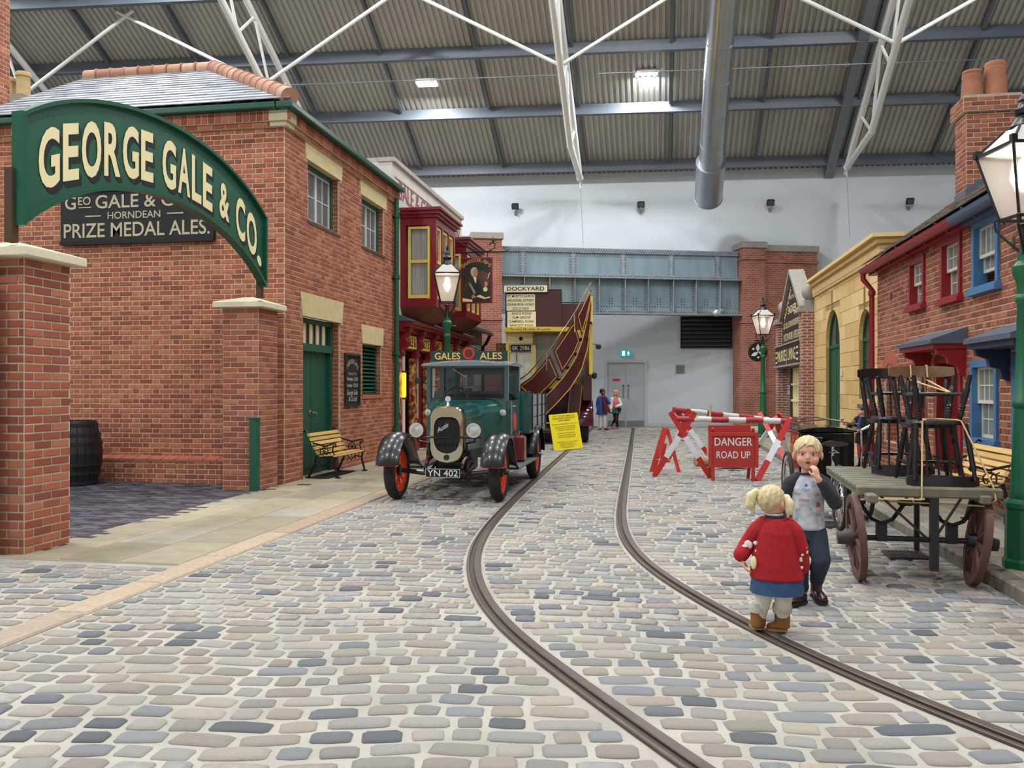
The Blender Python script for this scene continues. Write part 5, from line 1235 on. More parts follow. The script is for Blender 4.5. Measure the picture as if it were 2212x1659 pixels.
for e_, z0_, z1_ in ((.04, YH-.34, YH-.28), (.05, YH-.28, YH-.1), (.12, YH-.1, YH), (.2, YH, YH+.07)):
    mb.box(0, YW+e_, -e_, .32, z0_, z1_); mb.box(YW-.32, YW+e_, .32, 2.2, z0_, z1_)
mb.build('cornice', m_ys, yb, world=True)
mb = MB(); mb.M = YM; mb.box(YW-.32, YW, .3, 3.0, .1, YH-.3); mb.box(0, .32, .3, 3.0, .1, YH-.3); mb.build('end_wall', m_ys, yb, world=True)
ygr = mat('arch_green', '#0f4a2e', .45)
def archframe(a, b, z0, zt, rec, door):
    pts, zc = arch_pts(a, b, zt); r = (b-a)/2; mb = MB(); mb.M = YM; t = .06; c = (a+b)/2
    mb.box(a, a+t, rec, rec+.06, z0, zc); mb.box(b-t, b, rec, rec+.06, z0, zc); mb.box(a, b, rec, rec+.06, zc-.04, zc+.04)
    ip = [(c+(x-c)*(1-t/r), zc+(z-zc)*(1-t/r)) for x, z in pts]
    mb.prism(pts+ip[::-1], (0, rec, 0), (1, 0, 0), (0, 0, 1), (0, 1, 0), .06); mb.box(c-.015, c+.015, rec, rec+.05, zc, zt-.02)
    if not door:
        mb.box(c-.015, c+.015, rec, rec+.05, z0, zc); mb.box(a, b, rec, rec+.06, z0, z0+.06)
        for i in (1, 2): q = z0+(zc-z0)*i/3; mb.box(a, b, rec+.01, rec+.05, q-.015, q+.015)
    fr = mb.build('door_frame' if door else 'window_frame', ygr, yb, world=True)
    g = MB(); g.M = YM; g.prism(pts+([(a, zc), (b, zc)] if door else [(a, z0), (b, z0)]), (0, rec+.03, 0), (1, 0, 0), (0, 0, 1), (0, 1, 0), .004); g.build('arched_pane', mat('dull_glass', '#39423f', .1, var=.3, scale=3), fr, world=True)
    if door:
        g = MB(); g.M = YM; g.box(a+t, b-t-.0, rec+.03, rec+.06, z0, zc-.04); g.build('door_leaf', m_dgreen, fr, world=True)
        g = MB(); g.M = YM; g.box(a+t+.04, c-.03, rec+.02, rec+.03, z0+.1, zc-.15); g.box(c+.03, b-t-.04, rec+.02, rec+.03, z0+.1, zc-.15); g.build('door_panel', ygr, fr, world=True)
archframe(d0, d1, .1, dtop, .07, True); archframe(w0, w1, wbot, wtop, .07, False)
mb = MB(); mb.M = YM; mb.box(w0-.12, w1+.12, -.1, .2, wbot-.1, wbot); mb.build('window_sill', m_ys, yb, world=True)
ds = thing('door_plate', 'tiny white number plate beside the green arched door', 'plate', tuple(onX(1818, 806, YX-.01))); p = onX(1818, 806, YX-.012); mb = MB(); mb.box(p.x-.01, p.x+.005, p.y-.06, p.y+.06, p.z-.06, p.z+.06); mb.build('plate', mat('plate_white', '#c9d0e0', .5), ds, world=True)
# ================================================================== engineer's workshop
KX, KY0, KY1 = 3.62, 22.35, 27.2
ws = thing('engineer_workshop', 'brick workshop front with brown gabled sign lettered MAURICE J. LIMING ENGINEER', 'building', (KX, KY1, .1))
KM = FM((KX, KY1, 0), U_R, I_R); KW = KY1-KY0
m_wbr = brickmat('workshop_brick', '#7b4436', '#4c3c3b', '#b9a796', .225, .075, .016); m_wpr = brickmat('workshop_pier_brick', '#9a5a4b', '#7c5248', '#d0c3b4', .225, .075, .018)
def kz(x, y): return onX(x, y, KX).z
mb = MB(); mb.M = KM; core(mb, KW, 3.2, [(1.9, KW-.5, .5, 2.05)], .1, .35); mb.build('front_wall', m_wbr, ws, world=True)
for a, b, nm in ((0, .55, 'pier'), (KW-.45, KW, 'pier')):
    mb = MB(); mb.M = KM; mb.box(a, b, -.12, .4, 0, 3.3); q = mb.build(nm, m_wpr, ws, world=True)
    mb = MB(); mb.M = KM; e1 = .1 if a == 0 else .01; mb.box(a-.1, b+e1, -.22, .5, 3.3, 3.38); mb.box(a-.05, b+e1/2, -.17, .45, 3.38, 3.46); mb.box(a+.1, b-.1, -.02, .3, 3.46, 3.62); mb.build('pier_cap', m_conc, q, world=True)
    mb = MB(); c = KM @ Vector(((a+b)/2, .14, 3.82)); mb.ball(c, .23, 18, 12); mb.build('ball_finial', m_conc, q, world=True, smooth=True)
m_brown = mat('sign_brown', '#3d2119', .5, var=.08)
gx0, gx1 = .62, KW-.48; zg, zs_, za = 2.62, 3.42, 4.6; gm = (gx0+gx1)/2
mb = MB(); mb.M = KM; mb.prism([(gx0, zg), (gx1, zg), (gx1, zs_), (gm, za), (gx0, zs_)], (0, .0, 0), (1, 0, 0), (0, 0, 1), (0, 1, 0), .08); gs = mb.build('gable_board', m_brown, ws, world=True)
mb = MB(); mb.M = KM
for (a, b) in (((gx0-.06, zs_), (gm, za+.04)), ((gm, za+.04), (gx1+.06, zs_))): mb.bar((a[0], .1, a[1]), (b[0], .1, b[1]), .4, .1)
mb.build('gable_coping', m_conc, ws, world=True)
mb = MB(); mb.M = KM; mb.box(.1, KW-.3, -.14, .02, 2.05, 2.6); ns_ = mb.build('name_board', m_brown, ws, world=True)
mb = MB(); mb.M = KM; mb.box(.08, KW-.28, -.18, .02, 2.0, 2.05); mb.box(.08, KW-.28, -.18, .02, 2.6, 2.64); mb.build('board_moulding', m_conc, ws, world=True)
def ktext(mb, s_, x, z, size, wd, lift, bold=.006, u=(1, 0), **k):
    o2 = KM @ Vector((x, lift, z)); uu = Vector((0, -u[0], u[1])); vv = Vector((0, u[1], u[0])); text(mb, s_, o2, uu, vv, size, bold, width=wd, **k)
mb = MB(); ktext(mb, 'MAURICE J. LIMING.', (.1+KW-.3)/2, 2.17, .44, KW-1.4, -.144, .012)
for x in (.35, KW-.55):
    for i, z in enumerate((2.15, 2.3, 2.45)): 
        a = KM @ Vector((x-.15, -.146, z)); b = KM @ Vector((x+.15, -.146, z)); mb.bar(a, b, .004, .05)
mb.build('name_lettering', m_cream, ns_, world=True, fix=False)
mb = MB(); ktext(mb, 'MOTOR WORK A SPECIALITY', gm, 2.76, .3, gx1-gx0-.5, -.004); ktext(mb, 'GAS, OIL & STEAM ENGINES REPAIRED', gm, 3.12, .24, gx1-gx0-.4, -.004, .004); ktext(mb, 'ENGINEER', gm, 3.5, .3, 1.5, -.004, .01); ktext(mb, 'PRACTICAL', gm, 3.88, .15, .8, -.004, .004)
an = math.atan2(za-zs_, gm-gx0)
ktext(mb, 'MOTORS', (gx0+gm)/2+.12, (zs_+za)/2-.3, .26, 1.5, -.004, .006, (math.cos(an), math.sin(an))); ktext(mb, '& CYCLES', (gx1+gm)/2-.12, (zs_+za)/2-.3, .26, 1.5, -.004, .006, (math.cos(an), -math.sin(an)))
mb.build('gable_lettering', m_cream, gs, world=True, fix=False)
mb = MB(); mb.M = KM; a, b = 1.9, KW-.5; mb.box(a, a+.1, .02, .16, .5, 2.05); mb.box(b-.1, b, .02, .16, .5, 2.05); mb.box(a, b, .02, .16, .35, .6); mb.box(a, b, .02, .16, 1.95, 2.05); wf = mb.build('window_frame', mat('shop_brown', '#4a2c22', .5), ws, world=True)
mb = MB(); mb.M = KM
for i in range(1, 6): q = a+.1+(b-a-.2)*i/6; mb.box(q-.03, q+.03, .04, .1, .6, 1.95)
for z in (1.05, 1.5): mb.box(a+.1, b-.1, .04, .1, z-.03, z+.03)
mb.build('glazing_bars', m_cream, wf, world=True); mb = MB(); mb.M = KM; mb.box(a+.1, b-.1, .1, .11, .6, 1.95); mb.build('pane', mat('shop_glass', '#b7b49c', .3, var=.2), wf, world=True)
for z in (1.42, 1.27):
    p = KM @ Vector((1.2, .08, z)); mb = MB(); mb.box(p.x, p.x+.02, p.y-.18, p.y+.18, p.z-.06, p.z+.06); mb.build('wall_plate', mat('plate_white', '#c9d0e0', .5), ws, world=True)
    mb = MB(); text(mb, 'MOTORS', (p.x-.003, p.y, p.z-.04), (0, -1, 0), (0, 0, 1), .11, .004, width=.3); mb.build('plate_lettering', mat('ink_blue', '#26336b', .6), ws, world=True, fix=False)
# ================================================================== street lamps
m_lgreen = mat('lamp_green', '#0f5a3a', .4, var=.06)
def lamp_glass():
    m = bpy.data.materials.new('lantern_glass'); m.use_nodes = True; b = m.node_tree.nodes['Principled BSDF']
    b.inputs['Base Color'].default_value = (.97, .92, .88, 1); b.inputs['Roughness'].default_value = .5; b.inputs['Transmission Weight'].default_value = .85; b.inputs['IOR'].default_value = 1.08; return m
m_lg = lamp_glass(); m_bulb = mat('lamp_mantle', '#fff3e2', .4, emit=40)
def street_lamp(loc, hgt, label, rz=0.0, power=26):
    t = thing('street_lamp', label, 'street lamp', loc, rz, None)
    hl = hgt-1.22     # lantern seat height
    mb = MB(); mb.lathe([(.15, 0), (.15, .05), (.135, .07), (.13, .42), (.14, .44), (.14, .47), (.115, .5)], (0, 0, 0), 8); 
    for q in (-1, 1): mb.box(-.06, .06, q*.125-.01, q*.125+.01, .16, .3)
    mb.build('base', m_lgreen, t)
    r0 = .1
    mb = MB(); mb.lathe([(r0, .5), (.105, .52), (.095, .55), (.07, 1.15), (.085, 1.17), (.085, 1.2), (.065, 1.23), (.05, hl-.35), (.065, hl-.33), (.065, hl-.3), (.05, hl-.28), (.055, hl-.2), (.08, hl-.14), (.085, hl-.08), (.05, hl-.04), (.05, hl)], (0, 0, 0), 14); mb.build('column', m_lgreen, t, smooth=True)
    mb = MB(); mb.tube([(-.0, 0, hl-.14), (.16, 0, hl-.14)], .012, 6); mb.build('ladder_bar', m_lgreen, t)
    mb = MB(); mb.lathe([(.05, 0), (.035, .08), (.03, .2), (.05, .22)], (0, 0, hl), 10)
    for i in range(4):
        a = math.pi/4+i*math.pi/2; c, s_ = math.cos(a), math.sin(a)
        mb.tube([(.03*c, .03*s_, hl+.02), (.1*c, .1*s_, hl+.1), (.19*c, .19*s_, hl+.2), (.2*c, .2*s_, hl+.27), (.15*c, .15*s_, hl+.29), (.13*c, .13*s_, hl+.24)], .01, 6)
    mb.build('cradle', m_black, t)
    z0, z1 = hl+.27, hl+.76; a, b = .115, .225
    mb = MB()
    for i in range(4):
        sx, sy = ((1, 1), (-1, 1), (-1, -1), (1, -1))[i]; tx, ty = ((-1, 1), (-1, -1), (1, -1), (1, 1))[i]
        mb.bar((a*sx, a*sy, z0), (b*sx, b*sy, z1), .018); mb.bar((a*sx, a*sy, z0), (a*tx, a*ty, z0), .02); mb.bar((b*sx, b*sy, z1), (b*tx, b*ty, z1), .024); mb.bar((b*sx, b*sy, z1+.01), (.09*sx, .09*sy, z1+.16), .014)
        mb.box(b*sx-.02, b*sx+.02, b*sy-.02, b*sy+.02, z1-.01, z1+.05)
    mb.build('lantern_frame', m_black, t)
    for i in range(4):
        sx, sy = ((1, 1), (-1, 1), (-1, -1), (1, -1))[i]; tx, ty = ((-1, 1), (-1, -1), (1, -1), (1, 1))[i]
        mb = MB(); mb.quad((a*sx, a*sy, z0), (a*tx, a*ty, z0), (b*tx, b*ty, z1), (b*sx, b*sy, z1)); mb.build('glass_pane', m_lg, t, fix=False)
        mb = MB(); mb.quad((b*sx, b*sy, z1), (b*tx, b*ty, z1), (.09*tx, .09*ty, z1+.16), (.09*sx, .09*sy, z1+.16)); mb.build('roof_pane', mat('lantern_roof', '#c8c3bb', .3), t, fix=False)
    mb = MB(); zz = z1+.15; mb.lathe([(.1, 0), (.105, .02), (.07, .07), (.055, .1), (.07, .11), (.075, .14), (.05, .16), (.035, .2), (.045, .21), (.03, .24), (.016, .26), (.022, .29), (.026, .31), (.012, .34), (0, .37)], (0, 0, zz), 12); mb.build('chimney_cap', m_black, t, smooth=True)
    mb = MB(); mb.lathe([(.02, 0), (.035, .05), (.04, .15), (.03, .22), (.0, .24)], (0, 0, z0+.2), 10); mb.build('mantle', m_bulb, t, smooth=True); mb = MB(); mb.tube([(0, 0, z0-.05), (0, 0, z0+.22)], .01, 6); mb.build('burner', m_brass, t)
    l = bpy.data.lights.new('lantern_light', 'POINT'); l.energy = power; l.color = (1, .86, .72); l.shadow_soft_size = .05; lo = bpy.data.objects.new('lantern_light', l); COL.objects.link(lo); lo.location = (0, 0, z0+.3); lo.parent = t
    return t
p = px(966, 900, 14.9); street_lamp((p.x, p.y, .018), 3.82, 'lit green street lamp with glass lantern behind the small lorry', .25)
p = px(2214, 900, 6.2); street_lamp((p.x, p.y, .1), 3.48, 'lit green street lamp with glass lantern beside the handcart wheel', .2)
p = px(1648, 900, 22.6); street_lamp((p.x, p.y, .1), 3.66, 'lit green street lamp with glass lantern near the engineer workshop', .3)
# round three-leaf sign on the far lamp
p = px(1637, 760, 22.95); rs = thing('round_sign', 'round black sign with three white leaf blades near the far lamp', 'sign', tuple(p), YAW)
mb = MB(); mb.lathe([(.0, -.03), (.25, -.03), (.265, 0), (.25, .03), (0, .03)], (0, 0, 0), 28, 'y'); mb.build('disc', m_blackm, rs)
for k in range(3):
    a = math.pi/2+k*2*math.pi/3; u_, v_ = Vector((math.cos(a), 0, math.sin(a))), Vector((-math.sin(a), 0, math.cos(a)))
    mb = MB(); mb.prism([(.0, 0), (.06, .05), (.13, .06), (.22, .0), (.13, -.04), (.06, -.03)], (0, -.035, 0), u_, v_, (0, -1, 0), .006); mb.build('blade', m_white, rs)
    a += math.pi/3; mb = MB(); mb.lathe([(0, 0), (.03, 0), (.03, -.006), (0, -.006)], (.15*math.cos(a), -.034, .15*math.sin(a)), 12, 'y'); mb.build('dot', m_white, rs)
mb = MB(); mb.tube([(-.1, 0, .3), (.2, .0, .3), (.16, -.33, .3)], .015, 6); mb.tube([(0, 0, .26), (0, 0, .3)], .01, 6); mb.build('hanger', m_black, rs)
# ================================================================== benches
m_slat = mat('bench_oak', '#d2a95e', .55, cols=['#d4ab60', '#cca155', '#dab46c'], var=.12, scale=6, stretch=(1, 12, 12))
def bench(loc, rz, label):
    """length along x, front faces -y"""
    t = thing('park_bench', label, 'bench', loc, rz); t.scale = (1.1, .84, .84); Lh = .58
    seat = [(-.26, .40), (-.17, .415), (-.08, .412), (.01, .40)]; back = [(.10, .46), (.145, .54), (.185, .62), (.22, .70), (.26, .78)]
    for y, z in seat: mb = MB(); mb.rbox(-Lh, Lh, y-.036, y+.036, z-.011, z+.011, .005); mb.build('seat_slat', m_slat, t)
    for y, z in back:
        mb = MB(); mb.M = Matrix.Translation((0, y, z)) @ Matrix.Rotation(math.radians(64), 4, 'X'); mb.rbox(-Lh, Lh, -.034, .034, -.011, .011, .005); mb.build('back_slat', m_slat, t)
    for sx in (-1, 1):
        x = sx*(Lh-.03); mb = MB(); P = lambda y, z: (x, y, z)
        mb.tube([P(-.29, .37), P(-.3, .4), P(-.26, .39), P(.02, .375), P(.09, .42), P(.2, .64), P(.28, .82), P(.32, .86), P(.36, .84)], .017, 8)     # seat and back rail
        mb.tube([P(-.26, .38), P(-.24, .25), P(-.28, .1), P(-.3, .02)], .02, 8); mb.tube([P(.1, .42), P(.14, .25), P(.22, .08), P(.26, .02)], .02, 8)
        mb.box(x-.03, x+.03, -.35, -.26, 0, .022); mb.box(x-.03, x+.03, .22, .31, 0, .022)
        mb.tube([P(-.24, .28), P(-.12, .3), P(-.02, .22), P(.06, .3), P(.12, .33)], .012, 6)
        fr = mb.build('iron_end', m_black, t, smooth=True)
        mb = MB(); mb.tube([P(-.24, .57), P(-.27, .6), P(-.25, .63), P(-.2, .62), P(-.05, .58), P(.1, .62), P(.19, .64)], .016, 8); mb.tube([P(-.22, .6), P(-.2, .5), P(-.24, .42)], .013, 6)
        c = (-.04, .48); mb.tube([P(c[0]+.075*math.cos(a), c[1]+.075*math.sin(a)) for a in np.linspace(0, 2*math.pi, 19)[:-1]], .01, 6, closed=True); mb.ball(P(*c), .022, 8, 6)
        for k in range(6):
            a = k*math.pi/3; mb.tube([P(c[0]+.015*math.cos(a), c[1]+.015*math.sin(a)), P(c[0]+.075*math.cos(a), c[1]+.075*math.sin(a))], .008, 5)
        for k in range(9):
            a = k*2*math.pi/9; mb.tube([P(c[0]+.075*math.cos(a), c[1]+.075*math.sin(a)), P(c[0]+.14*math.cos(a), min(.6, max(.4, c[1]+.12*math.sin(a))))], .007, 5)
        mb.build('armrest', m_black, fr, smooth=True)
        mb = MB()
        for k in range(5):
            y = -.2+k*.07; mb.tube([P(y, .37), P(y+.04, .3), P(y+.01, .24), P(y+.06, .2)], .008, 5)
        mb.build('scrollwork', m_black, fr, smooth=True)
    return t
p = gnd(716, 1022, .018); bench((-5.1, 13.05, .018), math.pi/2, 'slatted wooden bench with black iron ends before the green brewery door')
p = gnd(2100, 1075, .1); bench((3.24, 9.72, .1), -math.pi/2, 'slatted wooden bench with black iron ends under the blue cottage window')
# ================================================================== small delivery lorry
m_tg = mat('lorry_green', '#1c4f49', .22, coat=.7, var=.05, scale=2); m_tgd = m_tg
m_tblk = mat('lorry_black', '#090a0d', .3, coat=.25); m_tyre = mat('tyre_rubber', '#1d1d1e', .8, var=.15, scale=15); m_org = mat('wheel_orange', '#d8431c', .35)
m_lens = mat('lamp_lens', '#c3c6bd', .12, metal=.5, var=.25, scale=30); m_clear = mat('clear_glass', '#2a3032', .03, alpha=.2, spec=.6)
lp = cw(-.8, 10.62); lo = thing('delivery_lorry', 'dark green vintage lorry with orange spoked wheels and GALES ALES roof board', 'truck', (lp.x, lp.y, .012))
def rsec(w_, z0, z1, y, n=20, e=.55):
    """bonnet-like section: flat bottom, rounded top"""
    pts = []
    for i in range(n+1):
        a = math.pi*i/n; c, s_ = math.cos(a), math.sin(a)
        pts.append((w_*math.copysign(abs(c)**e, c), y, z0+(z1-z0)*(abs(s_)**e)))
    return pts
def wheel(root, x, y, r, m_rim, spokes=12, tw=.06, hub=.07, outer=1):
    t = MB(); prof = [(r-.1, -.045), (r-.05, -tw), (r-.015, -.05), (r, -.025), (r, .025), (r-.015, .05), (r-.05, tw), (r-.1, .045)]
    t.lathe(prof+[prof[0]], (x, y, r), 32, 'x'); w_ = t.build('wheel', m_tyre, root, smooth=True)
    t = MB(); t.lathe([(r-.13, -.035), (r-.095, -.05), (r-.09, 0), (r-.095, .05), (r-.13, .035), (r-.13, -.035)], (x, y, r), 32, 'x'); t.build('rim', m_rim, w_, smooth=True)
    for k in range(spokes):
        a = 2*math.pi*k/spokes; t = MB(); t.tube([(x, y+hub*.6*math.cos(a), r+hub*.6*math.sin(a)), (x, y+(r-.11)*math.cos(a), r+(r-.11)*math.sin(a))], [.022, .016], 6); t.build('spoke', m_rim, w_, smooth=True)
    t = MB(); t.lathe([(.0, -.05), (hub, -.05), (hub, .05*1), (hub*.6, .07), (hub*.45, .12), (.0, .125)] if outer > 0 else [(.0, .05), (hub, .05), (hub, -.05), (hub*.6, -.07), (hub*.45, -.12), (0, -.125)], (x, y, r), 16, 'x'); t.build('hub', m_tblk, w_, smooth=True)
for x, y, o_ in ((-.65, 0, -1), (.65, 0, 1), (-.67, 2.78, -1), (.67, 2.78, 1)): wheel(lo, x, y, .36, m_org, tw=.075, outer=o_)
# radiator
def rad_outline(w_, z0, z1, n=9):
    pts = [(-w_*.72, z0+.0), (-w_*.9, z0+.05), (-w_, z0+.12)]
    for i in range(n+1):
        a = math.pi-math.pi*i/n; c, s_ = math.cos(a), math.sin(a); pts.append((w_*math.copysign(abs(c)**.5, c), z1-.16+.16*abs(s_)**.9))
    pts += [(w_, z0+.12), (w_*.9, z0+.05), (w_*.72, z0)]
    bot = [(w_*.4, z0-.03), (0, z0-.045), (-w_*.4, z0-.03)]
    return pts+bot
ro = rad_outline(.215, .50, 1.16); ri = rad_outline(.165, .62, 1.03)
mb = MB(); A = [[(x, -.02, z) for x, z in ro], [(x, -.05, z) for x, z in rad_outline(.205, .51, 1.15)], [(x, -.04, z) for x, z in ri], [(x, .0, z) for x, z in ri]]
mb.loft(A, cap=False); mb.loft([[(x, -.02, z) for x, z in ro], [(x, .1, z) for x, z in ro]], cap=False); rs_ = mb.build('radiator_shell', m_brass, lo, smooth=True)
mb = MB(); mb.add([(x, -.012, z) for x, z in ri], [tuple(range(len(ri)))]); mb.build('radiator_core', m_blackm, rs_)
for i in range(15): x = -.15+i*.0215; mb = MB(); mb.box(x-.003, x+.003, -.018, -.012, .6, 1.0); mb.build('core_fin', mat('fin_grey', '#2a2b2d', .5), rs_)
mb = MB(); text(mb, 'Austin', (-.05, -.026, .87), Vector((.88, 0, .48)), Vector((-.2, 0, .98)), .085, .0, shear=.35, width=.16); mb.build('maker_script', m_white, rs_, fix=False)
mb = MB(); mb.lathe([(.03, 0), (.035, .01), (.02, .03), (.02, .05), (.012, .06)], (0, .03, 1.15), 12); mb.lathe([(.0, -.014), (.036, -.014), (.04, 0), (.036, .014), (0, .014)], (0, .03, 1.25), 16, 'y'); mb.build('radiator_mascot', m_steel, rs_, smooth=True)
mb = MB(); mb.lathe([(0, -.06), (.035, -.06), (.035, -.045), (0, -.045)], (0, .0, .53), 14, 'y'); mb.build('starter_boss', m_tblk, rs_)
# bonnet and scuttle
mb = MB(); mb.loft([rsec(.2, .52, 1.14, .1), rsec(.24, .52, 1.17, .45), rsec(.29, .52, 1.19, .8)]); mb.build('bonnet', m_tg, lo, smooth=True)
mb = MB(); mb.loft([rsec(.29, .5, 1.19, .8), rsec(.4, .48, 1.2, .93, e=.5), rsec(.52, .46, 1.22, 1.05, e=.42), rsec(.54, .46, 1.24, 1.12, e=.35)]); mb.build('scuttle', m_tg, lo, smooth=True)
for sx in (-1, 1):
    mb = MB(); mb.tube([(sx*.205, .1, .98), (sx*.245, .45, 1.0), (sx*.295, .8, 1.02)], .006, 5); mb.build('bonnet_hinge', m_tblk, lo)
# cab
mb = MB(); mb.box(-.54, .54, 1.12, 1.16, .46, 1.24)
for sx in (-1, 1):
    mb.box(sx*.54-.03, sx*.54+.03, 1.1, 1.16, 1.2, 1.7); mb.box(sx*.56-.02, sx*.56+.02, 1.16, 2.0, .46, 1.22); mb.box(sx*.56-.03, sx*.56+.03, 1.9, 2.0, 1.2, 1.7)
mb.box(-.56, .56, 1.96, 2.0, .46, 1.3); mb.box(-.56, .56, 1.96, 2.0, 1.58, 1.7); mb.box(-.56, -.3, 1.96, 2.0, 1.3, 1.58); mb.box(.3, .56, 1.96, 2.0, 1.3, 1.58); mb.box(-.56, .56, 1.1, 1.16, 1.66, 1.72)
cab = mb.build('cab', m_tgd, lo)
mb = MB(); n = 12; P = lambda e, z: [(-.6-e, 1.0-e, z-.0), (.6+e, 1.0-e, z), (.6+e, 2.05, z), (-.6-e, 2.05, z)]
rings = []
for yy, dz in ((1.0, -.02), (1.06, .0), (1.5, .03), (2.0, .0), (2.06, -.02)): rings.append([(-.62+1.24*i/n, yy, 1.72+dz+.045*math.sin(math.pi*i/n)) for i in range(n+1)]+[(.62, yy, 1.69), (-.62, yy, 1.69)])
mb.loft(rings); mb.build('cab_roof', mat('roof_silver', '#6f7c86', .22, coat=.6), cab, smooth=True)
mb = MB(); mb.box(-.51, .51, 1.115, 1.12, 1.24, 1.66); mb.build('windscreen', m_clear, cab)
mb = MB(); mb.box(-.52, .52, 1.095, 1.115, 1.405, 1.412); mb.box(-.515, -.5, 1.09, 1.12, 1.24, 1.67); mb.box(.5, .515, 1.09, 1.12, 1.24, 1.67); mb.box(-.51, .51, 1.09, 1.12, 1.24, 1.255); mb.box(-.51, .51, 1.09, 1.12, 1.655, 1.67); mb.build('screen_frame', m_tblk, cab)
mb = MB(); mb.tube([(-.2, 1.09, 1.65), (.0, 1.085, 1.53)], .004, 5); mb.build('wiper', m_steel, cab)
mb = MB(); mb.tube([(-.22+.17*math.cos(a), 1.35+.08*math.sin(a)*.6, 1.24+.15*math.sin(a)) for a in np.linspace(0, 2*math.pi, 25)[:-1]], .012, 6, closed=True)
for k in range(4): a = k*math.pi/2+.4; mb.tube([(-.22, 1.36, 1.24), (-.22+.17*math.cos(a), 1.35+.05*math.sin(a), 1.24+.15*math.sin(a))], .008, 5)
mb.tube([(-.22, 1.36, 1.24), (-.22, 1.2, 1.0)], .015, 6); mb.build('steering_wheel', m_tblk, cab, smooth=True)
mb = MB(); mb.rbox(-.5, .5, 1.55, 1.95, .75, .95, .04); mb.rbox(-.5, .5, 1.82, 1.95, .95, 1.3, .05); mb.build('seat', mat('seat_leather', '#3a1412', .4), cab)
mb = MB(); mb.box(-.28, .28, 1.975, 1.98, 1.3, 1.58); mb.build('rear_pane', m_clear, cab)
for sx in (-1, 1):
    mb = MB(); mb.box(sx*.587-.006, sx*.587+.006, 1.18, 1.88, .5, 1.2); dd = mb.build('door', m_tg, cab)
    mb = MB(); mb.tube([(sx*.6, 1.3, 1.14), (sx*.63, 1.3, 1.14), (sx*.64, 1.42, 1.12)], .01, 6); mb.build('door_handle', m_steel, dd, smooth=True)
    mb = MB(); mb.lathe([(0, 0), (.13, 0), (.13, sx*.004), (0, sx*.004)], (sx*.594, 1.5, .92), 20, 'x'); mb.build('door_badge', m_org, dd)
# roof board
mb = MB(); n = 14; hump = [(.105*math.cos(a), 1.86+.105*math.sin(a)) for a in np.linspace(.35, math.pi-.35, n)]
mb.prism([(-.54, 1.755), (.54, 1.755), (.54, 1.9)]+hump+[(-.54, 1.9)], (0, 1.2, 0), (1, 0, 0), (0, 0, 1), (0, 1, 0), .03); rb = mb.build('roof_board', mat('board_green', '#0d3b32', .4), lo)
mb = MB(); mb.lathe([(0, 0), (.085, 0), (.085, -.006), (0, -.006)], (0, 1.199, 1.865), 24, 'y'); mb.build('crest_disc', mat('crest_red', '#c8321a', .45), rb)
mb = MB(); mb.lathe([(.048, -.001), (.055, -.001), (.055, .0), (.048, 0)], (0, 1.191, 1.865), 20, 'y'); mb.lathe([(0, -.002), (.022, -.002), (.022, 0), (0, 0)], (0, 1.191, 1.875), 12, 'y'); mb.build('crest_mark', mat('crest_dark', '#5a1d12', .5), rb)
for q, m_, nm, dz in ((.0, mat('board_gold', '#e8c873', .5), 'board_lettering', 0), (.004, m_org, 'letter_shade', -.008)):
    mb = MB(); yy = 1.196+q*.5-(.0 if q else .002); text(mb, 'GALES', (-.3+q, yy, 1.785+dz), (1, 0, 0), (0, 0, 1), .13, .008, width=.36); text(mb, 'ALES', (.31+q, yy, 1.785+dz), (1, 0, 0), (0, 0, 1), .13, .008, width=.31); mb.build(nm, m_, rb, fix=False)
# load bed
mb = MB(); mb.box(-.72, .72, 2.06, 3.75, .72, .79); bd = mb.build('bed_floor', m_tgd, lo)
mb = MB(); mb.box(-.72, .72, 2.06, 2.1, .79, 1.34); mb.build('headboard', m_tgd, bd)
for sx in (-1, 1):
    for i in range(3):
        mb = MB(); mb.rbox(sx*.72-.018, sx*.72+.018, 2.1, 3.75, .79+.17*i, .955+.17*i, .006); mb.build('side_plank', m_tg, bd)
    for y in (2.2, 2.75, 3.25, 3.65):
        mb = MB(); mb.box(sx*.742-.008, sx*.742+.008, y-.02, y+.02, .76, 1.32); mb.build('side_strap', m_tblk, bd)
for i in range(3):
    mb = MB(); mb.rbox(-.7, .7, 3.73, 3.76, .79+.17*i, .955+.17*i, .006); mb.build('tail_plank', m_tg, bd)
# wings, running boards, chassis
def wing(x0, x1, cy, r, a0, a1, tail, nm):
    mb = MB(); n = 16; rings = []; k = 7
    path = [(cy-r*math.cos(a), .36+r*math.sin(a)) for a in np.linspace(a0, a1, n)]+tail
    for i, (y, z) in enumerate(path):
        p0 = path[max(i-1, 0)]; p1 = path[min(i+1, len(path)-1)]; ty, tz = p1[0]-p0[0], p1[1]-p0[1]; l = math.hypot(ty, tz); ny, nz = -tz/l, ty/l
        if nz < 0 and i < n: ny, nz = ny, nz
        ring = []
        for j in range(k):
            u_ = j/(k-1); e = .05*math.sin(math.pi*u_)**.6; ring.append((x0+(x1-x0)*u_, y+ny*e, z+nz*e))
        for j in range(k-1, -1, -1):
            u_ = j/(k-1); e = .05*math.sin(math.pi*u_)**.6-.012; ring.append((x0+(x1-x0)*u_, y+ny*e, z+nz*e))
        rings.append(ring)
    mb.loft(rings); return mb.build(nm, m_tblk, lo, smooth=True)
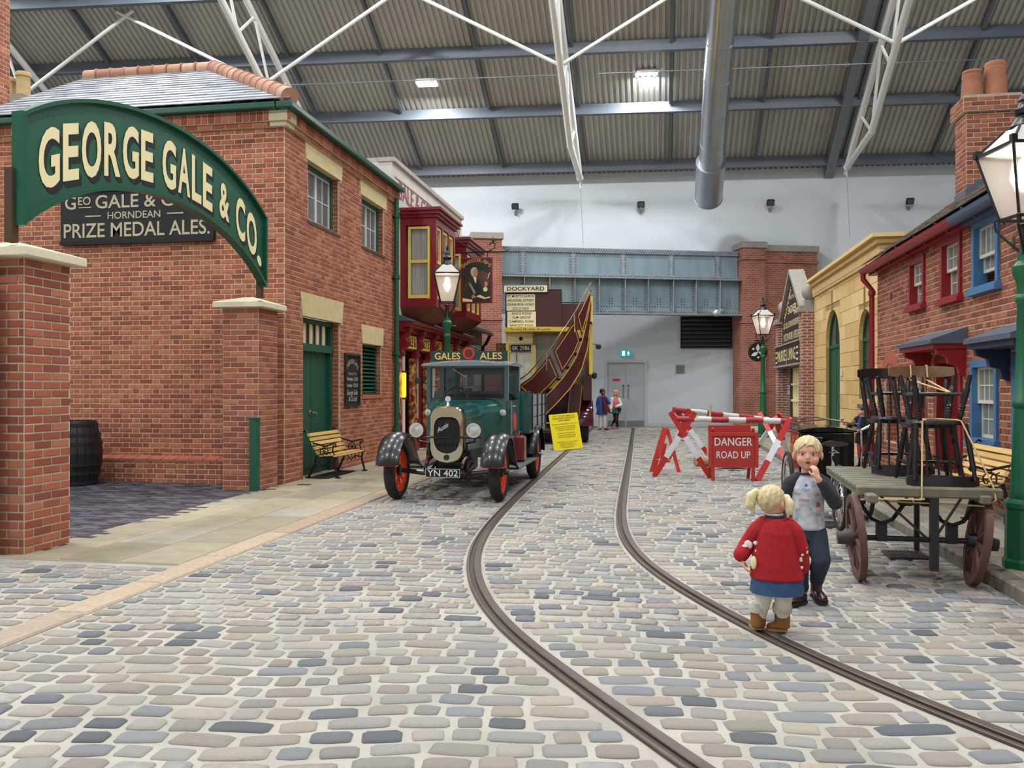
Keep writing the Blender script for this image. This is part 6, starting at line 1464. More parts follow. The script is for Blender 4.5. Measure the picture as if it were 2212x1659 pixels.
for sx in (-1, 1):
    a, b = (sx*.5, sx*.79) if sx > 0 else (sx*.79, sx*.5)
    w_ = wing(a, b, 0, .43, math.radians(12), math.radians(125), [(.42, .52), (.55, .4), (.7, .34)], 'front_wing')
    mb = MB(); mb.tube([(a+(b-a)*u_, -.43*math.cos(math.radians(12))-.012, .36+.43*math.sin(math.radians(12))) for u_ in np.linspace(0, 1, 5)], .008, 5); mb.build('wing_coachline', mat('coachline_red', '#b3261c', .4), w_)
    wing(a, b, 2.78, .43, math.radians(5), math.radians(175), [], 'rear_wing')
    mb = MB(); mb.rbox(a, b, .65, 2.4, .32, .35, .01); mb.build('running_board', mat('tread_grey', '#5a5c5e', .5), lo)
    mb = MB(); mb.tube([(sx*.24, .5, .52), (sx*.24, .15, .53), (sx*.23, -.08, .5), (sx*.23, -.2, .4)], [.03, .03, .028, .022], 8); mb.build('dumb_iron', m_tblk, lo, smooth=True)
    mb = MB(); mb.tube([(sx*.24, -.02, .535), (sx*.23, -.1, .5), (sx*.23, -.16, .46)], .012, 5); mb.build('iron_coachline', mat('coachline_red', '#b3261c', .4), lo)
    mb = MB(); mb.tube([(sx*.23, -.22, .38), (sx*.24, .0, .33), (sx*.24, .35, .42)], .018, 6); mb.build('leaf_spring', m_tblk, lo)
    mb = MB(); mb.box(sx*.27-.03, sx*.27+.03, .1, 3.7, .5, .6); mb.build('chassis_rail', m_tblk, lo)
    # lamps
    c = (sx*.36, -.12, .87); mb = MB(); mb.lathe([(0, .13), (.05, .12), (.08, .07), (.088, .0), (.092, -.01), (.09, -.02), (.08, -.02)], c, 20, 'y'); hl = mb.build('headlamp', m_steel, lo, smooth=True)
    mb = MB(); mb.lathe([(0, -.035), (.05, -.03), (.082, -.018), (.082, -.01), (0, -.01)], c, 20, 'y'); mb.build('headlamp_lens', m_lens, hl, smooth=True)
    mb = MB(); mb.tube([(c[0], c[1]+.04, c[2]-.09), (c[0], c[1]+.06, c[2]-.14), (sx*.24, .02, .7), (sx*.24, .06, .55)], .014, 6); mb.build('lamp_stay', m_tblk, hl)
    c = (sx*.52, .98, 1.06); mb = MB(); mb.lathe([(0, .08), (.03, .07), (.045, .02), (.048, 0), (.042, -.01)], c, 16, 'y'); sl = mb.build('side_lamp', m_steel, lo, smooth=True); mb = MB(); mb.lathe([(0, -.018), (.04, -.01), (.04, 0), (0, 0)], c, 16, 'y'); mb.build('side_lamp_lens', m_lens, sl, smooth=True)
mb = MB(); mb.tube([(-.45, -.1, .78), (.45, -.1, .78)], .012, 6); mb.build('lamp_bar', m_tblk, lo)
mb = MB(); mb.tube([(-.58, 0, .36), (-.3, 0, .33), (.3, 0, .33), (.58, 0, .36)], .03, 8); mb.build('front_axle', m_tblk, lo, smooth=True)
mb = MB(); mb.tube([(-.6, 2.78, .36), (-.12, 2.78, .36), (.12, 2.78, .36), (.6, 2.78, .36)], [.035, .06, .06, .035], 8); mb.ball((0, 2.78, .36), .14); mb.build('rear_axle', m_tblk, lo, smooth=True)
mb = MB(); mb.rbox(-.2, .2, .15, .9, .3, .5, .04); mb.build('engine_sump', m_tblk, lo)
mb = MB(); mb.rbox(.56, .72, 1.5, 1.78, .35, .72, .03); mb.tube([(.64, 1.55, .72), (.64, 1.58, .77), (.64, 1.7, .77), (.64, 1.73, .72)], .012, 6); mb.build('fuel_can', mat('can_red', '#6b1518', .35, coat=.3), lo)
mb = MB(); mb.box(-.215, .215, -.245, -.235, .3, .41); npl = mb.build('number_plate', m_blackm, lo)
mb = MB(); text(mb, 'YN 402', (0, -.247, .318), (1, 0, 0), (0, 0, 1), .108, .006, width=.38); mb.build('plate_lettering', m_white, npl, fix=False)
mb = MB(); mb.bar((-.215, -.247, .305), (.215, -.247, .305), .004); mb.bar((-.215, -.247, .405), (.215, -.247, .405), .004); mb.bar((-.213, -.247, .305), (-.213, -.247, .405), .004); mb.bar((.213, -.247, .305), (.213, -.247, .405), .004); mb.build('plate_border', m_white, npl)
mb = MB(); mb.tube([(-.57, 1.1, 1.45), (-.66, 1.05, 1.48)], .008, 5); mb.rbox(-.72, -.63, 1.03, 1.05, 1.45, 1.53, .008); mb.build('mirror', m_tblk, lo)
# ================================================================== open-top bus
m_bm = mat('bus_maroon', '#3f0f12', .4, coat=.15, var=.08); m_by = mat('bus_yellow', '#dcc04a', .35, coat=.3); m_gold = mat('bus_gold', '#c98f3a', .4)
bp = cw((1185-1106)/FPX*21.3, 21.3); bus = thing('open_top_bus', 'maroon and yellow open-top double-deck bus with curved outside stair', 'bus', (bp.x, bp.y, .012), math.radians(6.5))
K = .01148
def bl_(x, y): return ((x-1185)*K, 1.388+(HOR-y)*K)
mb = MB(); mb.box(-1.05, 1.05, 1.1, 7.0, .62, 1.35); mb.build('lower_body', m_bm, bus)
mb = MB(); mb.box(-1.05, 1.05, 1.1, 7.0, 2.72, 2.86)
for x in (-1.05, 1.0):
    for y in np.arange(1.1, 7, .98): mb.box(x, x+.05, y, y+.07, 1.35, 2.72)
mb.box(-1.05, 1.05, 1.1, 1.15, 1.35, 1.5); mb.build('saloon_frame', m_by, bus)
for x in (-1.03, 1.02):
    mb = MB(); mb.box(x, x+.01, 1.15, 6.95, 1.35, 2.72); mb.build('saloon_pane', m_glass, bus)
# rear bulkhead beside the platform: curved window bay
mb = MB(); z0, z1 = bl_(0, 842)[1], bl_(0, 716)[1]
for a, b in ((-1.08, -1.0), (-.42, -.34)): mb.box(a, b, .25, .33, z0, z1)
mb.box(-1.08, -.34, .25, .33, z0, z0+.1); mb.box(-1.08, -.34, .25, .33, z1-.32, z1); mb.box(-1.08, -.34, .25, .33, bl_(0, 760)[1], bl_(0, 755)[1]); mb.box(-.34, 1.05, .9, .96, z0, z1)
rb_ = mb.build('rear_bulkhead', m_by, bus)
for i in range(3):
    a = -.98+i*.19; mb = MB(); mb.box(a, a+.16, .27, .29, z0+.1, bl_(0, 760)[1]); mb.build('bulkhead_pane', mat('bus_pane', '#c3c2ae', .15, var=.15), rb_)
mb = MB(); mb.box(-.34, .95, .88, .9, z0+.35, z1-.05); mb.build('saloon_end_pane', mat('bus_pane', '#c3c2ae', .15, var=.15), rb_)
mb = MB(); a, b = bl_(1103, 758), bl_(1146, 743); mb.box(a[0], b[0], .2, .22, a[1], b[1]); np_ = mb.build('number_plate', m_blackm, bus)
mb = MB(); text(mb, 'BK 2986', ((a[0]+b[0])/2, .197, a[1]+.03), (1, 0, 0), (0, 0, 1), .155, .008, width=.43); mb.build('plate_lettering', mat('plate_grey', '#b9bbbc', .5), np_, fix=False)
mb = MB(); mb.box(-1.03, -.4, .235, .25, z1-.28, z1-.04); lmp = mb.build('lamp_panel', m_cream, bus); mb = MB(); mb.lathe([(0, 0), (.05, 0), (.05, -.01), (0, -.01)], (-.7, .234, z1-.16), 16, 'y'); mb.build('tail_lamp', m_blackm, lmp)
# upper deck floor edge (curved cream canopy)
mb = MB(); zc = bl_(0, 716)[1]; n = 14; arc = [(-1.1+1.75*i/n, .15-.3*math.sin(math.pi*min(1, i/n*.75+.12))) for i in range(n+1)]
mb.loft([[(x, y, zc) for x, y in arc]+[(.65, 1.2, zc), (-1.1, 1.2, zc)], [(x, y, zc+.11) for x, y in arc]+[(.65, 1.2, zc+.11), (-1.1, 1.2, zc+.11)]]); mb.box(-1.08, 1.08, .9, 7.0, zc, zc+.1); cn = mb.build('deck_canopy', m_by, bus)
mb = MB(); text(mb, 'To carry 24 inside 18 outside', (-.45, -.16, zc+.025), (1, 0, 0), (0, 0, 1), .07, .002, width=1.0); mb.build('capacity_lettering', m_blackm, cn, fix=False)
# upper deck panels
zt = bl_(0, 624)[1]; zl = zc+.1
mb = MB(); mb.box(-1.1, bl_(1213, 0)[0], .3, .36, zl, zt); mb.box(-1.1, -1.04, .3, 7.0, zl, zt-.25); mb.box(1.04, 1.1, 1.6, 7.0, zl, bl_(0, 643)[1]); mb.box(bl_(1213, 0)[0], 1.04, 1.5, 1.56, zl, bl_(0, 643)[1]); mb.box(-1.1, 1.1, 6.94, 7.0, zl, zt-.2); up_ = mb.build('upper_deck_panel', m_bm, bus)
mb = MB(); mb.tube([(-1.08, .33, zt+.02), (bl_(1213, 0)[0], .33, zt+.02), (bl_(1213, 0)[0], .33, zl)], .018, 6); mb.tube([(bl_(1213, 0)[0], 1.53, bl_(0, 640)[1]), (1.06, 1.53, bl_(0, 640)[1])], .015, 6); mb.build('deck_rail', m_black, bus)
for x0, y0, x1, y1, lines, sz in ((1087, 613, 1182, 628, ['DOCKYARD'], .16), (1092, 632, 1155, 668, ["ST. MARY'S CHURCH", 'ARUNDEL STREET', 'EDINBURGH ROAD', 'DOCKYARD'], .085), (1094, 670, 1157, 705, ['KINGS ROAD', 'ELM GROVE', 'CAMPBELL ROAD', 'FAWCETT ROAD'], .085)):
    a, b = bl_(x0, y1), bl_(x1, y0); mb = MB(); yb_ = .27 if len(lines) > 1 else .22; mb.box(a[0]-.015, b[0]+.015, yb_+.01, yb_+.04, a[1]-.015, b[1]+.015); fr = mb.build('destination_frame', m_black, bus); mb = MB(); mb.box(a[0], b[0], yb_, yb_+.012, a[1], b[1]); mb.build('destination_board', mat('board_cream', '#e4dcb8', .5), fr)
    mb = MB(); h = (b[1]-a[1])/len(lines)
    for i, s_ in enumerate(lines):
        wd = (b[0]-a[0])*(.86 if len(lines) == 1 else min(.94, .062*len(s_)+.06)); text(mb, s_, ((a[0]+b[0])/2, yb_-.004, b[1]-h*(i+1)+h*.24), (1, 0, 0), (0, 0, 1), h*.8, .014 if len(lines) == 1 else .006, width=wd)
    mb.build('destination_lettering', m_blackm, fr, fix=False)
# outside stair: curved stringer band and three panels
def interp(P, t):
    s_ = t*(len(P)-1); i = min(int(s_), len(P)-2); f = s_-i; return P[i][0]+(P[i+1][0]-P[i][0])*f, P[i][1]+(P[i+1][1]-P[i][1])*f
lowc = [bl_(*q) for q in ((1172, 912), (1180, 893), (1205, 868), (1232, 838), (1255, 800), (1268, 755), (1274, 705), (1277, 660))]
midc = [bl_(*q) for q in ((1160, 875), (1172, 862), (1196, 840), (1220, 812), (1243, 776), (1258, 735), (1268, 690), (1276, 645))]
upc = [bl_(*q) for q in ((1108, 842), (1148, 815), (1172, 788), (1198, 757), (1222, 722), (1246, 686), (1264, 650), (1279, 622))]
yb_ = lambda x: -.12-.5*math.sin(math.pi*min(1, max(0, (x+.95)/2.15)))
def sheetp(mb, A, B, t0, t1, n=14, th=.03):
    ra, rb2 = [], []
    for i in range(n+1):
        t = t0+(t1-t0)*i/n; a = interp(A, t); b = interp(B, t); ra.append((a[0], yb_(a[0]), a[1])); rb2.append((b[0], yb_(b[0]), b[1]))
    mb.loft([ra, rb2], cap=False, closed=False); mb.loft([[(x, y+th, z) for x, y, z in ra], [(x, y+th, z) for x, y, z in rb2]], cap=False, closed=False)
    return ra, rb2
mb = MB(); ra, rb2 = sheetp(mb, lowc, midc, 0, 1, 24); st_ = mb.build('stair_stringer', m_bm, bus, smooth=True)
for L2 in (ra, rb2):
    mb = MB(); mb.tube([(x, y-.012, z) for x, y, z in L2], .014, 5); mb.build('gold_line', m_gold, st_)
for t0, t1 in ((.03, .38), (.41, .68), (.71, .98)):
    up2 = lambda t: interp(upc, t)
    A = [(interp(midc, t)[0]*.86+interp(upc, t)[0]*.14, interp(midc, t)[1]*.86+interp(upc, t)[1]*.14) for t in np.linspace(0, 1, 15)]
    mb = MB(); ra, rb2 = sheetp(mb, A, upc, t0, t1); pn_ = mb.build('stair_panel', m_bm, bus, smooth=True)
    mid_ = [((np.array(ra[i])*(1-f)+np.array(rb2[i])*f)) for i, f in [(k, .1) for k in range(1, 14)]+[(13-k, .9) for k in range(0, 13)]]
    mb = MB(); mb.tube([(p[0], p[1]-.014, p[2]) for p in mid_], .011, 5, closed=True); mb.build('gold_line', m_gold, pn_)
mb = MB(); L2 = [interp(upc, t) for t in np.linspace(0, 1, 16)]; mb.tube([(x-.04, yb_(x)-.03, z+.1) for x, z in L2], .02, 6)
for t in (.0, .36, .7): x, z = interp(upc, t); mb.tube([(x-.04, yb_(x)-.03, z+.1), (x-.04, yb_(x)-.02, z-.35)], .016, 6)
mb.build('stair_handrail', m_brass, bus, smooth=True)
for i in range(8):
    t = .06+.88*i/8; x, z = interp(midc, t); mb = MB(); mb.box(x-.14, x+.14, yb_(x)+.03, .6, z-.02, z+.02); mb.build('stair_tread', m_blackm, bus)
mb = MB(); mb.box(1.0, 1.09, -.1, 1.15, bl_(0, 808)[1], bl_(0, 700)[1]); mb.add([(1.0, -.12, bl_(0, 700)[1]), (1.09, -.12, bl_(0, 700)[1]), (1.09, 1.1, bl_(0, 700)[1]), (1.0, 1.1, bl_(0, 700)[1]), (1.02, .0, bl_(0, 640)[1]), (1.09, .0, bl_(0, 640)[1]), (1.09, .9, bl_(0, 660)[1]), (1.02, .9, bl_(0, 660)[1])], [(0, 1, 5, 4), (1, 2, 6, 5), (2, 3, 7, 6), (3, 0, 4, 7), (4, 5, 6, 7)]); mb.build('corner_panel', m_by, bus)
mb = MB(); mb.box(.85, 1.07, .0, 1.1, bl_(0, 865)[1], bl_(0, 810)[1]); mb.box(-1.05, -.25, .2, .26, .45, z0); mb.build('platform_panel', m_bm, bus)
for a in ((-1.0, -.3, z0-.08), (-1.0, -.3, .62)): mb = MB(); mb.bar((a[0], .19, a[2]), (a[1], .19, a[2]), .012, .02); mb.build('gold_line', m_gold, bus)
mb = MB(); mb.M = Matrix.Translation((.65, -.02, bl_(0, 865)[1])) @ Matrix.Rotation(.1, 4, 'Y'); mb.box(-.16, .16, -.02, .02, -.42, .42); gp_ = mb.build('guard_panel', m_bm, bus)
mb = MB(); mb.M = Matrix.Translation((.65, -.045, bl_(0, 865)[1])) @ Matrix.Rotation(.1, 4, 'Y'); mb.tube([(-.14, 0, -.4), (.14, 0, -.4), (.14, 0, .4), (-.14, 0, .4)], .009, 5, closed=True); mb.build('gold_line', m_gold, gp_)
mb = MB(); mb.box(-1.0, .35, -.25, 1.2, .38, .45); pf = mb.build('platform', m_bm, bus); mb = MB(); mb.box(-.5, .1, -.4, -.25, .28, .34); mb.build('step', m_bm, pf)
mb = MB(); mb.box(-.5, .5, .9, 6.8, .5, .65); mb.build('chassis', m_blackm, bus)
for sx in (-1, 1):
    for y in (.75, 5.6):
        t = MB(); r = .46; t.lathe([(r-.2, -.08), (r-.05, -.11), (r, -.07), (r, .07), (r-.05, .11), (r-.2, .08), (r-.2, -.08)], (sx*.9, y, r), 28, 'x'); w_ = t.build('wheel', m_tyre, bus, smooth=True); t = MB(); t.lathe([(0, -.07), (r-.2, -.07), (r-.18, 0), (r-.2, .07), (0, .07)], (sx*.9, y, r), 20, 'x'); t.build('wheel_disc', m_bm, w_)
    mb = MB(); rings = []
    for a in np.linspace(math.radians(-8), math.radians(188), 16):
        y, z = .75-.56*math.cos(a), .52+.6*math.sin(a); y2, z2 = .75-.5*math.cos(a), .52+.54*math.sin(a)
        rings.append([(sx*.72, y2, z2), (sx*.74, y, z), (sx*1.08, y, z), (sx*1.12, y*.97+.02, z*.96), (sx*1.12, y2, z2)])
    mb.loft(rings); mb.build('mudguard', mat('mudguard_maroon', '#4c1220', .12, coat=1.0), bus, smooth=True)
mb = MB(); a = bl_(1293, 746); mb.tube([(1.09, .2, a[1]+.05), (1.2, .1, a[1]+.02)], .012, 5); mb.rbox(1.17, 1.3, .05, .1, a[1]-.09, a[1]+.03, .02); mb.build('offside_mirror', m_black, bus)
mb = MB(); a = bl_(1287, 812); mb.rbox(1.08, 1.2, .1, .25, a[1]-.07, a[1]+.09, .03); mb.build('side_lamp', m_black, bus)
# ------------------------------------------------------------------ yellow notice board leaning at the rear of the bus
p0 = gnd(1197, 974); p1 = gnd(1260, 972); nb_ = thing('yellow_notice', 'bright yellow notice board headed CITY OF PORTSMOUTH leaning at the rear of the bus', 'sign', ((p0.x+p1.x)/2, (p0.y+p1.y)/2, .018), math.atan2(p1.y-p0.y, p1.x-p0.x))
wd = (p1-p0).length; hh = .82; mb = MB(); mb.M = Matrix.Rotation(math.radians(-12), 4, 'X') @ Matrix.Shear('XZ', 4, (-.08, 0)) if False else Matrix.Rotation(math.radians(-12), 4, 'X') @ Matrix.Rotation(math.radians(-4), 4, 'Y')
NM = mb.M.copy(); mb.rbox(-wd/2, wd/2, 0, .02, .0, hh, .006); mb.build('board', mat('notice_yellow', '#efdc1c', .45), nb_)
mb = MB(); mb.M = NM; L_n = [('CITY OF PORTSMOUTH', .75, .055), ('PASSENGER TRANSPORT', .7, .055), ('DEPARTMENT', .65, .055), ('RE-BODIED THORNYCROFT TYPE J. 1919', .575, .034), ('THIS VEHICLE RAN IN SERVICE', .52, .034), ('FOR THE DEPT FROM 1919-1930', .48, .034), ('ANOTHER DOUBLE DECK BUS', .44, .034), ('ORIGINAL COST COMPLETE', .37, .034), ('THE BODY WAS BOUGHT FROM', .32, .034), ('LONDON CO. AND REPLACED', .28, .034), ('ENGINE FOUR CYL. SIDE VALVE', .17, .034), ('GEARBOX AND MAGNETO', .13, .034), ('TRANSPORT BOARD 3 TYPE', .09, .034), ('IGNITION MAGNETO', .05, .034)]
for s_, z, sz in L_n: text(mb, s_, (0, -.003, z), (1, 0, 0), (0, 0, 1), sz, .002, width=min(wd*.88, len(s_)*sz*.56))
mb.build('notice_lettering', mat('notice_ink', '#5d4d12', .6), nb_, fix=False)
mb = MB(); mb.tube([(-.1, .18, .75), (-.1, .5, .0)], .012, 6); mb.tube([(.1, .18, .75), (.1, .5, .0)], .012, 6); mb.build('rear_stay', m_black, nb_)
# ================================================================== road works
m_rr = mat('barrier_red', '#b3241d', .45, var=.08, scale=6); m_rw = mat('barrier_white', '#d5d7d8', .5, var=.05, scale=6)
m_pr = mat('pole_red', '#a02a33', .5, var=.1); m_pw = mat('pole_white', '#cfcfcc', .55, var=.08)
def trestle_leg(root, a, b, w_, h_, up):
    """red - white - red square leg"""
    a, b = Vector(a), Vector(b)
    for t0, t1, m_ in ((0, .3, m_rr), (.3, .62, m_rw), (.62, 1, m_rr)):
        mb = MB(); mb.bar(a.lerp(b, t0), a.lerp(b, t1), w_, h_, up); mb.build('leg_band', m_, root)
def trestle(label, px0, pxy0, px1, pxy1, topx0, topx1, topy, d2=.12):
    """crossed legs: bottom points on ground from pixels, tops above the opposite side"""
    A = gnd(px0, pxy0); B = gnd(px1, pxy1); c = (A+B)/2; t = thing('crossed_trestle', label, 'trestle', (c.x, c.y, .012), 0)
    L = Vector((c.x, c.y, .012)); dA, dB = depth(A), depth(B); dm = (dA+dB)/2
    TA = px(topx1, topy, dm+.02)-L; TB = px(topx0, topy, dm-.02)-L; A = A-L; B = B-L; A.z = B.z = .0
    n = FW
    trestle_leg(t, A-n*.04, TA-n*.04, .085, .06, (0, 1, 0)); trestle_leg(t, B+n*.04, TB+n*.04, .085, .06, (0, 1, 0))
    mid = (A+TA+B+TB)/4; mb = MB(); mb.tube([mid-n*.1+Vector((0, 0, .06)), mid+n*.1+Vector((0, 0, .06))], .012, 6); mb.build('pivot_bolt', m_steel, t)
    return t
trestle('red and white crossed trestle at the front of the road works beside the folded sign', 1412, 1030, 1536, 1034, 1449, 1500, 890)
trestle('red and white crossed trestle at the front of the road works by the black tricycle', 1634, 1040, 1716, 1024, 1676, 1706, 902)
trestle('red and white crossed trestle behind the danger board, holding the rear pole', 1440, 1000, 1545, 1003, 1460, 1488, 884)
trestle('red and white crossed trestle behind the danger board, by the lamp post foot', 1622, 985, 1703, 1006, 1642, 1684, 893)
def pole(label, a, b, r):
    t = thing('striped_pole', label, 'pole', tuple((a+b)/2)); n = 7; L = (a+b)/2
    for i in range(n):
        mb = MB(); mb.tube([a.lerp(b, i/n)-L, a.lerp(b, (i+.5)/n)-L+Vector((0, 0, .006*math.sin(i*2))), a.lerp(b, (i+1)/n)-L], r, 12); mb.build('pole_band', m_pr if i % 2 == 0 else m_pw, t, smooth=True)
pole('nearer red and white striped round pole across the road works', px(1461, 905, 13.35), px(1722, 910, 13.37), .045)
pole('farther red and white striped round pole behind the danger board', px(1455, 885, 15.76), px(1692, 910, 16.62), .05)
# folded trestle leaning at the side
A = gnd(1430, 1020); ft = thing('folded_trestle', 'folded red board trestle standing at the side of the road works', 'trestle', (A.x, A.y, .012)); L = Vector((A.x, A.y, .012))
for b0, b1, w_ in ((gnd(1409, 1021)-L, px(1437, 925, 14.25)-L, .1), (gnd(1424, 1018)-L, px(1437, 958, 14.5)-L, .06), (gnd(1467, 1022)-L, px(1441, 925, 14.3)-L, .06)):
    mb = MB(); mb.bar(b0, b1, w_, .04, (0, 1, 0)); mb.build('board', m_rr, ft)
mb = MB(); mb.bar(px(1420, 992, 14.13)-L, px(1458, 994, 14.16)-L, .01); mb.build('chain', m_yel, ft)
# danger board
D = gnd(1583, 1040); dz = depth(D); dgr = thing('danger_board', 'red folding notice board lettered DANGER ROAD UP', 'sign', (D.x, D.y, .012), YAW-.05)
def dl_(x, y, d=None): d = d or dz; return ((x-1583)/FPX*d, CAMH+(HOR-y)/FPX*d-.012)
(x0, zt_), (x1, zb_) = dl_(1531, 934), dl_(1637, 1008)
m_dg = mat('danger_red', '#a8302c', .5, var=.08, scale=5); m_dgf = mat('danger_frame', '#b03029', .5)
mb = MB(); mb.box(x0+.03, x1-.03, -.01, .01, zb_, zt_-.02); mb.build('panel', m_dg, dgr)
for a in ((x0, x0+.05, zb_-.0, zt_), (x1-.05, x1, zb_, zt_), (x0, x1, zt_-.055, zt_), (x0, x1, zb_-.012, zb_+.02)):
    mb = MB(); mb.box(a[0], a[1], -.03, .02, a[2], a[3]); mb.build('frame_rail', m_dgf, dgr)
for x in (x0+.04, x1-.1):
    mb = MB(); mb.box(x, x+.05, -.025, .015, 0, zb_); mb.build('front_leg', m_dgf, dgr)
    mb = MB(); mb.bar((x+.03, .02, zt_+.06), (x+.03, .36, 0), .045, .03); mb.build('rear_leg', m_dgf, dgr)
mb = MB(); mb.box(x0+.02, x1-.08, .12, .14, zt_-.03, zt_+.1); mb.build('rear_board', m_dgf, dgr)
mb = MB(); text(mb, 'DANGER', ((x0+x1)/2, -.013, (zt_+zb_)/2+.06), (1, 0, 0), (0, 0, 1), .17, .008, width=.56); text(mb, 'ROAD UP', ((x0+x1)/2, -.013, (zt_+zb_)/2-.13), (1, 0, 0), (0, 0, 1), .15, .006, width=.5); mb.build('lettering', m_white, dgr, fix=False)
# tools
m_wd = mat('tool_wood', '#8f7a52', .7, var=.2, scale=12)
a = gnd(1518, 1008); ml = thing('wooden_maul', 'long handled wooden maul leaning against the striped poles', 'tool', (a.x, a.y, .012)); L = Vector((a.x, a.y, .012))
mb = MB(); mb.tube([Vector((.08, .05, .1)), px(1535, 876, 15.99)-L], [.018, .022], 8); mb.build('handle', m_wd, ml, smooth=True); mb = MB(); mb.tube([(-.13, -.05, .085), (.2, .08, .085)], .085, 14); mb.build('head', mat('maul_head', '#9b8a67', .8, var=.15), ml, smooth=True)
a = gnd(1583, 1018); pk = thing('pickaxe', 'steel pickaxe lying on the setts below the danger board', 'tool', (a.x, a.y, .03), YAW)
mb = MB(); mb.tube([(-.3, 0, .0), (-.15, .02, .02), (0, .03, .03), (.15, .02, .02), (.3, 0, .0)], [.008, .018, .028, .018, .008], 8); mb.build('pick_head', mat('pick_steel', '#57544e', .5, metal=.4), pk, smooth=True); mb = MB(); mb.tube([(0, .02, .03), (.2, .75, .02)], .017, 8); mb.build('handle', m_wd, pk, smooth=True)
a = gnd(1660, 965); sh = thing('shovel', 'long shovel lying on the setts inside the road works', 'tool', (a.x, a.y, .02)); mb = MB(); mb.tube([Vector((-.1, .5, .03)), Vector((.35, -.55, .04))], .016, 8); mb.build('handle', m_wd, sh); mb = MB(); mb.add([(.28, -.5, .03), (.46, -.42, .03), (.58, -.72, .015), (.44, -.82, .01), (.36, -.74, .02)], [(0, 1, 2, 3, 4)]); mb.build('blade', mat('pick_steel', '#57544e', .5), sh)
# ================================================================== handcart and chairs
m_cw = mat('cart_wood', '#6e6a58', .85, var=.25, scale=9, stretch=(1, 1, 1)); m_cwh = mat('cart_wheel_paint', '#5a3a32', .65, var=.15, scale=8); m_ci = mat('cart_iron', '#17181a', .55, var=.15)
PA = gnd(1848, 1250); PB = gnd(2117, 1272)
cc = (PA+PB)/2; cdir = (PB-PA); CW_ = cdir.length; crz = -.05
ca = thing('handcart', 'low wooden handcart with two spoked wheels carrying stacked chairs', 'handcart', (cc.x, cc.y, .012), crz)
Rw = .305
for sx in (-1, 1):
    x = sx*CW_/2; rake = Matrix.Translation((x, 0, Rw)) @ Matrix.Rotation(sx*math.radians(4 if sx < 0 else 9), 4, 'Y') @ Matrix.Rotation(math.radians(0 if sx < 0 else -5), 4, 'Z')
    mb = MB(); mb.M = rake; mb.lathe([(Rw-.05, -.022), (Rw, -.024), (Rw, .024), (Rw-.05, .022), (Rw-.05, -.022)], (0, 0, 0), 36, 'x'); wl = mb.build('wheel', m_cwh, ca, smooth=True)
    mb = MB(); mb.M = rake; mb.lathe([(Rw, -.022), (Rw+.006, -.022), (Rw+.006, .022), (Rw, .022), (Rw, -.022)], (0, 0, 0), 36, 'x'); mb.build('iron_tyre', m_cwh, wl, smooth=True)
    for k in range(10):
        a = 2*math.pi*(k+.3)/10; mb = MB(); mb.M = rake; mb.tube([(sx*.0, .03*math.cos(a), .03*math.sin(a)), (0, (Rw-.04)*math.cos(a), (Rw-.04)*math.sin(a))], [.022, .015], 6); mb.build('spoke', m_cwh, wl, smooth=True)
    mb = MB(); mb.M = rake; mb.lathe([(0, -.1*1), (.045, -.1), (.05, -.05), (.065, -.02), (.065, .02), (.05, .05), (.042, .1), (0, .1)], (sx*.03, 0, 0), 16, 'x'); mb.build('hub', m_ci if sx > 0 else mat('hub_iron', '#3a2c28', .6), wl, smooth=True)
    mb = MB(); mb.box(sx*(CW_/2-.17)-.035, sx*(CW_/2-.17)+.035, -.03, .03, Rw-.02, Rw+.12); mb.build('spring_block', m_ci, ca)
    xs_ = sx*(CW_/2-.17); mb = MB()
    mb.tube([(xs_-.17, -.02, Rw+.3), (xs_-.14, -.02, Rw+.24), (xs_-.07, -.02, Rw+.14), (xs_, -.02, Rw+.11), (xs_+.07, -.02, Rw+.14), (xs_+.14, -.02, Rw+.24), (xs_+.17, -.02, Rw+.3)], [(.014, .026)]*7, 8); mb.rbox(xs_-.21, xs_-.11, -.04, .03, Rw+.24, Rw+.28, .01); mb.rbox(xs_+.11, xs_+.21, -.04, .03, Rw+.24, Rw+.28, .01); mb.build('leaf_spring', m_ci, ca, smooth=True)
mb = MB(); mb.tube([(-CW_/2, 0, Rw), (CW_/2, 0, Rw)], .02, 8); mb.build('axle', m_ci, ca)
bz = .62
mb = MB(); mb.rbox(-CW_/2-.02, CW_/2+.12, -.16, -.09, bz, bz+.075, .012); mb.build('front_beam', m_cw, ca)
for i in range(10):
    mb = MB(); y = -.08+i*.17; mb.rbox(-CW_/2+.0, CW_/2+.1, y, y+.14, bz+.03, bz+.06, .006); mb.build('deck_board', m_cw, ca)
for x in (-CW_/2+.06, CW_/2-.0):
    mb = MB(); mb.rbox(x-.035, x+.035, -.3 if x < 0 else -.2, 1.75, bz-.03, bz+.03, .01); mb.build('side_rail', m_cw, ca)
for sx in (-1, 1): mb = MB(); mb.bar((sx*.26, -.13, bz), (.08, -.1, .3), .016); mb.build('brace_rod', m_ci, ca)
mb = MB(); mb.box(.06, .115, -.15, -.1, .11, bz); mb.build('prop_leg', m_ci, ca)
for x in (-.25, .3): mb = MB(); mb.box(x-.02, x+.02, 1.3, 1.34, 0, bz); mb.build('rear_leg', m_ci, ca)
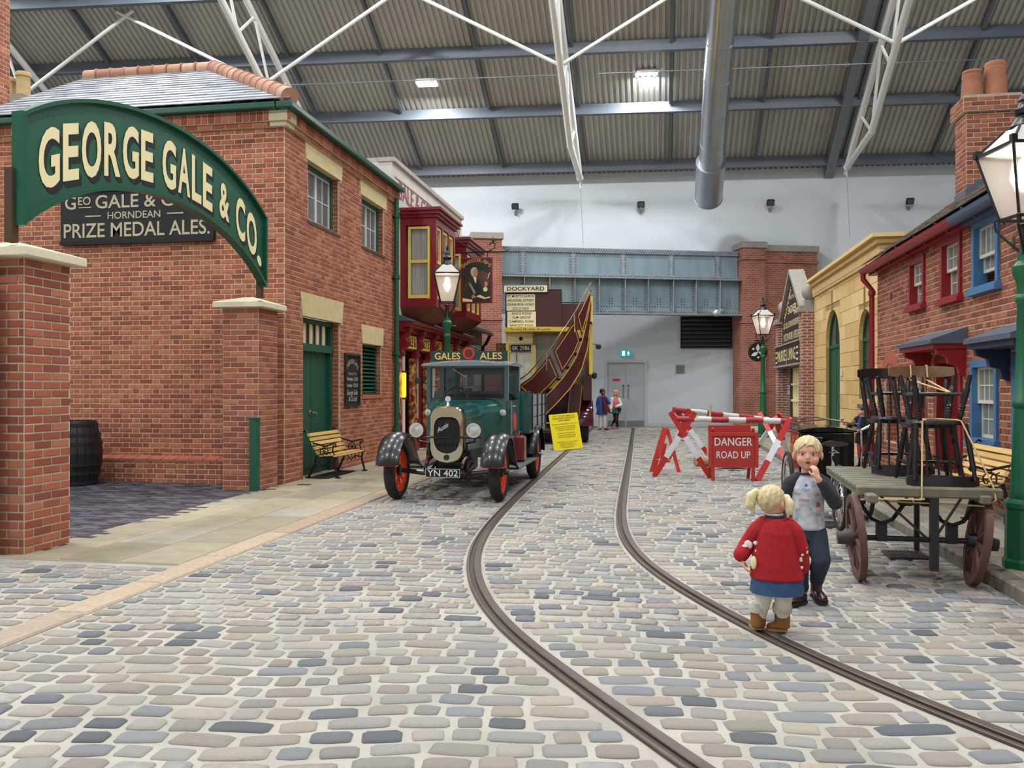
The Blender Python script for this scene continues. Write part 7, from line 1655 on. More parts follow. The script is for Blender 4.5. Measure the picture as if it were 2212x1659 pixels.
# kitchen chairs
m_chd = mat('chair_dark', '#19171a', .32, var=.35, scale=9); m_chw = mat('chair_worn', '#6f5436', .5, var=.4, scale=7)
def chair(label, loc, rz, flip=False, worn=False, grp='dark wooden kitchen chairs roped on the handcart', SH=.36):
    """smoker-type chair; seat height .40; back towards +y"""
    t = thing('kitchen_chair', label, 'chair', loc, rz, grp)
    if flip: t.rotation_euler = (math.pi, 0, rz)
    mb = MB(); n = 20; out = [(.19*math.copysign(abs(math.cos(a))**.7, math.cos(a)), .18*math.copysign(abs(math.sin(a))**.7, math.sin(a))) for a in np.linspace(0, 2*math.pi, n+1)[:-1]]
    mb.loft([[(x*.96, y*.96, SH-.03) for x, y in out], [(x, y, SH-.012) for x, y in out], [(x*.98, y*.98, SH) for x, y in out], [(x*.7, y*.7, SH-.006) for x, y in out]]); mb.build('seat', m_chd, t, smooth=True)
    for sx in (-1, 1):
        for sy in (-1, 1):
            mb = MB(); a = Vector((sx*.13, sy*.12, SH-.02)); b = Vector((sx*.19, sy*.175, 0)); P = lambda f: a.lerp(b, f)
            fs = [(0, .016), (.12, .02), (.2, .024), (.23, .019), (.26, .024), (.29, .019), (.32, .024), (.36, .018), (.5, .022), (.7, .024), (.74, .017), (.8, .018), (1, .014)]
            mb.tube([P(f) for f, r in fs], [r for f, r in fs], 8); mb.build('leg', m_chd, t, smooth=True)
        mb = MB(); mb.tube([(sx*.165, -.15, .14), (sx*.168, 0, .14), (sx*.165, .15, .14)], [.01, .016, .01], 8); mb.build('side_stretcher', m_chd, t, smooth=True)
        mb = MB(); a = Vector((sx*.165, .15, SH-.01)); b = Vector((sx*.2, .25, SH+.39)); fs = [(0, .015), (.2, .021), (.25, .016), (.3, .021), (.6, .019), (.8, .021), (.84, .015), (1, .017)]; mb.tube([a.lerp(b, f) for f, r in fs], [r for f, r in fs], 8); mb.build('back_post', m_chd, t, smooth=True)
    mb = MB(); mb.tube([(-.165, 0, .14), (0, .0, .14), (.165, 0, .14)], [.009, .015, .009], 8); mb.build('cross_stretcher', m_chd, t, smooth=True)
    for i in range(4):
        x = -.1+.067*i; mb = MB(); mb.tube([(x*.9, .15, SH-.01), (x*1.05, .19, SH+.18), (x*1.2, .26, SH+.37)], [(.008, .016), (.007, .022), (.006, .016)], 8); mb.build('back_spindle', m_chd if not worn else m_chw, t, smooth=True)
    mb = MB(); k = 11; rings = []
    for i in range(k):
        u_ = i/(k-1)*2-1; x = .24*u_; y = .275-.085*u_*u_; h = .055*(1-.35*abs(u_)**3); rings.append([(x, y-.014, SH+.385-h*.6), (x, y+.012, SH+.39-h*.6), (x, y+.02, SH+.40+h*.7), (x, y-.004, SH+.405+h*.7)])
    mb.loft(rings); mb.build('crest_rail', m_chw if worn else m_chd, t, smooth=True)
    return t
CMx = wmat(ca)
def cpos(x, y, z): return CMx @ Vector((x, y, z))
top = bz+.062
p = cpos(.19, .47, top); chair('dark kitchen chair standing upright on the handcart with pale worn top rail', tuple(p), crz+.03, worn=True, grp=None, SH=.437)
p = cpos(.1, 1.3, top); chair('dark kitchen chair standing upright on the handcart by the cart end nearest the tricycle', tuple(p), crz+.06, grp=None, SH=.437)
p = cpos(.09, .1, top+.36+.455); chair('dark kitchen chair roped upside down at the edge of the handcart, legs up', tuple(cpos(.17, .21, top+.8)), crz+.04, flip=True, grp=None)
p = cpos(-.24, .2, 0); chair('dark kitchen chair roped upside down behind the others on the handcart', tuple(cpos(.08, 1.04, top+.8)), crz+.05, flip=True, grp=None)
rp_ = thing('chair_rope', 'pale cord tying the stacked chairs down to the handcart', 'rope', tuple(cpos(0, 0, bz))); m_rope = mat('cord', '#c9ab78', .8)
def rope(pts): mb = MB(); mb.tube([cpos(*q) for q in pts], .006, 6); mb.build('cord', m_rope, rp_, world=True)
ztp = top+.47
rope([(.0, -.165, bz-.01), (.0, -.165, bz+.08), (.05, .035, ztp), (.08, .06, ztp+.006), (.1, .3, ztp+.006), (.22, .28, ztp+.006), (.29, .08, ztp+.006), (.31, .05, ztp), (.46, -.14, bz+.09), (.47, -.17, bz), (.43, -.12, bz-.04)])
rope([(-.4, -.17, bz-.02), (-.3, -.17, bz-.015), (.0, -.168, bz-.01)]); rope([(-.4, -.1, bz-.03), (.45, -.12, bz-.05)])
rope([(.12, .7, top+.79), (.12, .725, top+.885), (.12, .76, top+.885), (.12, .77, top+.8), (.12, .73, top+.77), (.27, .22, top+.675)]); rope([(.24, .7, top+.79), (.24, .725, top+.885), (.24, .765, top+.885), (.24, .775, top+.8), (.24, .73, top+.77), (.28, .22, top+.675)])
# ================================================================== trade tricycle
m_tb = mat('trike_black', '#08080a', .18, coat=.6); m_ch = m_steel
tc_ = cw((1782-1106)/FPX*9.05, 9.05); tr = thing('box_tricycle', 'black box tricycle with leather saddle and thin spoked wheels at the kerb', 'tricycle', (tc_.x, tc_.y, .012), .0)
def spoked(x, y, r, nm='wheel'):
    mb = MB(); mb.tube([(x, y+r*math.cos(a), r+r*math.sin(a)) for a in np.linspace(0, 2*math.pi, 37)[:-1]], .022, 8, closed=True); 
    mb.v = [(v_[0], v_[1], v_[2]+.022) for v_ in mb.v]; w_ = mb.build(nm, m_tyre, tr, smooth=True); cz = r+.022
    mb = MB(); mb.tube([(x, y+(r-.025)*math.cos(a), cz+(r-.025)*math.sin(a)) for a in np.linspace(0, 2*math.pi, 37)[:-1]], .012, 6, closed=True); mb.build('rim', m_ch, w_, smooth=True)
    mb = MB(); mb.lathe([(0, -.05), (.02, -.05), (.025, 0), (.02, .05), (0, .05)], (x, y, cz), 10, 'x'); mb.build('hub', m_ch, w_, smooth=True)
    mb = MB()
    for k in range(28):
        a = 2*math.pi*k/28; b = a+(.5 if k % 2 else -.5); s_ = .03 if k % 2 else -.03; mb.tube([(x+s_, y+.022*math.cos(b), cz+.022*math.sin(b)), (x, y+(r-.03)*math.cos(a), cz+(r-.03)*math.sin(a))], .0022, 4)
    mb.build('spokes', m_ch, w_, kind='stuff')
spoked(.42, .05, .335); spoked(-.37, .05, .335); spoked(.0, -.75, .3)
BW, z0, z1 = .275, .36, .93
mb = MB(); n = 10; ring = lambda z, e: [(-BW-e, -.1, z), (-BW-e, .5, z), (BW+e, .5, z), (BW+e, -.1, z)]
mb.loft([[(-BW, -.1, z0), (BW, -.1, z0), (BW, .55, z0), (-BW, .55, z0)], [(-BW, -.12, z1), (BW, -.12, z1), (BW, .55, z1), (-BW, .55, z1)]]); bxo = mb.build('box', m_tb, tr, bevel=.02)
mb = MB(); mb.loft([[(x, y, z1+.05*math.cos(x/BW*1.2)) for x in np.linspace(-BW-.02, BW+.02, 9)]+[(BW+.02, y, z1), (-BW-.02, y, z1)] for y in (-.14, .57)]); mb.build('lid', m_tb, bxo, smooth=True)
mb = MB(); mb.box(-BW-.006, -BW, -.06, .5, z0+.25, z1-.04); sp_ = mb.build('side_panel', mat('panel_orange', '#c4642c', .45, var=.25, scale=9), bxo)
mb = MB(); text(mb, 'ICES', (-BW-.009, .22, z0+.42), (0, -1, 0), (0, 0, 1), .16, .006, width=.4); text(mb, 'THE BEST', (-BW-.009, .22, z0+.3), (0, -1, 0), (0, 0, 1), .1, .004, width=.4); mb.build('panel_lettering', mat('panel_red', '#9c1f1c', .5), sp_, fix=False)
mb = MB()
for y in (-.08, .5): mb.tube([(-BW, y, z1+.02), (-BW, y, z1+.1), (0, y, z1+.13), (BW+.05, y, z1+.08), (BW+.05, y, z1)], .008, 6)
for x in (-BW, BW): mb.tube([(x, -.08, z1+.08), (x, .5, z1+.08)], .007, 6)
for x in (-BW, BW): mb.ball((x, -.08, z1+.11), .016); mb.ball((x, .5, z1+.11), .016)
mb.build('top_rail', m_brass, bxo, smooth=True)
mb = MB(); mb.tube([(-.17, -.13, .84), (-.17, -.17, .87), (-.06, -.17, .87), (-.06, -.13, .84)], .008, 6); mb.build('grab_handle', m_ch, bxo, smooth=True)
mb = MB(); k = 14; rings = []
for i, y in enumerate(np.linspace(-.52, -.26, 9)):
    f = i/8; w_ = .115*(1-f)**.6*(1-.0)+.022; rings.append([(w_*math.cos(a), y, .83+.028*math.sin(a)-.01*f) for a in np.linspace(0, 2*math.pi, 13)[:-1]])
mb.loft(rings); mb.build('saddle', mat('saddle_leather', '#3b3436', .35, var=.2), tr, smooth=True)
mb = MB(); mb.tube([(0, -.42, .8), (0, -.4, .4)], .016, 8); mb.tube([(0, -.42, .77), (.05, -.46, .74), (-.05, -.46, .74)], .008, 6); mb.build('seat_post', m_ch, tr, smooth=True)
mb = MB(); mb.tube([(0, -.4, .4), (0, -.1, .35), (0, .05, .36)], .018, 8); mb.tube([(-.42, .05, .355), (.46, .05, .355)], .016, 8); mb.tube([(0, -.4, .4), (.06, -.75, .325), ], .012, 6); mb.tube([(0, -.4, .4), (-.06, -.75, .325)], .012, 6); mb.tube([(0, -.42, .7), (0, -.72, .34)], .012, 6); mb.build('frame', m_tb, tr, smooth=True)
mb = MB(); mb.tube([(.34, -.1, .35), (.34, -.12, .8), (.33, -.14, .95), (.42, -.16, 1.0)], .014, 8); mb.tube([(.33, -.14, .95), (.24, -.16, .98)], .014, 8); mb.build('brake_column', m_ch, tr, smooth=True)
mb = MB(); mb.lathe([(.0, -.06), (.05, -.06), (.055, -.02), (.04, .06), (0, .06)], (.33, -.16, .36), 14, 'y'); mb.build('front_lamp', m_brass, tr, smooth=True)
mb = MB(); mb.tube([(-.25, -.12, .42), (.35, -.14, .39)], .012, 6); mb.lathe([(.0, -.01), (.075, -.01), (.075, .01), (0, .01)], (.08, -.35, .28), 16, 'x'); mb.tube([(.1, -.35, .28), (.1, -.35, .12), (.17, -.35, .12)], .012, 6); mb.tube([(-.1, -.35, .28), (-.1, -.35, .43), (-.17, -.35, .43)], .012, 6); mb.build('crank', m_tb, tr)
# drains in the road
m_dr_ = mat('drain_iron', '#3c3a36', .6)
def drain(p, w_, l, rz, label):
    t = thing('road_drain', label, 'drain', (p.x, p.y, .012), rz); mb = MB(); mb.box(-w_/2, w_/2, -l/2, l/2, -.02, .004); mb.build('pit', m_dr_, t)
    for a in ((-w_/2, w_/2, -l/2, -l/2+.02), (-w_/2, w_/2, l/2-.02, l/2), (-w_/2, -w_/2+.02, -l/2, l/2), (w_/2-.02, w_/2, -l/2, l/2)): mb = MB(); mb.box(a[0], a[1], a[2], a[3], -.02, .016); mb.build('rim_bar', m_dr_, t)
    n = 9
    for i in range(n): x = -w_/2+.02+(w_-.04)*(i+.5)/n; mb = MB(); mb.box(x-.008, x+.008, -l/2, l/2, -.015, .014); mb.build('grate_bar', m_dr_, t)
drain(gnd(1957, 1204), .32, .3, 0, 'square iron road drain beneath the handcart'); drain(gnd(1789, 1137), .3, .34, 0, 'square iron road drain beyond the standing boy')
# red pull-along toy by the lamp post
a = gnd(2178, 1140, .1); ty = thing('red_scraper', 'small red metal fitting on the pavement behind the lamp post', 'fitting', (a.x+.06, a.y+.1, .1)); mb = MB(); mb.rbox(-.05, .12, -.06, .06, .08, .2, .03); mb.build('body', m_red, ty); mb = MB(); mb.rbox(-.05, -.02, -.05, .05, 0, .1, .01); mb.rbox(.07, .1, -.05, .05, 0, .1, .01); mb.build('feet', m_black, ty)
# ================================================================== people
m_skin = mat('skin', '#d9a48c', .5, var=.05, scale=12, spec=.3); m_skin2 = mat('skin_deep', '#8a5a44', .5, var=.05, scale=12)
m_blond = mat('hair_blond', '#cdb78c', .6, var=.3, scale=60, stretch=(3, 3, .5), bump=.5, bscale=90); m_brownh = mat('hair_brown', '#4b3425', .5, var=.25, scale=40); m_darkh = mat('hair_dark', '#17110e', .45); m_fair = mat('hair_fair', '#b08d5f', .55, var=.25, scale=40)
m_eyew = mat('eye_white', '#e8e4df', .3); m_iris = mat('iris', '#33424f', .2); m_mouth = mat('mouth', '#6e2523', .5)
def face_root(p):
    to = -Vector((p.x, p.y, 0)).normalized(); return math.atan2(to.x, -to.y)
def chain(mb, pts, rad, n=12):
    """tapered limb with rounded joints"""
    pts = [Vector(p) for p in pts]; P = []; R = []
    for i in range(len(pts)-1):
        for j in range(5):
            t = j/5; P.append(pts[i].lerp(pts[i+1], t)); a, b = rad[i], rad[i+1]; R.append(a+(b-a)*(t*t*(3-2*t)))
    P.append(pts[-1]); R.append(rad[-1]); mb.tube(P, R, n)
    for p, r in zip(pts, rad): mb.ball(p, r*.99, n, 8)
def rings(mb, L, n=24, e=1.0):
    """L: (cx, cy, z, rx, ry)"""
    mb.loft([[(cx+rx*math.copysign(abs(math.cos(a))**e, math.cos(a)), cy+ry*math.copysign(abs(math.sin(a))**e, math.sin(a)), z) for a in np.linspace(0, 2*math.pi, n+1)[:-1]] for cx, cy, z, rx, ry in L])
def hand(mb, w_, d, up, s, curl=.4, thumb=1):
    """palm from wrist w_ along d; fingers curl towards up; thumb on the side"""
    w_, d, up = Vector(w_), Vector(d).normalized(), Vector(up).normalized(); up = (up-d*up.dot(d)).normalized(); sd = d.cross(up)
    pc = w_+d*.035*s
    for k in range(4):
        o = (k-1.5)*.0115*s; mb.tube([w_+sd*o*.6, w_+d*.055*s+sd*o], [.010*s, .0085*s], 8)
        ln = (.036, .042, .039, .03)[k]*s; a = w_+d*.055*s+sd*o; P = [a]; dirv = d.copy()
        for q in range(3):
            ang = curl*(q+1)*.55; dv = d*math.cos(ang)+up*math.sin(ang); P.append(P[-1]+dv*ln/2.2)
        mb.tube(P, [.0078*s, .0075*s, .0068*s, .0055*s], 8); mb.ball(P[-1], .0056*s, 8, 6)
    a = w_+d*.015*s+sd*thumb*.016*s; b = a+(d*.6+sd*thumb*.75+up*.25).normalized()*.028*s; c = b+(d*.9+up*.45+sd*thumb*.1).normalized()*.024*s
    mb.tube([a, b, c], [.010*s, .0085*s, .0065*s], 8); mb.ball(c, .0066*s, 8, 6); mb.ball(w_, .0145*s, 10, 8)
def head_mesh(mb, c, s, fdir=(0, -1, 0), mouth=False):
    """c centre, s head height; face towards fdir (horizontal)"""
    c = Vector(c); f = Vector(fdir).normalized(); r = Vector((-f.y, f.x, 0)); h = s/2
    M0 = mb.M.copy(); mb.M = M0 @ Matrix(((r.x, -f.x, 0, c.x), (r.y, -f.y, 0, c.y), (0, 0, 1, c.z), (0, 0, 0, 1)))
    # in this frame x = side, -y = forward
    mb.ball((0, .06*s, .09*s), (.37*s, .44*s, .40*s), 20, 14); mb.ball((0, -.06*s, -.14*s), (.315*s, .33*s, .34*s), 18, 12)
    mb.ball((0, -.2*s, -.36*s), (.13*s, .14*s, .1*s), 12, 8)
    for q in (-1, 1): mb.ball((q*.17*s, -.22*s, -.17*s), (.145*s, .14*s, .14*s), 12, 8)
    mb.ball((0, -.395*s, -.1*s), (.05*s, .06*s, .045*s), 10, 8); mb.tube([(0, -.34*s, .03*s), (0, -.4*s, -.09*s)], [.028*s, .04*s], 8)
    for q in (-1, 1):
        mb.ball((q*.39*s, .03*s, -.06*s), (.05*s, .1*s, .13*s), 10, 8)
    mb.ball((0, -.345*s, -.205*s), (.1*s, .04*s, .024*s), 12, 6); mb.ball((0, -.345*s, -.275*s), (.085*s, .04*s, .026*s), 12, 6)
    mb.M = M0
def face_parts(par, c, s, fdir=(0, -1, 0), open_=True, brow=None):
    c = Vector(c); f = Vector(fdir).normalized(); r = Vector((-f.y, f.x, 0)); B = Matrix(((r.x, -f.x, 0, c.x), (r.y, -f.y, 0, c.y), (0, 0, 1, c.z), (0, 0, 0, 1)))
    for q in (-1, 1):
        mb = MB(); mb.M = B; mb.ball((q*.155*s, -.318*s, .0*s), (.06*s, .045*s, .036*s), 12, 8); mb.build('eye', m_eyew, par, smooth=True)
        mb = MB(); mb.M = B; mb.ball((q*.152*s, -.35*s, .0*s), (.032*s, .018*s, .033*s), 12, 8); mb.build('iris', m_iris, par, smooth=True)
        mb = MB(); mb.M = B; mb.tube([(q*.09*s, -.372*s, .035*s), (q*.155*s, -.368*s, .05*s), (q*.22*s, -.335*s, .03*s)], .011*s, 6); mb.build('eyelid', mat('eyelid', '#8d5f4c', .6), par, smooth=True)
        mb = MB(); mb.M = B; mb.tube([(q*.08*s, -.385*s, .105*s), (q*.16*s, -.375*s, .125*s), (q*.24*s, -.33*s, .1*s)], .012*s, 6); mb.build('eyebrow', brow or m_fair, par, smooth=True)
    mb = MB(); mb.M = B; mb.ball((0, -.365*s, -.24*s), (.075*s, .03*s, .04*s if open_ else .012*s), 14, 8); mb.build('mouth', m_mouth, par, smooth=True)
def hair_cap(par, c, s, m_, fdir=(0, -1, 0), fringe=.2, low=-.12, name='hair', extra=None, vox=.006):
    """cap hugging the skull: lower at the back, fringe at the front"""
    c = Vector(c); f = Vector(fdir).normalized(); r = Vector((-f.y, f.x, 0)); mb = MB(); mb.M = Matrix(((r.x, -f.x, 0, c.x), (r.y, -f.y, 0, c.y), (0, 0, 1, c.z), (0, 0, 0, 1)))
    n, k = 72, 16; V = []; 
    for i in range(k+1):
        row = []
        for j in range(n):
            b = 2*math.pi*j/n; fw_ = -math.sin(b)      # 1 at front (-y)
            zl = low+(fringe-low)*max(0, fw_)**1.3 if fw_ > 0 else low-.1*min(1, -fw_)
            if abs(math.cos(b)) > .8: zl = max(zl, -.02)
            a = (math.pi/2-math.asin(max(-.9, min(.95, (zl-.09)/.43))))*i/k
            zl += .035*math.sin(9*b)+.03*math.sin(17*b+1)
            a = (math.pi/2-math.asin(max(-.9, min(.95, (zl-.09)/.43))))*i/k
            wob = 1+.03*math.sin(11*b+.6*i)+.022*math.sin(23*b-.9*i)+.015*math.sin(5*b+2.3*i)
            row.append((.405*s*math.sin(a)*math.cos(b)*wob, .06*s+.475*s*math.sin(a)*math.sin(b)*wob, .09*s+.435*s*math.cos(a)*wob))
        V.append(row)
    inn = [[(x*.9, (y-.06*s)*.9+.06*s, (z-.09*s)*.9+.09*s) for x, y, z in row] for row in V]
    mb.loft(V+inn[::-1], cap=False)
    if extra: extra(mb)
    return mb.build(name, m_, par, smooth=True, remesh=vox*.75, smo=1)
def shoe(mb, heel, toe, w_, h, top=None):
    heel, toe = Vector(heel), Vector(toe); d = (toe-heel); L = d.length; d.normalize(); sd = Vector((-d.y, d.x, 0)); R = []
    for t, ww, hh in ((0, .55, .85), (.08, .8, 1.0), (.3, .85, 1.0), (.55, .98, .75), (.8, 1.0, .55), (.94, .8, .45), (1.0, .45, .3)):
        p = heel+d*(L*t); R.append([p+sd*(w_/2*ww*math.cos(a))+Vector((0, 0, .001+h*hh*(.5+.5*math.sin(a)) if math.sin(a) > -.3 else .001)) for a in np.linspace(0, 2*math.pi, 15)[:-1]])
    mb.loft(R)
def add_sole(par, heel, toe, w_, m_):
    heel, toe = Vector(heel), Vector(toe); d = (toe-heel); L = d.length; d.normalize(); sd = Vector((-d.y, d.x, 0)); k = []
    for t, ww in ((-.02, .5), (.06, .82), (.3, .88), (.6, 1.02), (.85, 1.0), (.97, .75), (1.03, .4)): k.append((t, ww))
    pts = [heel+d*(L*t)+sd*(w_/2*ww*1.04) for t, ww in k]+[heel+d*(L*t)-sd*(w_/2*ww*1.04) for t, ww in k[::-1]]
    mb = MB(); mb.loft([[p for p in pts], [p+Vector((0, 0, .014)) for p in pts]]); mb.build('sole', m_, par)
# ------------------------------------------------------------------ boy with hand at mouth
p = gnd(1745, 1308); by = thing('person', 'small blond boy in grey print raglan top and jeans holding a hand to his mouth', 'person', (p.x, p.y, .016), face_root(p))
S = .218; HC = Vector((.0, -.005, .963))
mb = MB(); head_mesh(mb, HC, S); mb.tube([(0, .012, .76), (0, .01, .88)], [.045, .04], 14)
rings(mb, [(0, .01, .47, .085, .065), (0, .01, .55, .088, .07), (0, .01, .66, .09, .07), (0, .012, .76, .092, .066), (0, .012, .80, .075, .055), (0, .012, .83, .045, .045)])
chain(mb, [(-.09, .01, .785), (-.14, .02, .65), (-.13, -.02, .53)], [.034, .028, .021]); chain(mb, [(.09, .01, .785), (.155, -.06, .665), (.062, -.135, .815)], [.034, .028, .02])
hand(mb, (-.13, -.02, .525), (.05, -.1, -1), (.6, -.3, 0), 1.0, .5, 1); hand(mb, (.058, -.14, .82), (-.25, .12, 1), (-.6, .8, .1), .95, .85, 1)
chain(mb, [(-.045, .01, .48), (-.05, -.02, .28), (-.035, .0, .07)], [.062, .045, .034]); chain(mb, [(.045, .01, .48), (.075, -.05, .29), (.055, .08, .12)], [.062, .045, .034])
bd_ = mb.build('body', m_skin, by, smooth=True, remesh=.0055, smo=3)
face_parts(by, HC, S, brow=m_blond)
hair_cap(by, HC, S, m_blond, fringe=.26, low=-.2, vox=.0055)
mb = MB(); rings(mb, [(0, .01, .475, .104, .085), (.0, .008, .49, .106, .088), (0, .008, .56, .101, .083), (0, .008, .66, .1, .08), (0, .01, .74, .102, .078), (0, .012, .79, .09, .068), (0, .012, .815, .066, .058), (0, .01, .835, .052, .052)])
m_prt = mat('print_shirt', '#b7bac1', .8, var=.28, scale=26, detail=8); sh_ = mb.build('shirt', m_prt, by, smooth=True, remesh=.006, smo=4)
def on_torso(x, z): return -.083*math.sqrt(max(.05, 1-(x/.101)**2))+.0055-.006
def patch(par, pts, m_, nm):
    mb = MB(); mb.add([(x, on_torso(x, z), z) for x, z in pts], [tuple(range(len(pts)))]); mb.build(nm, m_, par, fix=False)
patch(sh_, [(-.01+.0095*math.cos(a), .765+.0095*math.sin(a)) for a in np.linspace(0, 2*math.pi, 15)[:-1]], mat('sticker_blue', '#2f6fd0', .5), 'sticker')
mb = MB()
vs, fs, gw = glyphs('cities', .03, .01); mb.add([(x-gw/2-.02, on_torso(x-gw/2-.02, 0)-.003, .663+y) for x, y in vs], fs); vs, fs, gw = glyphs('&', .045, .02); mb.add([(x+.05, on_torso(x+.05, 0)-.003, .63+y) for x, y in vs], fs); mb.build('red_print', mat('print_red', '#a8283a', .7), sh_, fix=False)
mb = MB()
for s_, x, z, sz in (('OO', -.01, .725, .03), ('nine', -.07, .7, .03), ('#', .06, .7, .035), ('to', .06, .57, .04), ('go', -.06, .6, .035), ('x', .02, .61, .03), ('ff', -.07, .53, .04)):
    vs, fs, gw = glyphs(s_, sz, 0); mb.add([(a+x-gw/2, on_torso(a+x-gw/2, 0)-.003, z+b) for a, b in vs], fs)
mb.build('grey_print', mat('print_grey', '#74777d', .7), sh_, fix=False)
m_slv = mat('sleeve_charcoal', '#2a2b33', .85, var=.1, scale=14)
for k, P, R in ((0, [(-.058, .012, .80), (-.1, .012, .765), (-.148, .02, .645), (-.135, -.015, .55)], [.044, .052, .044, .033]), (1, [(.058, .012, .80), (.1, .005, .765), (.163, -.06, .66), (.082, -.118, .787)], [.044, .052, .046, .032])):
    mb = MB(); chain(mb, P, R); mb.build('sleeve', m_slv, by, smooth=True, remesh=.006, smo=3)
mb = MB(); mb.tube([(.056*math.cos(a), .01+.056*math.sin(a), .828-.006*math.sin(a)) for a in np.linspace(0, 2*math.pi, 25)[:-1]], .008, 8, closed=True); mb.build('collar', m_slv, by, smooth=True)
m_jean = mat('dark_denim', '#23303f', .85, var=.3, scale=9, bump=.2)
mb = MB(); rings(mb, [(0, .01, .41, .095, .08), (0, .01, .46, .1, .082), (0, .01, .5, .095, .078)]); chain(mb, [(-.045, .01, .46), (-.052, -.02, .28), (-.04, .0, .1)], [.072, .058, .048]); chain(mb, [(.045, .01, .46), (.08, -.05, .29), (.055, .075, .14)], [.072, .06, .047]); mb.build('jeans', m_jean, by, smooth=True, remesh=.0065, smo=3)
m_boot = mat('boot_maroon', '#3a1a20', .3, var=.2, scale=12)
for heel, toe, an_, lift in (((-.02, .03, .014), (-.115, -.1, .014), (-.04, .0, .12), 0), ((.035, .12, .04), (.1, .0, .014), (.055, .08, .15), 0)):
    mb = MB(); shoe(mb, heel, toe, .075, .06); mb.tube([Vector(heel)+(Vector(toe)-Vector(heel))*.25+Vector((0, 0, .03)), an_], [.036, .04], 14); bo = mb.build('boot', m_boot, by, smooth=True, remesh=.005, smo=2); add_sole(bo, (heel[0], heel[1], heel[2]-.014), (toe[0], toe[1], toe[2]-.014), .077, mat('boot_sole', '#1c1416', .7))
# ------------------------------------------------------------------ little girl in the red cardigan, seen from behind
p = gnd(1678, 1370); gl = thing('person', 'toddler girl with blond bunches in red spotted cardigan, denim skirt and tan boots', 'person', (p.x, p.y, .016), face_root(p))
S = .185; HC = Vector((-.025, .01, .735)); FD = (.55, .83, 0)
mb = MB(); head_mesh(mb, HC, S, FD); mb.tube([(-.01, .01, .58), (-.02, .01, .68)], [.036, .033], 14)
rings(mb, [(0, 0, .3, .08, .07), (0, 0, .42, .085, .072), (0, 0, .54, .085, .065), (-.005, .005, .6, .07, .055), (-.01, .01, .64, .04, .04)])
chain(mb, [(-.075, 0, .6), (-.15, .02, .49), (-.185, -.02, .41)], [.034, .027, .02]); chain(mb, [(.07, 0, .6), (.125, .0, .48), (.135, .02, .38)], [.034, .027, .02])
hand(mb, (-.19, -.03, .405), (.3, -.3, -.9), (.8, 0, .2), .85, .6, -1); hand(mb, (.136, .02, .375), (0, .1, -1), (-.9, .2, 0), .85, .5, 1)
chain(mb, [(-.045, 0, .3), (-.075, .0, .18), (-.1, .01, .05)], [.056, .04, .03]); chain(mb, [(.045, 0, .3), (.035, .0, .18), (.028, .02, .05)], [.056, .04, .03])
mb.build('body', m_skin, gl, smooth=True, remesh=.0055, smo=3)
face_parts(gl, HC, S, FD, open_=False)
def buns(mb): pass
hair_cap(gl, HC, S, m_blond, FD, fringe=.3, low=-.22, vox=.0055)
m_pig = mat('hair_pale', '#dcc9a0', .6, var=.2, scale=40)
for P, R in (([(-.085, .0, .775), (-.115, -.015, .79), (-.14, -.02, .765), (-.145, -.02, .72), (-.125, -.02, .675)], [.012, .022, .03, .03, .01]), ([(.03, .0, .77), (.055, -.02, .765), (.07, -.03, .73), (.068, -.03, .69), (.058, -.03, .66)], [.012, .02, .026, .024, .008])):
    mb = MB(); chain(mb, P, R); mb.build('bunch', m_pig, gl, smooth=True, remesh=.005, smo=2)
mb = MB(); mb.ball((-.09, -.005, .78), .014); mb.build('hair_tie', mat('tie_red', '#b3332e', .6), gl, smooth=True); mb = MB(); mb.ball((.035, -.01, .775), (.016, .012, .012)); mb.build('hair_clip', mat('clip_blue', '#3f74c0', .5), gl, smooth=True)
m_card = mat('cardigan_red', '#a3141d', .9, var=.14, scale=30, bump=.4, bscale=120); m_cardd = m_card
mb = MB(); rings(mb, [(.0, .0, .302, .147, .118), (.0, 0, .31, .15, .12), (-.005, 0, .4, .136, .112), (-.005, 0, .5, .12, .1), (-.005, 0, .57, .11, .09), (-.008, .003, .61, .092, .075), (-.01, .006, .64, .062, .056), (-.012, .008, .652, .048, .048)]); cd = mb.build('cardigan', m_card, gl, smooth=True, remesh=.006, smo=4)
mb = MB(); mb.tube([(-.012+.047*math.cos(a), .008+.047*math.sin(a), .652) for a in np.linspace(0, 2*math.pi, 25)[:-1]], .009, 8, closed=True); mb.build('neckband', mat('neck_navy', '#2b2350', .8), cd, smooth=True); mb = MB(); mb.tube([(-.013+.041*math.cos(a), .008+.041*math.sin(a), .664) for a in np.linspace(0, 2*math.pi, 25)[:-1]], .008, 8, closed=True); mb.build('blouse_collar', m_white, cd, smooth=True)
SL = ([(-.07, 0, .605), (-.105, .0, .57), (-.155, .02, .49), (-.195, -.02, .43)], [.05, .052, .05, .045]); SRr = ([(.06, 0, .605), (.095, .0, .57), (.128, .0, .48), (.14, .02, .37)], [.048, .05, .045, .04])
mb = MB(); chain(mb, *SL); sl_ = mb.build('sleeve', m_card, gl, smooth=True, remesh=.006, smo=3); mb = MB(); chain(mb, *SRr); sr_ = mb.build('sleeve', m_cardd, gl, smooth=True, remesh=.006, smo=3)
rr = random.Random(3)
for i in range(17):
    t = rr.uniform(.05, .98); q = interp([(a[0], a[2]) for a in SRr[0]], t); ang = rr.uniform(-1.15, 1.0); r_ = .047-.007*t; c = Vector((q[0]+r_*math.sin(ang), -r_*math.cos(ang)+.005, q[1])); mb = MB(); mb.ball(c, (.0085, .004, .0095), 10, 6); mb.build('spot', m_white, sr_, smooth=True)
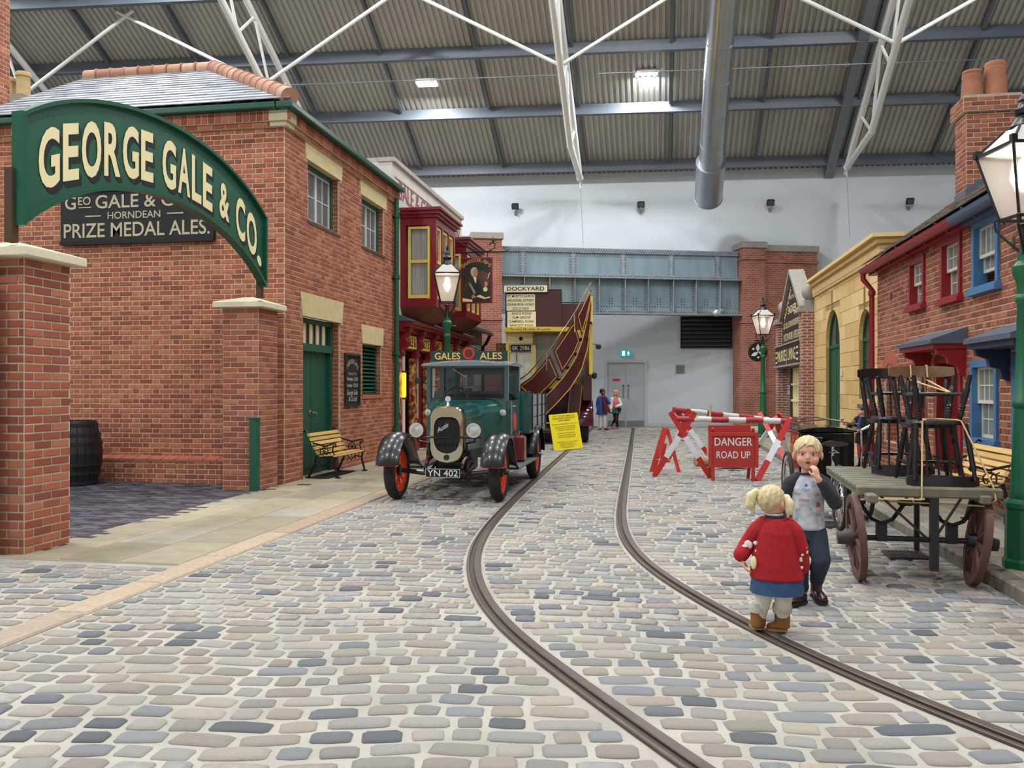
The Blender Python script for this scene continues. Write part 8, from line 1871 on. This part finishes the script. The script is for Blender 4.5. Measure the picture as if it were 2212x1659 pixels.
for c, r_ in (((-.155, -.032, .49), (.024, .008, .026)), ((-.175, -.035, .475), (.02, .008, .016)), ((-.115, -.05, .505), (.013, .006, .012)), ((-.112, -.052, .46), (.007, .004, .008))):
    mb = MB(); mb.ball(c, r_, 14, 8); mb.build('motif', m_white, sl_, smooth=True)
mb = MB(); mb.ball((-.125, -.085, .4), (.016, .008, .038), 12, 8); mb.build('pocket_motif', m_cream, cd, smooth=True)
m_den = mat('denim_skirt', '#2c4a70', .85, var=.3, scale=10, bump=.3)
mb = MB(); n = 40
mb.loft([[(rx*math.cos(a)*(1+.03*math.sin(9*a)), ry*math.sin(a)*(1+.03*math.sin(9*a)), z) for a in np.linspace(0, 2*math.pi, n+1)[:-1]] for z, rx, ry in ((.36, .125, .1), (.3, .138, .112), (.222, .148, .122), (.22, .14, .115), (.3, .13, .105))]); mb.build('skirt', m_den, gl, smooth=True)
m_tight = mat('tights_cream', '#d8d0c4', .85, var=.08, scale=20)
mb = MB(); chain(mb, [(-.045, 0, .3), (-.075, .0, .18), (-.1, .01, .06)], [.062, .048, .038]); mb.build('tights_leg', m_tight, gl, smooth=True, remesh=.006, smo=2); mb = MB(); chain(mb, [(.045, 0, .3), (.035, .0, .18), (.028, .02, .06)], [.062, .048, .038]); mb.build('tights_leg', m_tight, gl, smooth=True, remesh=.006, smo=2)
m_tan = mat('boot_tan', '#8a5a24', .8, var=.2, scale=14); m_fluff = mat('fleece', '#d6cfbd', .95, var=.12, scale=60, bump=.8, bscale=200)
for an_, heel, toe in (((-.102, .01), (-.1, -.005, .012), (-.125, .09, .012)), ((.03, .02), (.055, .03, .012), (-.055, .02, .012))):
    mb = MB(); shoe(mb, heel, toe, .068, .055); mb.tube([(an_[0], an_[1], .02), (an_[0], an_[1], .125)], [.042, .044], 16); bo = mb.build('boot', m_tan, gl, smooth=True, remesh=.005, smo=2); add_sole(bo, (heel[0], heel[1], 0), (toe[0], toe[1], 0), .07, mat('sole_tan', '#a5885a', .8))
    mb = MB(); mb.lathe([(.044, .1), (.052, .105), (.056, .13), (.052, .155), (.044, .16)], (an_[0], an_[1], 0), 18); mb.build('fleece_cuff', m_fluff, bo, smooth=True)
# ------------------------------------------------------------------ three more children farther off
def child(loc, lab, H, fd, skin, m_hair, parts, pose, hair_low=-.2, vox=.009):
    """pose: dict of joint chains in metres for H=1.3; parts: list of garments"""
    t = thing('person', lab, 'person', loc, face_root(Vector(loc))); k = H/1.3; V = lambda q: Vector(q)*k
    S = .215*(.5+.5*k); HC = V((pose.get('hx', 0), pose.get('hy', 0), 1.3))-Vector((0, 0, S/2))
    mb = MB(); head_mesh(mb, HC, S, fd); mb.tube([V((0, 0, .98)), HC-Vector((0, 0, .03))], [.045*k, .042*k], 12)
    rings(mb, [(0, 0, z*k, a*k, b*k) for z, a, b in ((.6, .1, .08), (.75, .1, .075), (.9, .11, .08), (1.0, .1, .07), (1.06, .05, .05))])
    for a in ('al', 'ar'):
        P = [V(q) for q in pose[a]]; chain(mb, P, [.04*k, .033*k, .024*k]); hand(mb, P[-1], P[-1]-P[-2], (0, -1, .2), 1.1*k, .6, 1 if a == 'al' else -1)
    for a in ('ll', 'lr'): chain(mb, [V(q) for q in pose[a]], [.075*k, .052*k, .036*k])
    mb.build('body', skin, t, smooth=True, remesh=vox*.8, smo=2)
    face_parts(t, HC, S, fd, open_=False, brow=m_hair); hair_cap(t, HC, S, m_hair, fd, fringe=.25, low=hair_low, vox=vox*.7)
    for nm, m_, kind, data in parts:
        mb = MB()
        if kind == 'rings': rings(mb, [tuple(x*k for x in r) for r in data])
        elif kind == 'chain': chain(mb, [V(q) for q in data[0]], [x*k for x in data[1]])
        elif kind == 'shoe': shoe(mb, V(data[0]), V(data[1]), .08*k, .07*k)
        mb.build(nm, m_, t, smooth=True, remesh=vox*.8 if kind != 'rings' else 0, smo=2)
    return t
# girl in blue coat
p = gnd(1302, 930)
child((p.x, p.y, .016), 'girl in blue dotted coat and maroon dress standing by the exit doors', 1.36, (.75, -.6, 0), m_skin2, m_darkh,
      [('coat', mat('coat_blue', '#2e4f96', .8, var=.3, scale=40), 'rings', [(-.03, .02, .48, .17, .13), (-.03, .02, .5, .175, .135), (-.02, .02, .75, .14, .11), (-.01, .01, .95, .135, .1), (0, .01, 1.04, .09, .07)]),
       ('dress', mat('dress_maroon', '#57101c', .7, var=.1), 'rings', [(.1, -.02, .55, .15, .12), (.1, -.02, .56, .155, .12), (.06, -.03, .8, .1, .1), (.03, -.03, 1.0, .075, .085), (.02, -.02, 1.05, .05, .05)]),
       ('coat_sleeve', mat('coat_blue', '#2e4f96', .8), 'chain', ([(-.12, 0, 1.0), (-.17, .02, .82), (-.14, -.02, .64)], [.06, .055, .045])), ('coat_sleeve', mat('coat_blue', '#2e4f96', .8), 'chain', ([(.1, 0, 1.0), (.2, -.04, .85), (.09, -.1, 1.02)], [.06, .055, .045])),
       ('coat_hood', mat('hood_pink', '#b06a8a', .8), 'chain', ([(-.1, .02, 1.05), (0, .07, 1.04), (.09, .02, 1.05)], [.04, .05, .04])),
       ('tights', mat('tights_white', '#d9d4c8', .8), 'chain', ([(-.06, 0, .6), (-.07, 0, .35), (-.08, .01, .08)], [.08, .06, .045])), ('tights', mat('tights_white', '#d9d4c8', .8), 'chain', ([(.06, 0, .6), (.05, -.01, .35), (.06, .0, .08)], [.08, .06, .045])),
       ('shoe', mat('shoe_brown', '#4a2c1d', .5), 'shoe', ((-.08, .03, 0), (-.06, -.17, 0))), ('shoe', mat('shoe_brown', '#4a2c1d', .5), 'shoe', ((.05, .02, 0), (.2, -.06, 0)))],
      {'al': [(-.12, 0, 1.0), (-.17, .02, .82), (-.14, -.02, .62)], 'ar': [(.1, 0, 1.0), (.2, -.04, .85), (.08, -.1, 1.04)], 'll': [(-.06, 0, .6), (-.07, 0, .35), (-.08, .01, .06)], 'lr': [(.06, 0, .6), (.05, -.01, .35), (.06, 0, .06)]})
p = gnd(1330, 928)
child((p.x, p.y, .016), 'girl in white cardigan, pink top and green skirt walking past the exit doors', 1.32, (-.85, -.5, 0), m_skin, m_fair,
      [('long_hair', m_fair, 'rings', [(.05, .03, .93, .05, .06), (.06, .03, 1.05, .075, .08), (.045, .03, 1.18, .085, .09), (.02, .03, 1.27, .06, .07)]),
       ('top', mat('top_pink', '#c76a72', .8, var=.2, scale=20), 'rings', [(0, 0, .68, .11, .09), (0, 0, .7, .115, .092), (0, 0, .9, .11, .085), (0, 0, 1.02, .085, .07), (0, 0, 1.05, .05, .05)]),
       ('skirt', mat('skirt_green', '#1e5a4a', .8, var=.3, scale=20), 'rings', [(.0, 0, .52, .17, .14), (0, 0, .53, .17, .14), (0, 0, .72, .11, .095)]),
       ('cardigan_side', mat('cardigan_white', '#dedcd8', .85), 'rings', [(-.13, .03, .55, .04, .08), (-.13, .03, .56, .045, .085), (-.11, .02, .85, .035, .08), (-.09, .01, 1.02, .04, .06)]),
       ('cardigan_sleeve', mat('cardigan_white', '#dedcd8', .85), 'chain', ([(-.11, 0, 1.0), (-.16, .02, .82), (-.15, -.03, .68)], [.055, .05, .04])), ('cardigan_sleeve', mat('cardigan_white', '#dedcd8', .85), 'chain', ([(.1, 0, 1.0), (.18, -.02, .8), (.05, -.12, .76)], [.055, .05, .042])),
       ('bag', m_blackm, 'rings', [(.12, -.1, .6, .05, .03), (.12, -.1, .61, .06, .035), (.12, -.1, .72, .06, .035)]),
       ('leggings', m_blackm, 'chain', ([(-.04, 0, .6), (-.02, -.05, .34), (-.11, .02, .1)], [.075, .055, .042])), ('leggings', m_blackm, 'chain', ([(.05, 0, .6), (.03, .02, .34), (.06, .04, .08)], [.075, .055, .042])),
       ('shoe', mat('shoe_pink', '#c4557c', .5), 'shoe', ((-.1, .04, .0), (-.2, -.12, .0))), ('shoe', mat('shoe_pink', '#c4557c', .5), 'shoe', ((.06, .06, 0), (.1, -.13, 0)))],
      {'al': [(-.11, 0, 1.0), (-.16, .02, .82), (-.15, -.03, .66)], 'ar': [(.1, 0, 1.0), (.18, -.02, .8), (.04, -.13, .76)], 'll': [(-.04, 0, .6), (-.02, -.05, .34), (-.11, .02, .08)], 'lr': [(.05, 0, .6), (.03, .02, .34), (.06, .04, .06)]})
p = cw((1863-1106)/FPX*14.0, 14.0)
m_coat = mat('coat_black', '#14151b', .85, var=.15, scale=12)
child((p.x, p.y, .1), 'girl with brown ponytail in black hooded coat standing by the black tricycle', 1.03, (-.92, -.35, 0), m_skin, m_brownh,
      [('ponytail', m_brownh, 'chain', ([(.09, .04, 1.2), (.15, .05, 1.17), (.16, .05, 1.08)], [.03, .042, .025])),
       ('coat', m_coat, 'rings', [(.02, .02, .5, .17, .13), (.02, .02, .51, .172, .132), (.02, .01, .75, .15, .11), (.01, 0, .95, .14, .1), (0, 0, 1.05, .07, .06)]),
       ('hood', m_coat, 'chain', ([(-.06, .06, 1.03), (.08, .08, 1.0), (.16, .05, .97)], [.05, .07, .06])),
       ('jumper', mat('jumper_blue', '#1f3f86', .8), 'rings', [(-.07, -.06, .72, .05, .055), (-.07, -.06, .73, .055, .06), (-.05, -.06, .95, .05, .05), (-.03, -.03, 1.05, .03, .03)]),
       ('coat_sleeve', m_coat, 'chain', ([(-.1, -.02, 1.0), (-.2, -.06, .85), (-.27, -.1, .87)], [.06, .055, .045])), ('coat_sleeve', m_coat, 'chain', ([(.1, -.04, 1.0), (.13, -.1, .8), (-.05, -.16, .76)], [.065, .06, .048])),
       ('leggings', mat('leggings_rose', '#8f2f4c', .8), 'chain', ([(-.04, 0, .55), (-.05, 0, .3), (-.03, .01, .09)], [.075, .055, .042])), ('leggings', mat('leggings_rose', '#8f2f4c', .8), 'chain', ([(.06, 0, .55), (.06, .02, .3), (.07, .03, .09)], [.075, .055, .042])),
       ('shoe', m_blackm, 'shoe', ((.0, .02, 0), (-.16, -.04, 0))), ('shoe', m_blackm, 'shoe', ((.1, .04, 0), (-.06, -.01, 0)))],
      {'al': [(-.1, -.02, 1.0), (-.2, -.06, .85), (-.3, -.12, .88)], 'ar': [(.1, -.04, 1.0), (.13, -.1, .8), (-.08, -.17, .76)], 'll': [(-.04, 0, .6), (-.05, 0, .3), (-.03, .01, .06)], 'lr': [(.06, 0, .6), (.06, .02, .3), (.07, .03, .06)]})
# small pigeon perched under the bridge
p = px(1548, 684, 29.05); bd2 = thing('pigeon', 'grey and white pigeon flapping on the lower edge of the bridge', 'bird', tuple(p), .4)
mb = MB(); mb.ball((0, 0, .07), (.15, .07, .07), 14, 10); mb.ball((-.15, 0, .13), (.045, .04, .045), 10, 8); mb.tube([(-.1, 0, .09), (-.15, 0, .13)], [.045, .032], 10); mb.tube([(.1, 0, .07), (.27, 0, .03)], [(.03, .045), (.008, .05)], 8); mb.build('body', mat('pigeon_grey', '#8b9097', .7, var=.2), bd2, smooth=True, remesh=.012, smo=2)
for q in (-1, 1):
    mb = MB(); mb.prism([(-.06, 0), (.05, .02), (.16, .16), (.06, .2), (-.04, .12)], (0, q*.06, .09), (1, 0, 0), (0, q*.6, .8), (0, -.8, .6), .012); mb.build('wing', m_white, bd2)
mb = MB(); mb.tube([(-.19, 0, .13), (-.225, 0, .122)], [.012, .003], 6); mb.build('beak', m_black, bd2)
